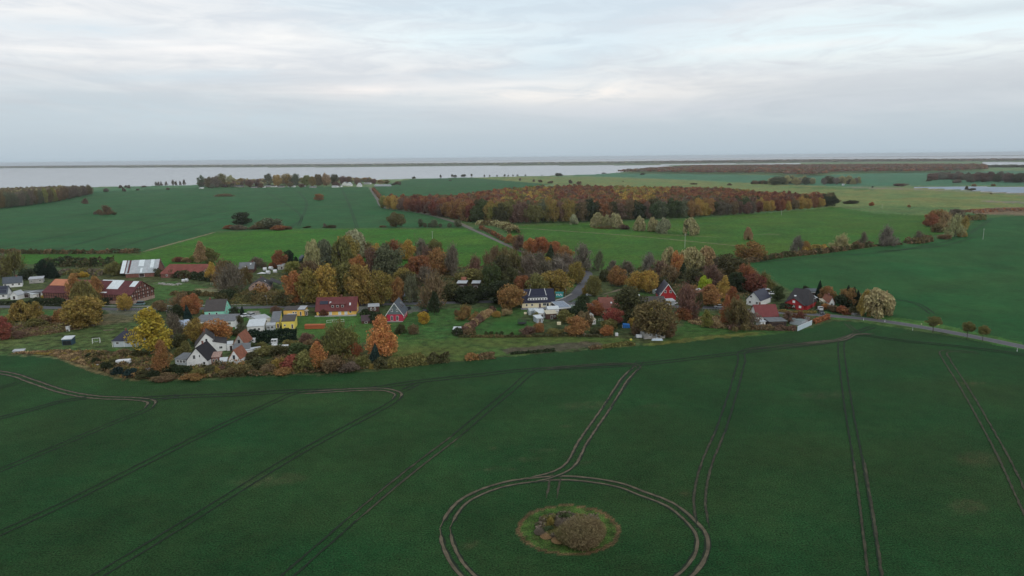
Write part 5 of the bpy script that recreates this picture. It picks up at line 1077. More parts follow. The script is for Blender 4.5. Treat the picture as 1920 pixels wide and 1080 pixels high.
    def dormer(s, u0, u1, t0, h, wall, roofm, wn=3, ww=1.0, wh=.9, side=-1):
        """shed dormer on the front slope"""
        k = (s.ridge - s.eave) / (s.W / 2); yf = -s.W / 2 * (1 - t0); z0 = s.eave + (s.ridge - s.eave) * t0 + .1
        zt = z0 + h; yb = -(s.ridge - zt) / k if zt < s.ridge else 0; zb = min(s.ridge - .05, zt + .4); yb = min(-.1, -(s.ridge - zb) / k)
        m = MB(); m.add([(u0, yf, z0 - .2), (u1, yf, z0 - .2), (u1, yf, zt), (u0, yf, zt), (u0, yb, zb), (u1, yb, zb), (u0, yf + h / k, z0 - .2 ), (u1, yf + h / k, z0 - .2)],
                        [(0, 1, 2, 3), (1, 5, 2), (1, 7, 5), (0, 3, 4), (0, 4, 6), (3, 2, 5, 4)])
        d = m.build('dormer', wall, s.root)
        r = MB(); r.slab([(u0 - .25, yf - .3, zt + .1), (u1 + .25, yf - .3, zt + .1), (u1 + .25, yb + .05, zb + .22), (u0 - .25, yb + .05, zb + .22)], .12); r.build('dormer_roof', roofm, d)
        for i in range(wn):
            u = u0 + (u1 - u0) * (i + .5) / wn
            f = MB(); f.box(u - ww / 2, u + ww / 2, yf - .06, yf - .003, z0 + .12, z0 + .12 + wh); f.build('window_frame', TRIM, d)
            g = MB(); g.box(u - ww / 2 + .1, u + ww / 2 - .1, yf - .09, yf - .063, z0 + .22, z0 + .02 + wh); g.build('pane', GLASS, d)

# ------------------------------------------------------------------ the village, from left to right
h = House('house', 'house at the left edge with blue solar panels on its roof', 'house', (-30, 563), (14, 560), 8, 2.6, 6.2, W_WHITE, T_SLATE); h.slope('solar_panel', -2, 4.8, .1, .48, SOLAR); h.slope('solar_panel', -2, 4.8, .54, .92, SOLAR); h.wins('F', (-2, 1, 3.5), 1); h.wins('R', (0,), 1)
h = House('shed', 'small white gabled shed right of the solar roofed house at the left edge', 'shed', (20, 562), (34, 562), 5, 2.4, 4.2, W_WHITE, T_LGREY, 'gable'); h.open('F', 0, .1, 1.4, 1.9, 'door', glass=W_DARK)
h = House('house', 'low house with a grey blue roof and white wall behind the left sheds', 'house', (7, 540), (42, 537), 8, 2.4, 5.4, W_WHITE, T_SLATE); h.wins('F', (-3.5, 0, 3), .9); h.chimney(2)
h = House('shed', 'flat grey roofed shed with white walls beside the dark evergreen tree', 'shed', (55, 532), (81, 530), 7, 2.5, 2.9, W_CONC, T_LGREY, 'flat'); h.wins('F', (-2.2, 2), 1, 1.2, .9)
h = House('carport', 'flat roofed grey carport behind the dark roadside hedge', 'carport', (40, 559), (76, 557), 6, 2.5, 2.7, W_DARK, T_GREY, 'flat'); h.open('F', -2, .05, 2.4, 2.1, 'opening', glass=W_DARK); h.open('F', 2, .05, 2.4, 2.1, 'opening', glass=W_DARK)
h = House('shed', 'small white tarpaulin covered shed beside the grey carport', 'shed', (62, 559), (80, 556), 4, 2.0, 2.6, W_WHITE, T_WHITE, 'flat'); h.open('F', 0, .05, 1.2, 1.7, 'door', glass=W_CONC)
# long old barn
h = House('barn', 'long old brick barn with a maroon roof, one orange patch and pale metal sheets', 'barn', (83, 566), (247, 571), 17, 5.0, 10.2, W_BRICK, T_MAR, over=.5)
Lb = h.L
h.slope('roof_patch', -Lb / 2 + .2, -Lb / 2 + 11, .50, 1.0, surf('new_orange_tiles', (.50, .20, .11), .85, .1, .5)); h.slope('roof_sheet', Lb / 2 - 16, Lb / 2 - 9.5, .35, 1.0, SHEETB); h.slope('roof_sheet', Lb / 2 - 4.2, Lb / 2 - 1, .55, .97, SHEETB); h.slope('roof_sheet', Lb / 2 - 22, Lb / 2 - 10, .96, 1.02, SHEETB, lift=.1); h.slope('roof_sheet', Lb / 2 - 18, Lb / 2 - 14, .04, .12, SHEETB, lift=.1)
h.slope('roof_patch', -Lb / 2 + 11.3, -Lb / 2 + 22, .5, .99, T_BRN)
m = MB(); y0, x0 = -8.5, Lb / 2
m.box(-Lb / 2, x0, y0 - .08, y0 - .01, 0, 1.6); m.box(x0 + .01, x0 + .08, y0, -y0, 0, 1.6); m.build('plinth', W_PINK, h.root)
m = MB()
for k in range(36):
    u = -Lb / 2 + .6 + k * (Lb - 1.2) / 35; m.box(u - .11, u + .11, y0 - .09, y0 - .003, 1.62, 5)
for z in (3.2, 4.85): m.box(-Lb / 2, x0, y0 - .11, y0 - .005, z, z + .18)
m.build('timber_frame', TIMB, h.root)
m = MB()
for k in range(11):
    y = y0 + .5 + k * 1.6; zt = 5 + (1 - abs(y) / 8.5) * 5.0
    m.box(x0 + .003, x0 + .1, y - .12, y + .12, 1.62, zt)
for z in (3.2, 5.0, 7.0): 
    yy = 8.5 if z < 5.1 else 8.5 * (1 - (z - 5) / 5.2); m.box(x0 + .005, x0 + .12, -yy, yy, z, z + .2)
m.build('gable_frame', TIMB, h.root)
m = MB()
for k in range(10):
    y = y0 + .9 + k * 1.6
    for z in (1.9, 3.6, 5.4, 7.2):
        if z > 5 and abs(y) > 8.5 * (1 - (z - 4.2) / 5.2): continue
        if random.random() < .55: m = MB(); m.box(x0 + .002, x0 + .05, y - .3, y + .5, z, z + random.uniform(.5, 1.0)); m.build('infill_panel', surf('pale_infill', (.42, .38, .36), .9, .3, 1), h.root)
for u in (-18, -9, 6, 14): h.open('F', u, 2.0, 1.3, 1.1, frame=TIMB)
h.open('F', -4, .05, 3.2, 3.0, 'door', frame=TIMB, glass=W_DARK); h.wins('R', (-5.2, -1.0, 3.2), .6, .9, .8, frame=TIMB)
# striped metal roofed barn
h = House('barn', 'barn with a striped roof of silver and grey metal sheets behind the hedge', 'barn', (236, 521), (296, 518), 20, 2.6, 9.2, W_BRICK, SHEET, over=.4)
for i, (a, b_, t0, t1, mt) in enumerate([(-12, -9.6, 0, 1, SHEETB), (-8, -7.0, 0, 1, T_MAR), (-5.8, -3, 0, 1, T_LGREY), (-2.5, .5, .5, 1, SHEETB), (2, 3.2, 0, .6, T_LGREY), (4.2, 6.2, .35, 1, SHEETB), (7.2, 9, 0, 1, T_LGREY), (-1, .2, 0, .35, SHEETB)]): h.slope('roof_sheet', a, b_, t0, t1, mt, lift=.04 + .01 * (i % 3))
m = MB(); x0 = h.L / 2 + .42
for sg in (-1, 1): m.slab([(sg * x0 - .25, -10.4, 2.75), (sg * x0 + .25, -10.4, 2.75), (sg * x0 + .25, 0, 9.65), (sg * x0 - .25, 0, 9.65)], .15)
m.build('verge_board', T_MAR, h.roof); h.open('F', 0, .05, 3, 2.3, 'door', glass=W_DARK)
h = House('barn', 'long barn with a plain red tiled roof joined to the striped one', 'barn', (302, 521), (396, 521), 13, 2.8, 7.4, W_BRICK, surf('long_red_tiles', (.22, .07, .055), .85, .25, .5, lines=1.2, axis='Y'), over=.4, hip=2.5)
m = MB(); u0 = 10.2; m.add([(u0, -8.0, 0), (u0 + 7.2, -8.0, 0), (u0 + 7.2, -8.0, 2.6), (u0 + 3.6, -8.0, 6.2), (u0, -8.0, 2.6), (u0, -3, 0), (u0 + 7.2, -3, 0), (u0 + 7.2, -3, 2.6), (u0 + 3.6, -1.2, 6.2), (u0, -3, 2.6)], [(0, 1, 2, 3, 4), (1, 6, 7, 2), (5, 0, 4, 9), (2, 7, 8, 3), (3, 8, 9, 4)])
gb = m.build('front_gable', W_PINK, h.root); m = MB()
for sg in (-1, 1): m.slab([(u0 + 3.6, -8.2, 6.4), (u0 + 3.6, -1.0, 6.4), (u0 + 3.6 + sg * 4, -1.6, 2.4), (u0 + 3.6 + sg * 4, -8.2, 2.4)][::-sg], .15)
m.build('gable_roof', T_BRN, gb); m = MB(); m.box(u0 + 3, u0 + 4.2, -8.08, -8.003, 2.6, 4.8); m.build('loft_door', W_DARK, gb); h.wins('F', (-12, -6, 0, 5), 1)
h = House('shed', 'small dark shed beside the thin yellow birch behind the village', 'shed', (396, 528), (412, 528), 4, 2.2, 3.4, W_DARK, T_DARK); h.open('F', 1, .1, 1, 1.7, 'door', glass=PLASTIC)
h = House('house', 'derelict looking house with a plain grey roof among bare trees', 'house', (448, 512), (476, 511), 9, 2.4, 6.0, W_BROWN, T_GREY); h.slope('skylight', -1, .2, .2, .35, PLASTIC); h.slope('skylight', 2, 2.8, .6, .8, PLASTIC); h.chimney(3.4)
# house with arched gable
h = House('house', 'old house with a low arched pinkish gable and a dark hipped roof', 'house', (467, 547), (507, 545), 13, 2.4, 5.9, W_PINK, T_DARK, 'gable', over=.3)
m = MB(); n = 14; L = h.L
pts = [(-L / 2 + L * k / n, 2.3 + 3.1 * math.sin(math.pi * k / n) ** .8) for k in range(n + 1)]
m.add([(x, -6.72, z) for x, z in pts] + [(L / 2, -6.72, 1.2), (-L / 2, -6.72, 1.2)] + [(x, -6.5, z) for x, z in pts] + [(L / 2, -6.5, 1.2), (-L / 2, -6.5, 1.2)],
      [tuple(range(n + 3))[::-1]] + [(k, k + 1, k + n + 4, k + n + 3) for k in range(n)]); m.build('arched_gable', W_PINK, h.root)
for u in (-1.4, 2.2): 
    m = MB(); m.box(u - .6, u + .6, -6.82, -6.74, 2.5, 4.3); f = m.build('window', W_DARK, h.root); m = MB(); m.box(u - .42, u + .42, -6.86, -6.825, 2.7, 4.1); m.build('pane', GLASS, f)
for u in (-3.2, 4.2):
    m = MB(); m.tube((u, -6.8, 2.7), (u, -6.74, 2.7), .4, n=10); m.build('round_window', DTRIM, h.root)
r = MB(); r.slab([(L / 2 - .5, -3.5, 5.2), (L / 2 + 5, -2.2, 2.6), (L / 2 + 5, 6, 2.6), (L / 2 - .5, 6, 5.2)], .15); r.build('side_roof', T_DARK, h.root); h.slope('skylight', -1, .1, .5, .62, PLASTIC, side='R'); h.chimney(3)
h = House('shed', 'small mauve grey shed beside the white bales and the dark pine', 'shed', (521, 506), (536, 505), 5, 2.6, 3.0, W_CONC, T_LGREY, 'flat'); h.open('F', 0, .1, 1.2, 1.9, 'door', glass=W_DARK)
h = House('shed', 'little dark blue shed at the back edge of the big grove', 'shed', (565, 492), (576, 491), 5, 2.5, 4.6, surf('blue_boards', (.05, .07, .13), .8, .1, 1), T_SLATE, 'gable'); h.open('F', 0, .1, 1.2, 1.9, 'door', glass=W_DARK)
# mint house and outbuilding
h = House('house', 'mint green house with a steep grey brown roof', 'house', (384, 594), (421, 593), 9.5, 2.6, 7.0, W_MINT, T_GBR, over=.3); h.wins('F', (-2.2, 1.0), .9, .9, 1.0); h.wins('R', (-1.5, 1.5), 1.0, .9, 1.1); h.wins('R', (0,), 3.7, .9, 1.1); h.chimney(-3)
h = House('outbuilding', 'long low outbuilding with a flat grey roof below the mint green house', 'outbuilding', (366, 615), (440, 613), 8, 2.6, 3.8, W_WHITE, T_GREY, 'flat', over=.2)
h.wins('F', (3.0, 4.6, 6.2), 1.1, 1.2, 1.1); h.open('F', -5, .1, 1.0, 2.0, 'door', glass=W_GREY)
h = House('shed', 'pale blue grey lean to roof half hidden behind the yellow and olive trees', 'shed', (343, 620), (362, 617), 6, 2.2, 3.0, W_GREY, surf('pale_blue_roof', (.34, .40, .50), .6, .15, .8), 'flat'); h.wins('F', (0,), .9)
# ochre garage
h = House('garage', 'ochre garage with a dark flat roof and a boat under cover in front', 'garage', (532, 593), (571, 592), 6.5, 2.7, 3.1, W_ORY, T_GBR, 'flat', over=.25); h.slope('roof_section', 1.6, 4.9, 0, 1, T_LGREY); h.wins('F', (-.2, .9), 1.2, .8, .8); h.open('F', 3, .05, .8, 1.9, 'door', glass=W_DARK)
h = House('shed', 'small wooden lean to beside the ochre garage', 'shed', (572, 592), (578, 591), 5, 2.2, 2.4, WOODM, T_CREAM, 'flat'); h.open('F', 0, .05, .8, 1.8, 'door', glass=W_DARK)
# yellow pair with white roofed hall
h = House('house', 'bright yellow box shaped house with a dark mono pitch roof', 'house', (529, 617), (553, 616), 6.5, 3.2, 4.6, W_YEL, T_GBR, 'flat', over=.15); h.open('F', 1.6, .05, .8, 1.9, 'door', glass=W_BROWN); h.wins('F', (-1.4,), 1.2, .8, .8)
h = House('house', 'narrow yellow house with a long grey sloping roof beside the box shaped one', 'house', (508, 616), (524, 615), 13, 2.6, 4.4, W_YEL, T_GREY, 'flat', over=.15); h.open('F', 1.2, .05, .9, 1.9, 'door', glass=W_BROWN); h.open('R', 3, .05, .9, 1.9, 'door', glass=W_BROWN)
h = House('conservatory', 'glazed porch with a pale roof in front of the narrow yellow house', 'conservatory', (500, 620), (516, 619), 3.5, 2.1, 2.5, W_GREY, T_LGREY, 'flat', over=.15); h.wins('F', (-.9, .6), .7, 1.1, 1.2)
h = House('hall', 'white walled hall with a bright white sheet roof', 'hall', (464, 625), (495, 623), 10, 2.7, 3.4, W_WHITE, T_WHITE, 'flat', over=.25); h.wins('F', (-.2, 1.4), 1, 1.0, 1.0); h.open('F', -2.2, .05, .9, 2.0, 'door', glass=W_GREY)
h = House('shed', 'grey roofed white shed with a big opening behind the white sheet roof', 'shed', (483, 610), (508, 606), 7, 2.4, 2.8, W_WHITE, T_LGREY, 'flat', over=.15); h.open('F', -1.6, .2, 1.8, 1.5, 'opening', glass=W_DARK); h.open('F', 1, .8, .9, .9)
# long red roofed house
h = House('house', 'long ochre house under a wide red roof with a white windowed dormer', 'house', (594, 592), (667, 590), 10, 2.5, 7.4, W_ORY, T_RED, over=.7)
h.dormer(-2.7, 4.0, .16, 1.5, T_RED, T_RED, 3, 1.1, 1.0); h.slope('solar_panel', -7.6, -3.8, .42, .68, SOLAR); h.slope('skylight', -3.2, -2.4, .42, .62, PLASTIC); h.slope('skylight', 5.8, 6.5, .3, .5, PLASTIC); h.chimney(2, w=.7)
h.wins('F', (-7.4, -5.4, 6.4), .9, 1.0, 1.1); h.wins('F', (-2.6, 1.6, 4.4), .1, 1.3, 2.1, kind='door', glass=PLASTIC); h.wins('R', (-2, 2), 1, 1, 1.1); h.wins('R', (0,), 4, 1, 1.1)
m = MB(); m.box(-9.3, 9.3, -7.6, -5.02, -.05, .14); m.build('terrace', W_CONC, h.root)
h = House('garage', 'small dark brown garage with two round topped white windows', 'garage', (691, 585), (711, 584), 5.5, 2.4, 2.6, W_BROWN, T_LGREY, 'flat', over=.25)
for u in (-1.2, .5):
    m = MB(); m.box(u - .45, u + .45, -2.82, -2.753, .7, 1.6); m.tube((u, -2.753, 1.6), (u, -2.82, 1.6), .45, n=14); f = m.build('window', TRIM, h.root); m = MB(); m.box(u - .28, u + .28, -2.86, -2.823, .85, 1.7); m.build('pane', GLASS, f)
h = House('shed', 'low brown roofed shelter on the lawn below the small garage', 'shed', (678, 607), (695, 606), 5, 1.0, 2.4, W_BROWN, surf('brown_roofing', (.07, .045, .05), .9, .2, 1), 'flat', over=.2); h.open('F', 0, .05, 1.2, .9, 'door', glass=W_DARK)
h = House('carport', 'open dark carport under the trees across the village road', 'carport', (736, 566), (757, 565), 6, 2.6, 3.0, W_DARK, T_GREY, 'flat', over=.9); h.open('F', 0, .05, 3.2, 2.2, 'opening', frame=DTRIM, glass=W_DARK)
# crimson house
h = House('house', 'crimson house with a grey gable edged in white and a slate blue roof', 'house', (725, 603), (756, 602), 12, 3.1, 8.2, W_CRIM, T_SLATE, 'gable', over=.45, verge=TRIM, skew=R(-6))
L = h.L; k = (8.2 - 3.1) / (L / 2); m = MB(); m.add([(-L / 2 + .05, -6.06, 3.1), (L / 2 - .05, -6.06, 3.1), (0, -6.06, 8.1), (-L / 2 + .05, -6.003, 3.1), (L / 2 - .05, -6.003, 3.1), (0, -6.003, 8.1)], [(0, 1, 2), (0, 3, 4, 1), (1, 4, 5, 2), (2, 5, 3, 0)]); gbl = m.build('gable_cladding', W_SLATE, h.root)
for u in (-1.15, 1.15):
    m = MB(); m.box(u - .4, u + .4, -6.12, -6.063, 4.3, 5.6); f = m.build('window', TRIM, h.root); m = MB(); m.box(u - .26, u + .26, -6.15, -6.123, 4.45, 5.45); m.build('pane', GLASS, f)
h.open('F', -1.3, .35, 1.1, 2.1, 'window'); h.open('F', 1.1, .35, 1.1, 2.1, 'window'); h.wins('R', (-3.5, 0, 3.5), .9); h.slope('skylight', -2, -.8, .35, .55, GLASS, side='R'); h.slope('solar_panel', .5, 4, .3, .7, SOLAR, side='R')
m = MB(); m.box(-L / 2, L / 2, -7.4, -6.02, -.05, .12); m.build('terrace', W_CONC, h.root)
# flat sheds behind the dark bushes
h = House('shed', 'left of two pale flat roofed sheds half hidden in the dark bushes', 'shed', (857, 543), (874, 543), 7, 3.4, 3.6, W_DARK, T_LGREY, 'flat', over=.3); h.open('F', 0, .1, 2, 2, 'door', glass=W_DARK)
h = House('shed', 'right of two pale flat roofed sheds half hidden in the dark bushes', 'shed', (885, 543), (899, 543), 7, 3.4, 3.6, W_DARK, T_LGREY, 'flat', over=.3); h.open('F', 0, .1, 2, 2, 'door', glass=W_DARK)
h = House('shed', 'orange red roofed hut behind the pale flat sheds', 'shed', (866, 536), (873, 536), 4, 3.4, 4.6, W_BRICK, T_ORA); h.open('F', 0, .1, 1, 2, 'door', glass=W_DARK)
# the blue roofed house
h = House('house', 'cream house with a dark navy roof and a wide white dormer at the road fork', 'house', (979, 578), (1040, 576), 10.5, 2.7, 8.0, W_CREAM, T_NAVY, over=.4)
h.dormer(-4.8, 4.2, .13, 1.35, TRIM, T_NAVY, 7, .75, .9); h.wins('F', (-3.0, 6.2), .9, 1.0, 1.2); h.open('F', .7, .05, 1.1, 2.1, 'door', glass=W_BROWN); h.wins('F', (2.9,), .9, 1.6, 1.3); h.open('F', 4.4, .05, 1.2, 2.1, 'door', glass=GLASS); h.open('F', -5.6, .9, .9, 1.1)
m = MB(); k = (8.0 - 2.7) / 5.25
for u, v in ((-5.0, -2.9), (4.4, 3.6)): m.slab([(u - .1, -4.6, 3.75), (u + .1, -4.6, 3.75), (v + .1, -.1, 8.3), (v - .1, -.1, 8.3)], .08)
m.build('dormer_trim', TRIM, h.roof); h.slope('skylight', -6.6, -6.0, .72, .84, PLASTIC); h.wins('R', (-2.5, 2.5), .9); h.wins('R', (0,), 4.2)
m = MB(); m.tube((-3.2, .3, 7.8), (-3.2, .3, 10.2), .04); m.tube((-3.7, .3, 10.0), (-2.7, .3, 10.0), .03); m.build('antenna', METAL, h.root)
m = MB(); m.box(-8.6, 7.6, -8.6, -5.27, -.05, .14); m.build('terrace', surf('terrace_stone', (.22, .22, .25), .85, .15, 1), h.root)
h = House('carport', 'carport with a roof of pale blue solar panels beside the navy roofed house', 'carport', (1049, 588), (1070, 586), 8.5, 2.5, 3.6, W_DARK, T_LGREY, 'flat', over=.3)
m = MB()
for i in range(4):
    for j_ in range(5):
        u = -h.L / 2 + .1 + i * (h.L - .1) / 4; t0 = .03 + j_ * .195
        a = [(u, -4.25 + 8.5 * t0, 2.5 + 1.1 * t0 + .28), (u + h.L / 4 - .12, -4.25 + 8.5 * t0, 2.5 + 1.1 * t0 + .28), (u + h.L / 4 - .12, -4.25 + 8.5 * (t0 + .18), 2.5 + 1.1 * (t0 + .18) + .28), (u, -4.25 + 8.5 * (t0 + .18), 2.5 + 1.1 * (t0 + .18) + .28)]; m.slab(a, .05)
m.build('solar_panels', SOLAR2, h.roof); m = MB(); m.box(-h.L / 2 - .3, h.L / 2 + .3, -4.66, -4.58, 2.2, 2.6); m.build('fascia', TRIM, h.root); h.open('F', 0, .05, 3.6, 2.1, 'opening', frame=W_DARK, glass=W_DARK)
for (nm, lab, A, B, W_, e, r_, wl_, rf) in [('shed', 'white roofed garden shed, upper left of the cluster below the navy roofed house', (1009, 597), (1024, 596), 6, 2.3, 2.8, W_WHITE, T_WHITE), ('shed', 'garden shed with a cream roof, middle of the cluster below the navy roofed house', (1025, 599), (1044, 598), 4.5, 2.4, 2.9, W_BROWN, T_CREAM),
                                             ('shed', 'low white roofed shed, front left of the cluster below the navy roofed house', (1007, 606), (1018, 605), 4.5, 2.0, 2.4, W_GREY, T_WHITE)]:
    h = House(nm, lab, 'shed', A, B, W_, e, r_, wl_, rf, 'flat', over=.25); h.open('F', 0, .05, .9, 1.8, 'door', glass=W_DARK); h.wins('F', (1.3,), .9, .7, .8)
h = House('shed', 'white shed with a low arched roof right in the cluster below the navy roofed house', 'shed', (1028, 591), (1048, 590), 5, 2.6, 3.5, W_WHITE, T_WHITE, 'along', over=.2); h.open('F', 1.2, .05, .9, 1.8, 'door', glass=W_GREY)
h = House('greenhouse', 'glass greenhouse with a white frame below the terrace of the navy roofed house', 'greenhouse', (992, 591), (1009, 590), 3.5, 2.0, 2.8, surf('greenhouse_glass', (.30, .36, .38), .25, .1, 1), surf('greenhouse_roof', (.36, .42, .44), .25, .1, 1), over=.03, thick=.05)
m = MB(); L = h.L
for k in range(7): u = -L / 2 + k * L / 6; m.box(u - .05, u + .05, -1.83, -1.76, 0, 2.0); m.slab([(u - .05, -1.8, 2.12), (u + .05, -1.8, 2.12), (u + .05, 0, 2.92), (u - .05, 0, 2.92)], .05)
m.box(-L / 2 - .05, L / 2 + .05, -1.84, -1.76, 1.95, 2.05); m.build('glazing_bars', TRIM, h.root)
# right half of the village
h = House('house', 'low house with a plain red brown roof and one small white skylight', 'house', (1128, 588), (1160, 587), 10, 2.5, 6.4, W_CREAM, T_BRN, over=.7); h.slope('skylight', .6, 1.3, .38, .52, PLASTIC); h.open('F', 1.2, .05, 1.0, 2.0, 'door', glass=W_DARK); h.wins('F', (-1.6,), .9, 1.3, 1.2); h.wins('F', (3.2,), .9); h.chimney(-.2)
h = House('garden_shed', 'little white garden shed with a dark roof below the red tree', 'shed', (1101, 600), (1113, 599), 5, 2.2, 3.4, W_WHITE, T_DARK, 'gable', over=.25); h.open('F', .6, .05, .8, 1.8, 'door', glass=W_GREY)
h = House('garden_shed', 'tiny white playhouse in front of the little white garden shed', 'shed', (1106, 609), (1117, 608), 3, 1.9, 2.5, W_WHITE, T_CREAM, 'flat', over=.2); h.open('F', -.5, .05, .6, 1.6, 'door', glass=W_DARK); h.wins('F', (.7,), .7, .6, .8)
h = House('house', 'house with a plain dark grey roof and a yellow gable behind the huge tree', 'house', (1204, 583), (1249, 581), 9, 2.5, 5.6, W_YEL, T_GBR, over=.3); h.wins('F', (-3, 0, 3), .9); h.wins('R', (0,), .9)
h = House('house', 'dark red gabled house edged in white with a pale panel on the navy roof', 'house', (1237, 565), (1267, 565), 12, 3.0, 8.6, W_RED, T_NAVY, 'gable', over=.5, verge=TRIM)
h.wins('F', (-1.3, 1.3), 4.2, 1.1, 1.3); h.open('F', -2.0, 1.0, .9, 1.2); h.slope('skylight', -3.5, 1.2, .40, .92, SHEETB, side='R'); h.wins('R', (-3, 2), .9)
h = House('porch', 'grey lean to with a white cover in front of the dark red gabled house', 'porch', (1250, 573), (1265, 572), 3, 2.1, 2.5, W_GREY, T_LGREY, 'flat'); h.open('F', 0, .05, .9, 1.8, 'door', glass=W_DARK)
h = House('greenhouse', 'small rounded pale greenhouse left of the dark red gabled house', 'greenhouse', (1232, 553), (1241, 552), 4, 1.8, 2.5, surf('film_wall', (.45, .52, .52), .4, .1, 1), surf('film_roof', (.50, .57, .57), .35, .1, 1), over=.05); h.open('F', 0, .05, .8, 1.6, 'door', glass=PLASTIC)
h = House('house', 'orange house with a brown hipped roof behind the birches', 'house', (1315, 568), (1350, 568), 10, 3.2, 7.0, W_ORA, T_BRN, 'along', over=.4, hip=3); h.wins('F', (-3, 0, 3), 1.0); h.chimney(0); h.wins('L', (0,), 1)
h = House('house', 'white house with a navy roof and light solar panels on its left slope', 'house', (1398, 572), (1426, 574), 12, 2.9, 6.6, W_WHITE, T_NAVY, 'gable', over=.4, skew=R(-18)); h.slope('solar_panel', -5.5, 5, .12, .9, SOLAR2, side='L')
m = MB(); m.tube((-1.2, -6.003, 4.2), (-1.2, -6.08, 4.2), .45, n=14); m.build('round_window', DTRIM, h.root); h.wins('F', (-1.6, 1.8), .9)
h = House('garage', 'pale flat roofed garage at the right of the navy roofed white house', 'garage', (1431, 567), (1445, 567), 6, 2.5, 2.7, W_GREY, T_LGREY, 'flat'); h.open('F', 0, .05, 2.2, 2.0, 'door', glass=PLASTIC)
h = House('carport', 'white roofed carport behind the garage near the right field', 'carport', (1427, 553), (1441, 552), 6, 2.6, 2.8, W_DARK, T_WHITE, 'flat', over=.5); h.open('F', 0, .05, 2.4, 2.2, 'opening', frame=DTRIM, glass=W_DARK)
h = House('shed', 'white roofed open shed between the orange house and the white house', 'shed', (1298, 553), (1314, 553), 4, 2.3, 2.5, W_CONC, T_WHITE, 'flat'); h.open('F', 0, .05, 1.8, 2.0, 'opening', frame=TRIM, glass=W_DARK)
h = House('house', 'white house with a bright red tiled roof above the garden fence', 'house', (1419, 604), (1459, 603), 8.5, 2.4, 6.6, W_WHITE, surf('bright_red_tiles', (.20, .055, .055), .85, .15, .7, lines=1.6, axis='Y'), over=.35); h.wins('F', (-3, -1, 1.6, 3.4), .9, .9, 1.0); h.open('F', .3, .05, .9, 2.0, 'door', glass=W_GREY); h.chimney(-2); h.wins('R', (0,), 3.8)
h = House('pergola', 'long low grey roof of an open shelter below the red tiled house', 'pergola', (1442, 612), (1474, 611), 5, 2.0, 2.4, W_DARK, T_GREY, 'flat'); h.open('F', 0, .05, 5, 1.6, 'opening', frame=WOODM, glass=W_DARK)
h = House('shed', 'small white shed beside the white garden swing below the red tiled house', 'shed', (1426, 612), (1435, 611), 3, 1.9, 2.2, W_WHITE, T_LGREY, 'flat'); h.open('F', 0, .05, .7, 1.6, 'door', glass=W_DARK)
h = House('house', 'red house under a very large dark hipped roof near the right field', 'house', (1472, 577), (1514, 581), 13, 2.6, 8.4, W_RED, T_DARK, 'along', over=.5, hip=1.6, skew=R(-9)); h.slope('skylight', -2.2, -1.2, .42, .5, PLASTIC)
m = MB(); m.add([(-4.9, -8.2, 0), (3.4, -8.2, 0), (3.4, -8.2, 2.4), (-.7, -8.2, 5.2), (-4.9, -8.2, 2.4), (-4.9, -7, 0), (3.4, -7, 0), (3.4, -7, 2.4), (-.7, -4, 5.2), (-4.9, -7, 2.4)], [(0, 1, 2, 3, 4), (1, 6, 7, 2), (5, 0, 4, 9)]); gg = m.build('front_gable', W_RED, h.root)
m = MB()
for sg in (-1, 1): m.slab([(-.7, -8.6, 5.4), (-.7, -3.6, 5.4), (-.7 + sg * 4.8, -5.6, 2.25), (-.7 + sg * 4.8, -8.6, 2.25)][::-sg], .15)
m.build('gable_roof', T_DARK, gg)
for u, z in ((-3.2, .9), (-.6, .9), (2.2, .9), (-.7, 3.0)):
    m = MB(); m.box(u - .55, u + .55, -8.28, -8.203, z, z + 1.1); f = m.build('window', TRIM, gg)
h = House('carport', 'grey carport with a white tent roof right of the big dark roof', 'carport', (1518, 568), (1531, 568), 7, 2.5, 2.7, W_DARK, T_WHITE, 'flat', over=.4); h.open('F', 0, .05, 2.4, 2.1, 'opening', frame=TRIM, glass=W_DARK)
h = House('garage', 'dark roofed garage behind the white tent roof', 'garage', (1514, 556), (1534, 556), 6, 2.6, 3.4, W_GREY, T_SLATE, 'along'); h.open('F', 0, .05, 2.4, 2.1, 'door', glass=W_DARK)
h = House('cottage', 'small white cottage with a red roof half behind the dark green bushes', 'cottage', (1554, 577), (1564, 577), 8, 2.6, 5.0, W_WHITE, T_ORA, 'gable', over=.3); h.wins('F', (0,), .9); h.chimney(0)
h = House('shed', 'cream coloured low annex left of the small red roofed cottage', 'shed', (1542, 574), (1553, 574), 4, 2.2, 2.6, W_CREAM, T_CREAM, 'flat'); h.open('F', 0, .05, .9, 1.8, 'door', glass=W_DARK)
h = House('hut', 'weathered grey hut under the huge tree at the field edge', 'hut', (1208, 636), (1247, 634), 5, 2.6, 3.0, W_CONC, T_GREY, 'flat', over=.2); h.wins('F', (-1.8,), 1.0, 1.0, 1.1); h.wins('F', (3.0,), 1.0, 1.1, 1.3, frame=W_DARK); h.open('F', 1.0, .05, .9, 1.9, 'door', glass=W_BLGR)
h = House('hut', 'small hut with a white roof at the orchard hedge', 'hut', (850, 627), (864, 627), 3, 2.0, 2.3, W_BROWN, T_WHITE, 'flat', over=.2); h.open('F', 0, .05, .8, 1.6, 'door', glass=W_DARK)
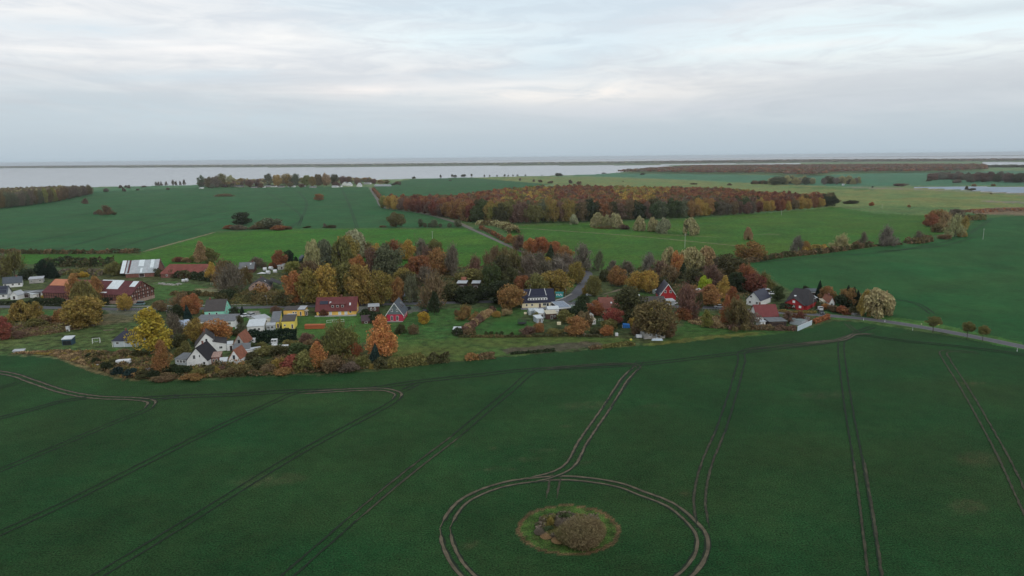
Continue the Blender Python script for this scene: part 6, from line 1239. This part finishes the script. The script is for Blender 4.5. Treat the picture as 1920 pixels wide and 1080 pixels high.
# white cottages at the lower edge
h = House('cottage', 'long white cottage whose dark roof sweeps from a high left gable down to the right', 'cottage', (367, 663), (425, 657), 8.5, 2.4, 2.5, W_WHITE, T_DARK, 'flat', over=.1)
for ch in list(h.root.children): bpy.data.objects.remove(ch)
x = h.L / 2; pr = [(-x, 2.6), (-x + 3.9, 7.3), (-x + 6.6, 4.7), (0 + .8, 3.9), (x, 2.7)]; y = 4.25
m = MB(); n = len(pr); vs = [(-x, -y, 0)] + [(a, -y, z) for a, z in pr] + [(x, -y, 0)]; vs += [(a, y, z) for a, _, z in vs]; k = n + 2
m.add(vs, [tuple(range(k))[::-1], tuple(range(k, 2 * k))] + [(i, i + 1, i + 1 + k, i + k) for i in range(k - 1)] + [(0, k, 2 * k - 1, k - 1)]); m.build('wall', W_WHITE, h.root)
m = MB()
pr2 = [(-x - .35, 2.2)] + pr[1:-1] + [(x + .3, 2.62)]
for i in range(n - 1):
    (a, z), (b_, z2) = pr2[i], pr2[i + 1]; m.slab([(a, -y - .3, z + .2), (b_, -y - .3, z2 + .2), (b_, y + .3, z2 + .2), (a, y + .3, z + .2)], .16, 1 if i == 0 else 0)
h.roof = m.build('roof', [T_DARK, T_GBR], h.root); h.open('F', -x + 4.0, 3.8, .9, 1.5); h.wins('F', (x - 1.9,), .9, 1.2, 1.0); h.wins('F', (.1,), .9, .6, .6); m = MB(); m.box(-x + 3.2, -x + 3.7, -1, -.5, 6.5, 7.9); m.build('chimney', W_BRICK, h.roof)
h = House('cottage', 'white gabled cottage with a black roof at the lower village edge', 'cottage', (350, 688), (391, 686), 9, 2.2, 6.6, W_WHITE, surf('black_tiles', (.022, .02, .024), .8, .2, .8, lines=1.6, axis='Y'), 'gable', over=.3, skew=R(-7), verge=None); h.wins('F', (-.9,), 2.6, 1.0, 1.5); h.wins('F', (1.0,), 3.2, .6, 1.0); h.open('F', -2.4, .8, 1.4, .9, glass=PLASTIC); h.wins('F', (2.4,), .7, .9, 1.0); h.chimney(1.0, w=.5)
h = House('conservatory', 'glazed grey annex left of the black roofed white cottage', 'conservatory', (329, 684), (351, 685), 5, 2.1, 2.8, W_GREY, T_GREY, 'flat', over=.2); h.wins('F', (-1.2, 0, 1.2), .8, 1.0, 1.1)
h = House('shed', 'tumbledown brick shed with a patchy pinkish roof right of the black roof', 'shed', (396, 682), (413, 681), 4, 2.2, 3.0, W_BRICK, surf('patchy_tiles', (.36, .24, .20), .9, .45, 2.5), 'flat', over=.15); h.wins('F', (-.6, .4), .4, .6, 1.3)
h = House('shed', 'low white roofed shed between the two small white cottages', 'shed', (411, 686), (425, 685), 3.2, 1.4, 1.9, W_WHITE, T_WHITE, 'flat', over=.15); h.open('F', 0, .05, .7, 1.2, 'door', glass=W_GREY)
h = House('cottage', 'small whitewashed cottage with a patchy orange tiled roof', 'cottage', (429, 685), (452, 684), 6.5, 2.2, 5.4, W_WHITE, T_ORA, 'gable', over=.2, skew=R(-9)); h.wins('F', (-.1,), 2.0, .9, 1.6, frame=W_GREY)
h = House('cottage', 'stone cottage with an orange gable roof behind the small whitewashed one', 'cottage', (438, 658), (461, 657), 8, 2.6, 6.2, W_CONC, T_ORA, 'gable', over=.25, skew=R(-5)); h.wins('F', (0,), 2.8, .8, 1.4, frame=W_DARK)
h = House('shed', 'grey lean to in front of the orange gable roof', 'shed', (438, 665), (468, 663), 4, 2.0, 2.9, W_GREY, T_GREY, 'flat', over=.2); h.wins('F', (-1.5, 1.5), .7, .8, .8)
h = House('shed', 'white box shaped shed with a dark round topped door beside the white wing', 'shed', (426, 658), (437, 657), 4, 2.4, 2.6, W_WHITE, T_WHITE, 'flat', over=.1); h.open('F', .4, .05, .8, 1.8, 'door', frame=W_DARK, glass=W_DARK)
h = House('shed', 'low grey flat roof right of the small whitewashed cottage', 'shed', (458, 666), (490, 662), 2.5, 1.6, 1.8, W_WHITE, T_LGREY, 'flat', over=.1); h.open('F', 0, .05, .8, 1.4, 'door', glass=W_GREY)
# grey bungalow
h = House('bungalow', 'pale grey bungalow with a dark blue hipped roof left of the large yellow tree', 'bungalow', (213, 651), (258, 650), 8, 2.7, 5.4, W_BLGR, surf('blue_black_tiles', (.04, .042, .065), .8, .2, .8, lines=1.6, axis='Y'), 'along', over=.4, hip=2.5); h.wins('F', (-2.9, 1.0, 3.4), 1.1, 1.1, 1.0); h.chimney(-1.2, w=.45)
m = MB(); m.box(-4.9, -4.75, -4.1, -4.003, 0, 2.6); m.box(-.5, -.35, -4.1, -4.003, 0, 2.6); m.build('downpipe', TRIM, h.root)
h = House('hen_house', 'small dark blue hut with a white roof edge alone on the lower meadow', 'hut', (117, 648), (135, 647), 3.5, 2.3, 2.7, surf('blue_hut', (.03, .07, .10), .6, .2, 1), T_WHITE, 'flat', over=.15, thick=.3); h.open('F', 0, .1, 3.0, 1.7, 'window', frame=DTRIM)
# far village
fv = []
for i, (x0, x1, y, hh, wl_, rf, lab) in enumerate([(641, 652, 348, 5, W_WHITE, T_GREY, 'white gabled farmhouse in the far village, left of the two tallest gables'), (650, 658, 349, 5, W_WHITE, T_LGREY, 'white gabled farmhouse in the far village, right of the two tallest gables'), (669, 676, 350.5, 5, W_WHITE, T_LGREY, 'white gabled house at the right end of the far village'),
        (622, 632, 351.5, 3, W_WHITE, T_LGREY, 'long low white house in front of the far village'), (632, 639, 351, 3, W_WHITE, T_GREY, 'small white house right of the long low one in the far village'), (497, 506, 351, 3, W_CONC, T_GREY, 'grey house in the left half of the far village'), (508, 516, 351, 3, W_WHITE, T_DARK, 'dark roofed white house in the left half of the far village'),
        (520, 531, 351.5, 3, W_CONC, T_DARK, 'wide dark roofed house in the middle of the far village'), (540, 551, 351, 3, W_WHITE, T_GREY, 'grey roofed white house in the middle of the far village'), (432, 443, 350.5, 4, W_WHITE, T_RED, 'red roofed white house at the left of the far village'), (444, 454, 351, 4, W_CONC, T_SLATE, 'blue grey roofed house at the left of the far village'),
        (415, 424, 351, 4, W_BRICK, T_RED, 'brick house at the left end of the far village'), (560, 570, 350.5, 3, W_CONC, T_GREY, 'grey shed in the middle of the far village'), (702, 731, 349.5, 3, W_GREY, T_LGREY, 'long flat grey hall right of the far village'), (373, 378, 353.8, 2.0, W_WHITE, T_WHITE, 'small white hut alone left of the far village'), (682, 694, 345.5, 3, W_WHITE, T_LGREY, 'pale roofed row behind the start of the far village road'),
        (580, 590, 352, 2.5, W_CONC, T_GREY, 'flat grey shed in front of the yellow tree of the far village'), (484, 494, 352, 2.5, W_WHITE, T_GREY, 'low white shed at the left of the far village'), (470, 481, 352.3, 2.5, W_CONC, T_DARK, 'dark low shed at the left of the far village')]):
    gab = hh >= 5
    h = House('farmhouse' if gab else 'house', lab, 'house', (x0, y), (x1, y), 10, hh * .9, hh * 2.1 if gab else hh * 1.5, wl_, rf, 'gable' if gab else ('along' if hh > 2.9 else 'flat'), over=.3); h.wins('F', (-3, 0, 3) if h.L > 9 else (0,), 1.0, 1.2, 1.3)
h = House('hut', 'tiny white hut before the pale thickets on the right meadow', 'hut', (1579, 347.6), (1583, 347.6), 5, 2.5, 3, W_WHITE, T_WHITE, 'flat'); h.open('F', 0, .1, 2, 2, 'door', glass=W_GREY)

# ------------------------------------------------------------------ vehicles, bales, poles and garden things
def orient(px, py, ang=0): return P(px, py), ang
def car(px, py, rz, paint, label, L=4.3, Wd=1.8, H_=1.5, estate=False):
    e = empty('parked_car', P(px, py), rz, label, 'car', None)
    prof = [(-L / 2, .35), (-L / 2, .8), (-L / 2 + .9, .92), (-L / 2 + 1.5, H_ - .05), (L / 2 - (.35 if estate else 1.0), H_), (L / 2 - .05, .95), (L / 2, .8), (L / 2, .35)]
    body = [(-L / 2, .30), (-L / 2, .78), (-L / 2 + 1.0, .93), (L / 2 - .1, .97), (L / 2, .8), (L / 2, .30)]
    m = MB(); n = len(body); vs = [(x, -Wd / 2, z) for x, z in body] + [(x, Wd / 2, z) for x, z in body]
    m.add(vs, [tuple(range(n)), tuple(range(n, 2 * n))[::-1]] + [(i, i + n, (i + 1) % n + n, (i + 1) % n) for i in range(n)]); m.build('body', paint, e, bevel=.06)
    x0, x1, x2, x3 = -L / 2 + 1.0, -L / 2 + 1.6, L / 2 - (.5 if estate else 1.1), L / 2 - .15; a, b_ = Wd / 2 - .06, Wd / 2 - .22
    m = MB(); m.add([(x0, -a, .94), (x3, -a, .98), (x3, a, .98), (x0, a, .94), (x1, -b_, H_ - .04), (x2, -b_, H_ - .04), (x2, b_, H_ - .04), (x1, b_, H_ - .04)], [(0, 1, 5, 4), (1, 2, 6, 5), (2, 3, 7, 6), (3, 0, 4, 7)]); m.build('windows', GLASS, e)
    m = MB(); m.box(x1 - .05, x2 + .05, -b_ - .02, b_ + .02, H_ - .038, H_ + .02); m.build('car_roof', paint, e, bevel=.03)
    for sx in (-1, 1):
        for sy in (-1, 1):
            m = MB(); x = sx * (L / 2 - .8); m.tube((x, sy * (Wd / 2 - .18), .32), (x, sy * (Wd / 2 + .02), .32), .32, n=14); w = m.build('wheel', RUBBER, e)
            m = MB(); m.tube((x, sy * (Wd / 2 + .022), .32), (x, sy * (Wd / 2 + .04), .32), .18, n=10); m.build('rim', METAL, w)
    for sy in (-1, 1):
        m = MB(); m.box(-L / 2 - .02, -L / 2 + .06, sy * .6 - .18, sy * .6 + .18, .6, .76); m.build('headlight', PLASTIC, e)
PW = surf('white_paint', (.72, .74, .76), .3, .04, 1, spec=.5); PS = surf('silver_paint', (.42, .44, .46), .3, .05, 1, spec=.5); PD = surf('dark_paint', (.03, .035, .045), .3, .1, 1, spec=.5); PT = surf('teal_car_paint', (.16, .26, .28), .3, .1, 1)
car(459, 594, R(62), PW, 'white car parked at the left on the drive right of the mint green house'); car(471, 593, R(66), PS, 'silver car parked at the right on the drive right of the mint green house')
car(262, 572, R(5), PT, 'teal grey van on the village road by the barn gable', 4.8, 1.9, 2.0, True); car(1262, 570.5, R(20), PW, 'white car before the dark red gabled house')
car(764, 581, R(70), PD, 'dark car right of the crimson house'); car(795, 586, R(10), PD, 'dark car at the hedge below the village road'); car(1348, 577, R(-4), PS, 'grey car on the village road before the orange house'); car(1428, 550, R(10), PW, 'white car under the trees behind the navy roofed white house', estate=True)
car(1447, 552, R(15), PW, 'white car beside the white roofed carport'); car(1540, 588, R(80), PD, 'dark car at the roadside right of the big dark roof')
def bale(pos, r, L, rz, label, group):
    m = MB(); m.tube((-L / 2, 0, r), (L / 2, 0, r), r, n=16); o = m.build('wrapped_bale', PLASTIC, None, pos, bevel=.08); o.rotation_euler = (0, 0, rz); tag(o, label, 'bale', group)
for px, py, wh in [(280, 583, 'left of two by the umbrella shaped tree'), (284, 586, 'right of two by the umbrella shaped tree'), (344, 529, 'left of two at the end of the gravel strip'), (350, 528, 'right of two at the end of the gravel strip'), (497, 508, 'leftmost of the heap behind the dark hipped roof'), (503, 514, 'largest of the heap behind the dark hipped roof'), (508, 506, 'topmost of the heap behind the dark hipped roof'), (516, 512, 'rightmost of the heap behind the dark hipped roof')]:
    bale(P(px, py), 1.15 if py < 515 else .9, 2.2 if py < 515 else 1.5, R(random.uniform(-20, 20)), f'white wrapped bale, {wh}', 'white wrapped bales')
m = MB(); m.add([(-3, -1, .1), (3, -1, .2), (3.4, 1.4, .1), (-2.6, 1.2, .1), (0, 0, 1.0)], [(0, 1, 4), (1, 2, 4), (2, 3, 4), (3, 0, 4), (3, 2, 1, 0)]); tag(m.build('tarpaulin', PLASTIC, None, P(491, 513)), 'flat white tarpaulin beside the heap of white bales', 'tarpaulin')
def pole(px, py, hgt, label, name='power_pole', cat='pole', r=.13, mat=WOODM, bar=True, lamp=False):
    e = empty(name, P(px, py), 0, label, cat)
    m = MB(); m.tube((0, 0, 0), (0, 0, hgt), r, r * .7); m.build('post', mat, e)
    if bar: m = MB(); m.box(-.8, .8, -.06, .06, hgt - .6, hgt - .48); c = m.build('crossarm', mat, e); 
    if lamp:
        m = MB(); m.tube((0, 0, hgt - .1), (0, -1.2, hgt + .1), .05); m.build('arm', METAL, e); m = MB(); m.box(-.15, .15, -1.7, -1.1, hgt + .02, hgt + .16); m.build('lamp_head', PLASTIC, e)
POLEM = surf('pale_pole', (.55, .55, .52), .8, .05, 1)
pole(811, 452, 8.5, 'thin pale pole on the bright meadow behind the grove', mat=POLEM); pole(1284, 465, 11, 'thin pale pole below the last meadow willow', mat=POLEM); pole(1843, 449, 9, 'thin pole alone in the right field', mat=POLEM); pole(778, 447, 5, 'short pole left of the thin pale one on the meadow')
pole(1465, 403, 6, 'short white post before the right end of the large wood', mat=POLEM, bar=False); pole(1654, 390, 5, 'short white post on the meadow past the large wood', mat=POLEM, bar=False)
for px, py, hgt, wh in [(774, 567, 6, 'by the carport across the village road'), (501, 573, 5, 'on the bank behind the two parked cars'), (1060, 560, 5, 'at the road fork'), (1236, 572, 6, 'before the dark red gabled house'), (1524, 583, 6, 'by the drive right of the big dark roof'), (1536, 592, 7, 'at the village end of the right road'), (1360, 574, 6, 'by the gold birch before the white house')]:
    pole(px, py, hgt, f'street lamp {wh}', 'street_lamp', 'street lamp', .07, METAL, False, True)
for px, py, wh in [(1711, 619.5, 'nearest the three roadside trees'), (1619, 601, 'near the big pale willow'), (1659, 604, 'midway between willow and roadside trees'), (1907, 659, 'at the right edge of the photo')]:
    e = empty('marker_post', P(px, py), 0, f'white roadside marker post {wh}', 'marker post', 'roadside marker posts'); m = MB(); m.box(-.07, .07, -.06, .06, 0, 1.1); m.build('post', PW, e); m = MB(); m.box(-.072, .072, -.065, .065, .72, .9); m.build('band', DTRIM, e)
e = empty('road_sign', P(1759, 616), 0, 'small yellow road sign beside the first roadside tree', 'sign'); m = MB(); m.tube((0, 0, 0), (0, 0, 2.2), .04); m.build('post', METAL, e); m = MB(); m.box(-.45, .45, -.04, -.01, 1.5, 2.3); m.build('board', surf('yellow_sign', (.75, .65, .15), .5, .05, 1), e)
e = empty('road_sign', P(1727, 615), 0, 'small pale road sign by the road before the roadside trees', 'sign'); m = MB(); m.tube((0, 0, 0), (0, 0, 1.9), .04); m.build('post', METAL, e); m = MB(); m.box(-.2, .2, -.04, -.01, 1.4, 1.9); m.build('board', surf('pale_sign', (.6, .6, .4), .5, .05, 1), e)
# teal container with white lettering-like splashes at the road fork
e = empty('bus_shelter', P(1049, 557), R(-6), 'teal walled shelter with white patches behind the navy roofed house', 'shelter'); m = MB(); m.box(-1.9, 1.9, -1, 1, 0, 2.4); m.build('wall', TEAL, e)
m = MB(); m.box(-2.1, 2.1, -1.2, 1.2, 2.404, 2.55); m.build('roof', TEAL, e); m = MB()
for u, z, a, b_ in ((-1.3, 1.0, .35, .8), (-.6, 1.2, .3, .7), (0, .9, .5, .5), (.7, 1.2, .3, .8), (1.3, .9, .3, .6)): m.box(u - a, u + a * .6, -1.05, -1.003, z, z + b_)
m.build('painted_patches', PLASTIC, e)
# white fence wall, railings and garden fences
def fence(A, B, hgt, mat, label, name='fence', cat='fence', solid=False, n=10, r=.05):
    a, b_ = P(*A), P(*B); L = (b_ - a).length; e = empty(name, (a + b_) / 2, math.atan2(b_.y - a.y, b_.x - a.x), label, cat)
    m = MB()
    if solid: m.box(-L / 2, L / 2, -.06, .06, 0, hgt); m.build('panel', mat, e); m = MB(); m.box(-L / 2 - .05, L / 2 + .05, -.12, .12, hgt + .003, hgt + .1); m.build('coping', PLASTIC, e); return
    for z in (.35 * hgt, .92 * hgt): m.box(-L / 2, L / 2, -r / 2, r / 2, z, z + r)
    m.build('rail', mat, e)
    for i in range(n): 
        x = -L / 2 + L * i / (n - 1); m = MB(); m.box(x - r * .7, x + r * .7, -r * .8, r * .8, 0, hgt); m.build('post', mat, e)
fence((1495, 621), (1522, 609), 1.9, surf('pale_blue_panel', (.50, .60, .66), .6, .08, .8), 'long pale blue white garden wall at the corner of the front field', 'garden_wall', 'wall', True)
h = House('patio_roof', 'flat teal grey patio roof behind the pale blue white garden wall', 'shelter', (1503, 611), (1518, 604), 5, 1.9, 2.0, W_GREY, surf('teal_grey_roof', (.20, .25, .25), .7, .15, .8), 'flat', over=.05); h.open('F', 0, .3, 1.0, 1.0)
fence((1597, 592), (1615, 593.5), 1.3, PLASTIC, 'white railing at the roadside left of the big pale willow', n=8); fence((1418, 617), (1436, 618), 1.1, PLASTIC, 'white garden fence below the red tiled house', n=5); fence((1060, 575), (1100, 572), 1.0, TRIM, 'low pale fence beside the road at the solar carport', n=8)
fence((613, 607), (645, 605), 1.6, TRIM, 'thin white posts with a rail on the lawn below the long red roofed house', n=4, r=.07); fence((1122, 602), (1135, 602), 1.1, TRIM, 'short white fence beside the little garden shed', n=4); fence((245, 582), (275, 583), 1.4, METAL, 'grey wire fence along the village road before the barn gable', n=8)
fence((395, 534), (408, 533), 1.2, TRIM, 'pale fence beside the small dark shed', n=4); fence((1095, 632), (1125, 631), 1.1, WOODM, 'thin wooden fence at the garden edge near the white tank', n=7)
fence((1300, 582), (1362, 583.5), 1.0, METAL, 'grey rail along the village road before the orange house', n=12, r=.06)
# swing frame, white box, trailer, tank, caravans, boat, tarps
e = empty('swing_frame', P(181, 643), R(20), 'white metal swing frame on the lawn left of the grey bungalow', 'swing'); 
for x in (-1.3, 1.3):
    for y in (-.8, .8): m = MB(); m.tube((x, y, 0), (x, 0, 1.9), .07); m.build('leg', TRIM, e)
m = MB(); m.tube((-1.4, 0, 1.9), (1.4, 0, 1.9), .07); m.build('crossbar', TRIM, e); m = MB(); m.box(-.6, .6, -.2, .2, .5, .56); m.tube((-.55, 0, .56), (-.55, 0, 1.9), .02, n=4); m.tube((.55, 0, .56), (.55, 0, 1.9), .02, n=4); m.build('seat', W_GREY, e)
e = empty('hunting_stand', P(128, 621), 0, 'small white raised box alone on the meadow below the broad gold tree', 'raised box'); m = MB(); m.box(-.6, .6, -.5, .5, .9, 2.0); m.build('box', PLASTIC, e)
for x in (-.5, .5): m = MB(); m.box(x - .06, x + .06, -.4, .4, 0, .898); m.build('leg', TRIM, e)
m = MB(); m.slab([(-.8, -.7, 2.05), (1.1, -.7, 2.3), (1.1, .7, 2.3), (-.8, .7, 2.05)], .08); m.build('roof', TRIM, e)
def box_trailer(px, py, rz, L, Wd, z0, z1, mat, label, name, cat, win=True, wheels=True):
    e = empty(name, P(px, py), rz, label, cat); m = MB(); m.box(-L / 2, L / 2, -Wd / 2, Wd / 2, z0, z1); m.build('body', mat, e, bevel=.15)
    if win:
        for u in (-L * .25, L * .2): m = MB(); m.box(u - .45, u + .45, -Wd / 2 - .03, -Wd / 2 - .003, z0 + .8, z0 + 1.35); m.build('window', GLASS, e)
    if wheels:
        for sy in (-1, 1): m = MB(); m.tube((.2, sy * (Wd / 2 - .2), .33), (.2, sy * (Wd / 2 - .02), .33), .33, n=12); m.build('wheel', RUBBER, e)
    else:
        for sx in (-1, 1): m = MB(); m.box(sx * (L / 2 - .3) - .1, sx * (L / 2 - .3) + .1, -Wd / 2 + .1, Wd / 2 - .1, 0, z0 - .002); m.build('support', WOODM, e)
    m = MB(); m.tube((-L / 2 - 1.0, 0, .5), (-L / 2, -.4, .55), .05); m.tube((-L / 2 - 1.0, 0, .5), (-L / 2, .4, .55), .05); m.build('drawbar', METAL, e)
box_trailer(232, 684, R(14), 4.6, 2.0, .45, 1.9, PLASTIC, 'old white trailer in the scrub below the grey bungalow', 'trailer', 'trailer', False)
box_trailer(472, 644, R(5), 3.0, 2.0, .45, 2.1, PW, 'white caravan left under the tall dark hedge', 'caravan', 'caravan'); box_trailer(515, 645, R(8), 2.3, 1.9, .45, 2.0, PW, 'small white caravan in the middle below the tall dark hedge', 'caravan', 'caravan')
box_trailer(515, 652, R(4), 2.0, 1.6, .4, 1.5, PW, 'small white trailer in front of the middle caravan', 'trailer', 'trailer', False); box_trailer(532, 654, R(10), 3.6, 1.9, .5, 1.5, PW, 'long flat white trailer right of the caravans', 'trailer', 'trailer', False)
box_trailer(1198, 634, R(4), 2.2, 1.7, .3, 1.4, PLASTIC, 'white covered trailer left of the grey hut', 'trailer', 'trailer', False); box_trailer(1538, 582, R(0), 2, 1.8, .4, 1.8, PW, 'small white caravan behind the rust coloured hedge', 'caravan', 'caravan')
e = empty('gas_tank', P(344, 646), R(5), 'pale green gas tank in the garden above the white cottages', 'tank'); m = MB(); m.tube((-1.0, 0, .9), (1.0, 0, .9), .55, n=16); m.build('tank', surf('pale_green_paint', (.55, .72, .66), .5, .05, 1), e, bevel=.15)
for x in (-.6, .6): m = MB(); m.box(x - .1, x + .1, -.35, .35, 0, .42); m.build('foot', METAL, e)
e = empty('water_tank', P(1156, 630), 0, 'white water tank on the lawn at the garden edge', 'tank'); m = MB(); m.box(-.6, .6, -.55, .55, .15, 1.25); m.build('tank', PLASTIC, e, bevel=.12); m = MB(); m.box(-.65, .65, -.6, .6, 0, .148); m.build('pallet', WOODM, e)
e = empty('boat', P(547, 594), R(6), 'small boat under a blue white cover before the ochre garage', 'boat'); m = MB(); m.add([(-2.2, -.7, .9), (1.4, -.85, .9), (2.6, 0, 1.05), (1.4, .85, .9), (-2.2, .7, .9), (-1.8, -.3, .3), (1.2, -.2, .3), (1.2, .2, .3), (-1.8, .3, .3)], [(0, 1, 6, 5), (1, 2, 6), (2, 3, 7), (2, 7, 6), (3, 4, 8, 7), (4, 0, 5, 8), (5, 6, 7, 8)]); m.build('hull', surf('blue_hull', (.06, .12, .28), .4, .1, 1), e)
m = MB(); m.add([(-2.25, -.75, .92), (1.4, -.9, .92), (2.7, 0, 1.07), (1.4, .9, .92), (-2.25, .75, .92), (-1.6, 0, 1.5), (1.2, 0, 1.45)], [(0, 1, 6, 5), (1, 2, 6), (2, 3, 6), (3, 4, 5, 6), (4, 0, 5)]); m.build('cover', surf('boat_cover', (.50, .56, .62), .6, .1, 2), e)
e = empty('covered_boat', P(1232, 638), R(-2), 'upturned pale blue boat lying before the grey hut', 'boat'); m = MB(); m.add([(-2, -.6, 0), (2, -.6, 0), (2.4, 0, .1), (2, .6, 0), (-2, .6, 0), (-2.3, 0, .1), (-1.6, 0, .7), (1.6, 0, .7)], [(0, 1, 7, 6), (1, 2, 7), (2, 3, 7), (3, 4, 6, 7), (4, 5, 6), (5, 0, 6)]); m.build('hull', surf('pale_blue_hull', (.50, .60, .68), .4, .08, 1), e); m = MB(); m.box(-2, 2, -.03, .03, .68, .76); m.build('keel', TRIM, e)
e = empty('tarp_stack', P(1174, 614), R(-5), 'stack under a bright blue tarpaulin beside the huge tree', 'tarpaulin'); m = MB(); m.add([(-1.5, -1, 0), (1.5, -1, 0), (1.5, 1, 0), (-1.5, 1, 0), (-1.35, -.9, 1.5), (1.4, -.85, 1.3), (1.35, .9, 1.5), (-1.4, .85, 1.7)], [(0, 1, 5, 4), (1, 2, 6, 5), (2, 3, 7, 6), (3, 0, 4, 7), (4, 5, 6, 7)]); m.build('tarp', BLUE, e, bevel=.08); m = MB(); m.box(-1.62, -1.52, -.8, .8, 0, .9); m.build('board_end', PLASTIC, e)
e = empty('trampoline', P(979, 609), 0, 'round trampoline with a black safety net on the lawn below the navy roofed house', 'trampoline'); m = MB(); m.tube((0, 0, .75), (0, 0, .82), 1.8, n=20); m.build('mat', surf('black_mat', (.015, .015, .02), .8, .1, 2), e)
for k in range(6):
    t = k * math.pi / 3; m = MB(); m.tube((1.85 * math.cos(t), 1.85 * math.sin(t), 0), (1.85 * math.cos(t), 1.85 * math.sin(t), 2.5), .04, n=5); m.build('pole', DTRIM, e)
m = MB(); n = 24
for k in range(n):
    t = 2 * math.pi * k / n; m.tube((1.8 * math.cos(t), 1.8 * math.sin(t), .85), (1.8 * math.cos(t), 1.8 * math.sin(t), 2.4), .03, n=4)
for z in (1.2, 1.6, 2.0, 2.4):
    for k in range(n): t, t2 = 2 * math.pi * k / n, 2 * math.pi * (k + 1) / n; m.tube((1.8 * math.cos(t), 1.8 * math.sin(t), z), (1.8 * math.cos(t2), 1.8 * math.sin(t2), z), .03, n=4)
m.build('safety_net', DTRIM, e)
e = empty('woodpile', P(591, 616), R(1), 'long low terracotta coloured pile on the lawn right of the yellow houses', 'pile'); m = MB(); m.box(-4.2, 4.2, -.7, .7, 0, 1.5); m.build('stack', RUST, e, bevel=.08); m = MB(); m.slab([(-4.3, -.9, 1.6), (4.3, -.9, 1.6), (4.3, .9, 1.85), (-4.3, .9, 1.85)], .06); m.build('cover', RUST, e)
e = empty('cold_frame', P(36, 660), R(10), 'low pale cold frame alone on the lower meadow at the left', 'cold frame'); m = MB(); m.box(-1.8, 1.8, -.8, .8, 0, .6); m.build('box', W_CONC, e); m = MB(); m.slab([(-2, -1, .62), (2, -1, .62), (2, 1, 1.0), (-2, 1, 1.0)], .06); m.build('lid', T_LGREY, e)
e = empty('rubble_heap', P(281, 694), 0, 'pale heap of junk on the small lawn below the large yellow tree', 'heap'); m = MB()
for i in range(14): x, y = random.uniform(-1.6, 1.6), random.uniform(-1, 1); s_ = random.uniform(.2, .5); m.box(x - s_, x + s_, y - s_, y + s_, 0, random.uniform(.2, .8))
m.build('boxes', surf('junk', (.36, .36, .38), .8, .3, 1), e)
for px, py, wh, mt, s_ in [(1197, 556, 'at the roadside, leftmost of two', PLASTIC, 1.1), (1107, 554, 'left of two by the road fork', PLASTIC, .9), (1101, 554, 'right at the verge of the road fork', PLASTIC, .9), (182, 687, 'in the scrub at the field corner', PLASTIC, .8), (1096, 629, 'at the garden edge', PLASTIC, .7), (1048, 609, 'on the lawn below the solar carport', W_CREAM, 1.2), (985, 589, 'on the terrace lawn', W_CREAM, .9), (1183, 638, 'in the grass before the covered trailer', surf('yellow_box', (.7, .6, .1), .6, .1, 1), .6), (444, 616, 'on the lawn below the low grey outbuilding', PLASTIC, .8)]:
    m = MB(); m.box(-s_ * .7, s_ * .7, -s_ * .4, s_ * .4, 0, s_); o = m.build('storage_box', mt, None, P(px, py), bevel=.06); tag(o, f'small pale storage box {wh}', 'box', 'storage boxes')
for i, (px, py) in enumerate([(300, 533), (306, 533), (312, 534), (318, 534), (324, 535), (330, 535), (336, 533)]):
    m = MB(); 
    for k in range(5): x, y = random.uniform(-1.2, 1.2), random.uniform(-.7, .7); s_ = random.uniform(.25, .6); m.box(x - s_, x + s_, y - s_, y + s_, 0, random.uniform(.3, .9))
    tag(m.build('stone_heap', W_CONC, None, P(px, py), bevel=.08), 'small heap of pale stones on the gravel strip behind the paddock', 'stones', 'heaps of stones on the gravel strip')
# tree stump and branch on the left meadow
m = MB(); m.tube((-2.2, 0, .15), (2.0, .4, .2), .18, .10); m.tube((0, .2, .2), (1.4, 1.2, .5), .08, .03); tag(m.build('fallen_log', WOODM, None, P(204, 620)), 'bare fallen branch on the meadow above the grey bungalow', 'branch')

# ------------------------------------------------------------------ haze: one closed box of even, thin air
m = MB(); m.box(-24000, 24000, -700, 21000, -3, 76)
hz = bpy.data.materials.new('haze_air'); hz.use_nodes = True; nt = hz.node_tree; nt.nodes.clear()
ho = nt.nodes.new('ShaderNodeOutputMaterial'); pv = nt.nodes.new('ShaderNodeVolumePrincipled'); pv.inputs['Color'].default_value = (.95, .97, 1, 1); pv.inputs['Density'].default_value = 5.5e-5; pv.inputs['Anisotropy'].default_value = 0.8
nt.links.new(pv.outputs[0], ho.inputs['Volume'])
tag(m.build('haze', hz), None, None, None, 'stuff')['label'] = 'thin pale haze lying over the land and the lagoon'
print('SCENE OBJECTS', len(bpy.data.objects))
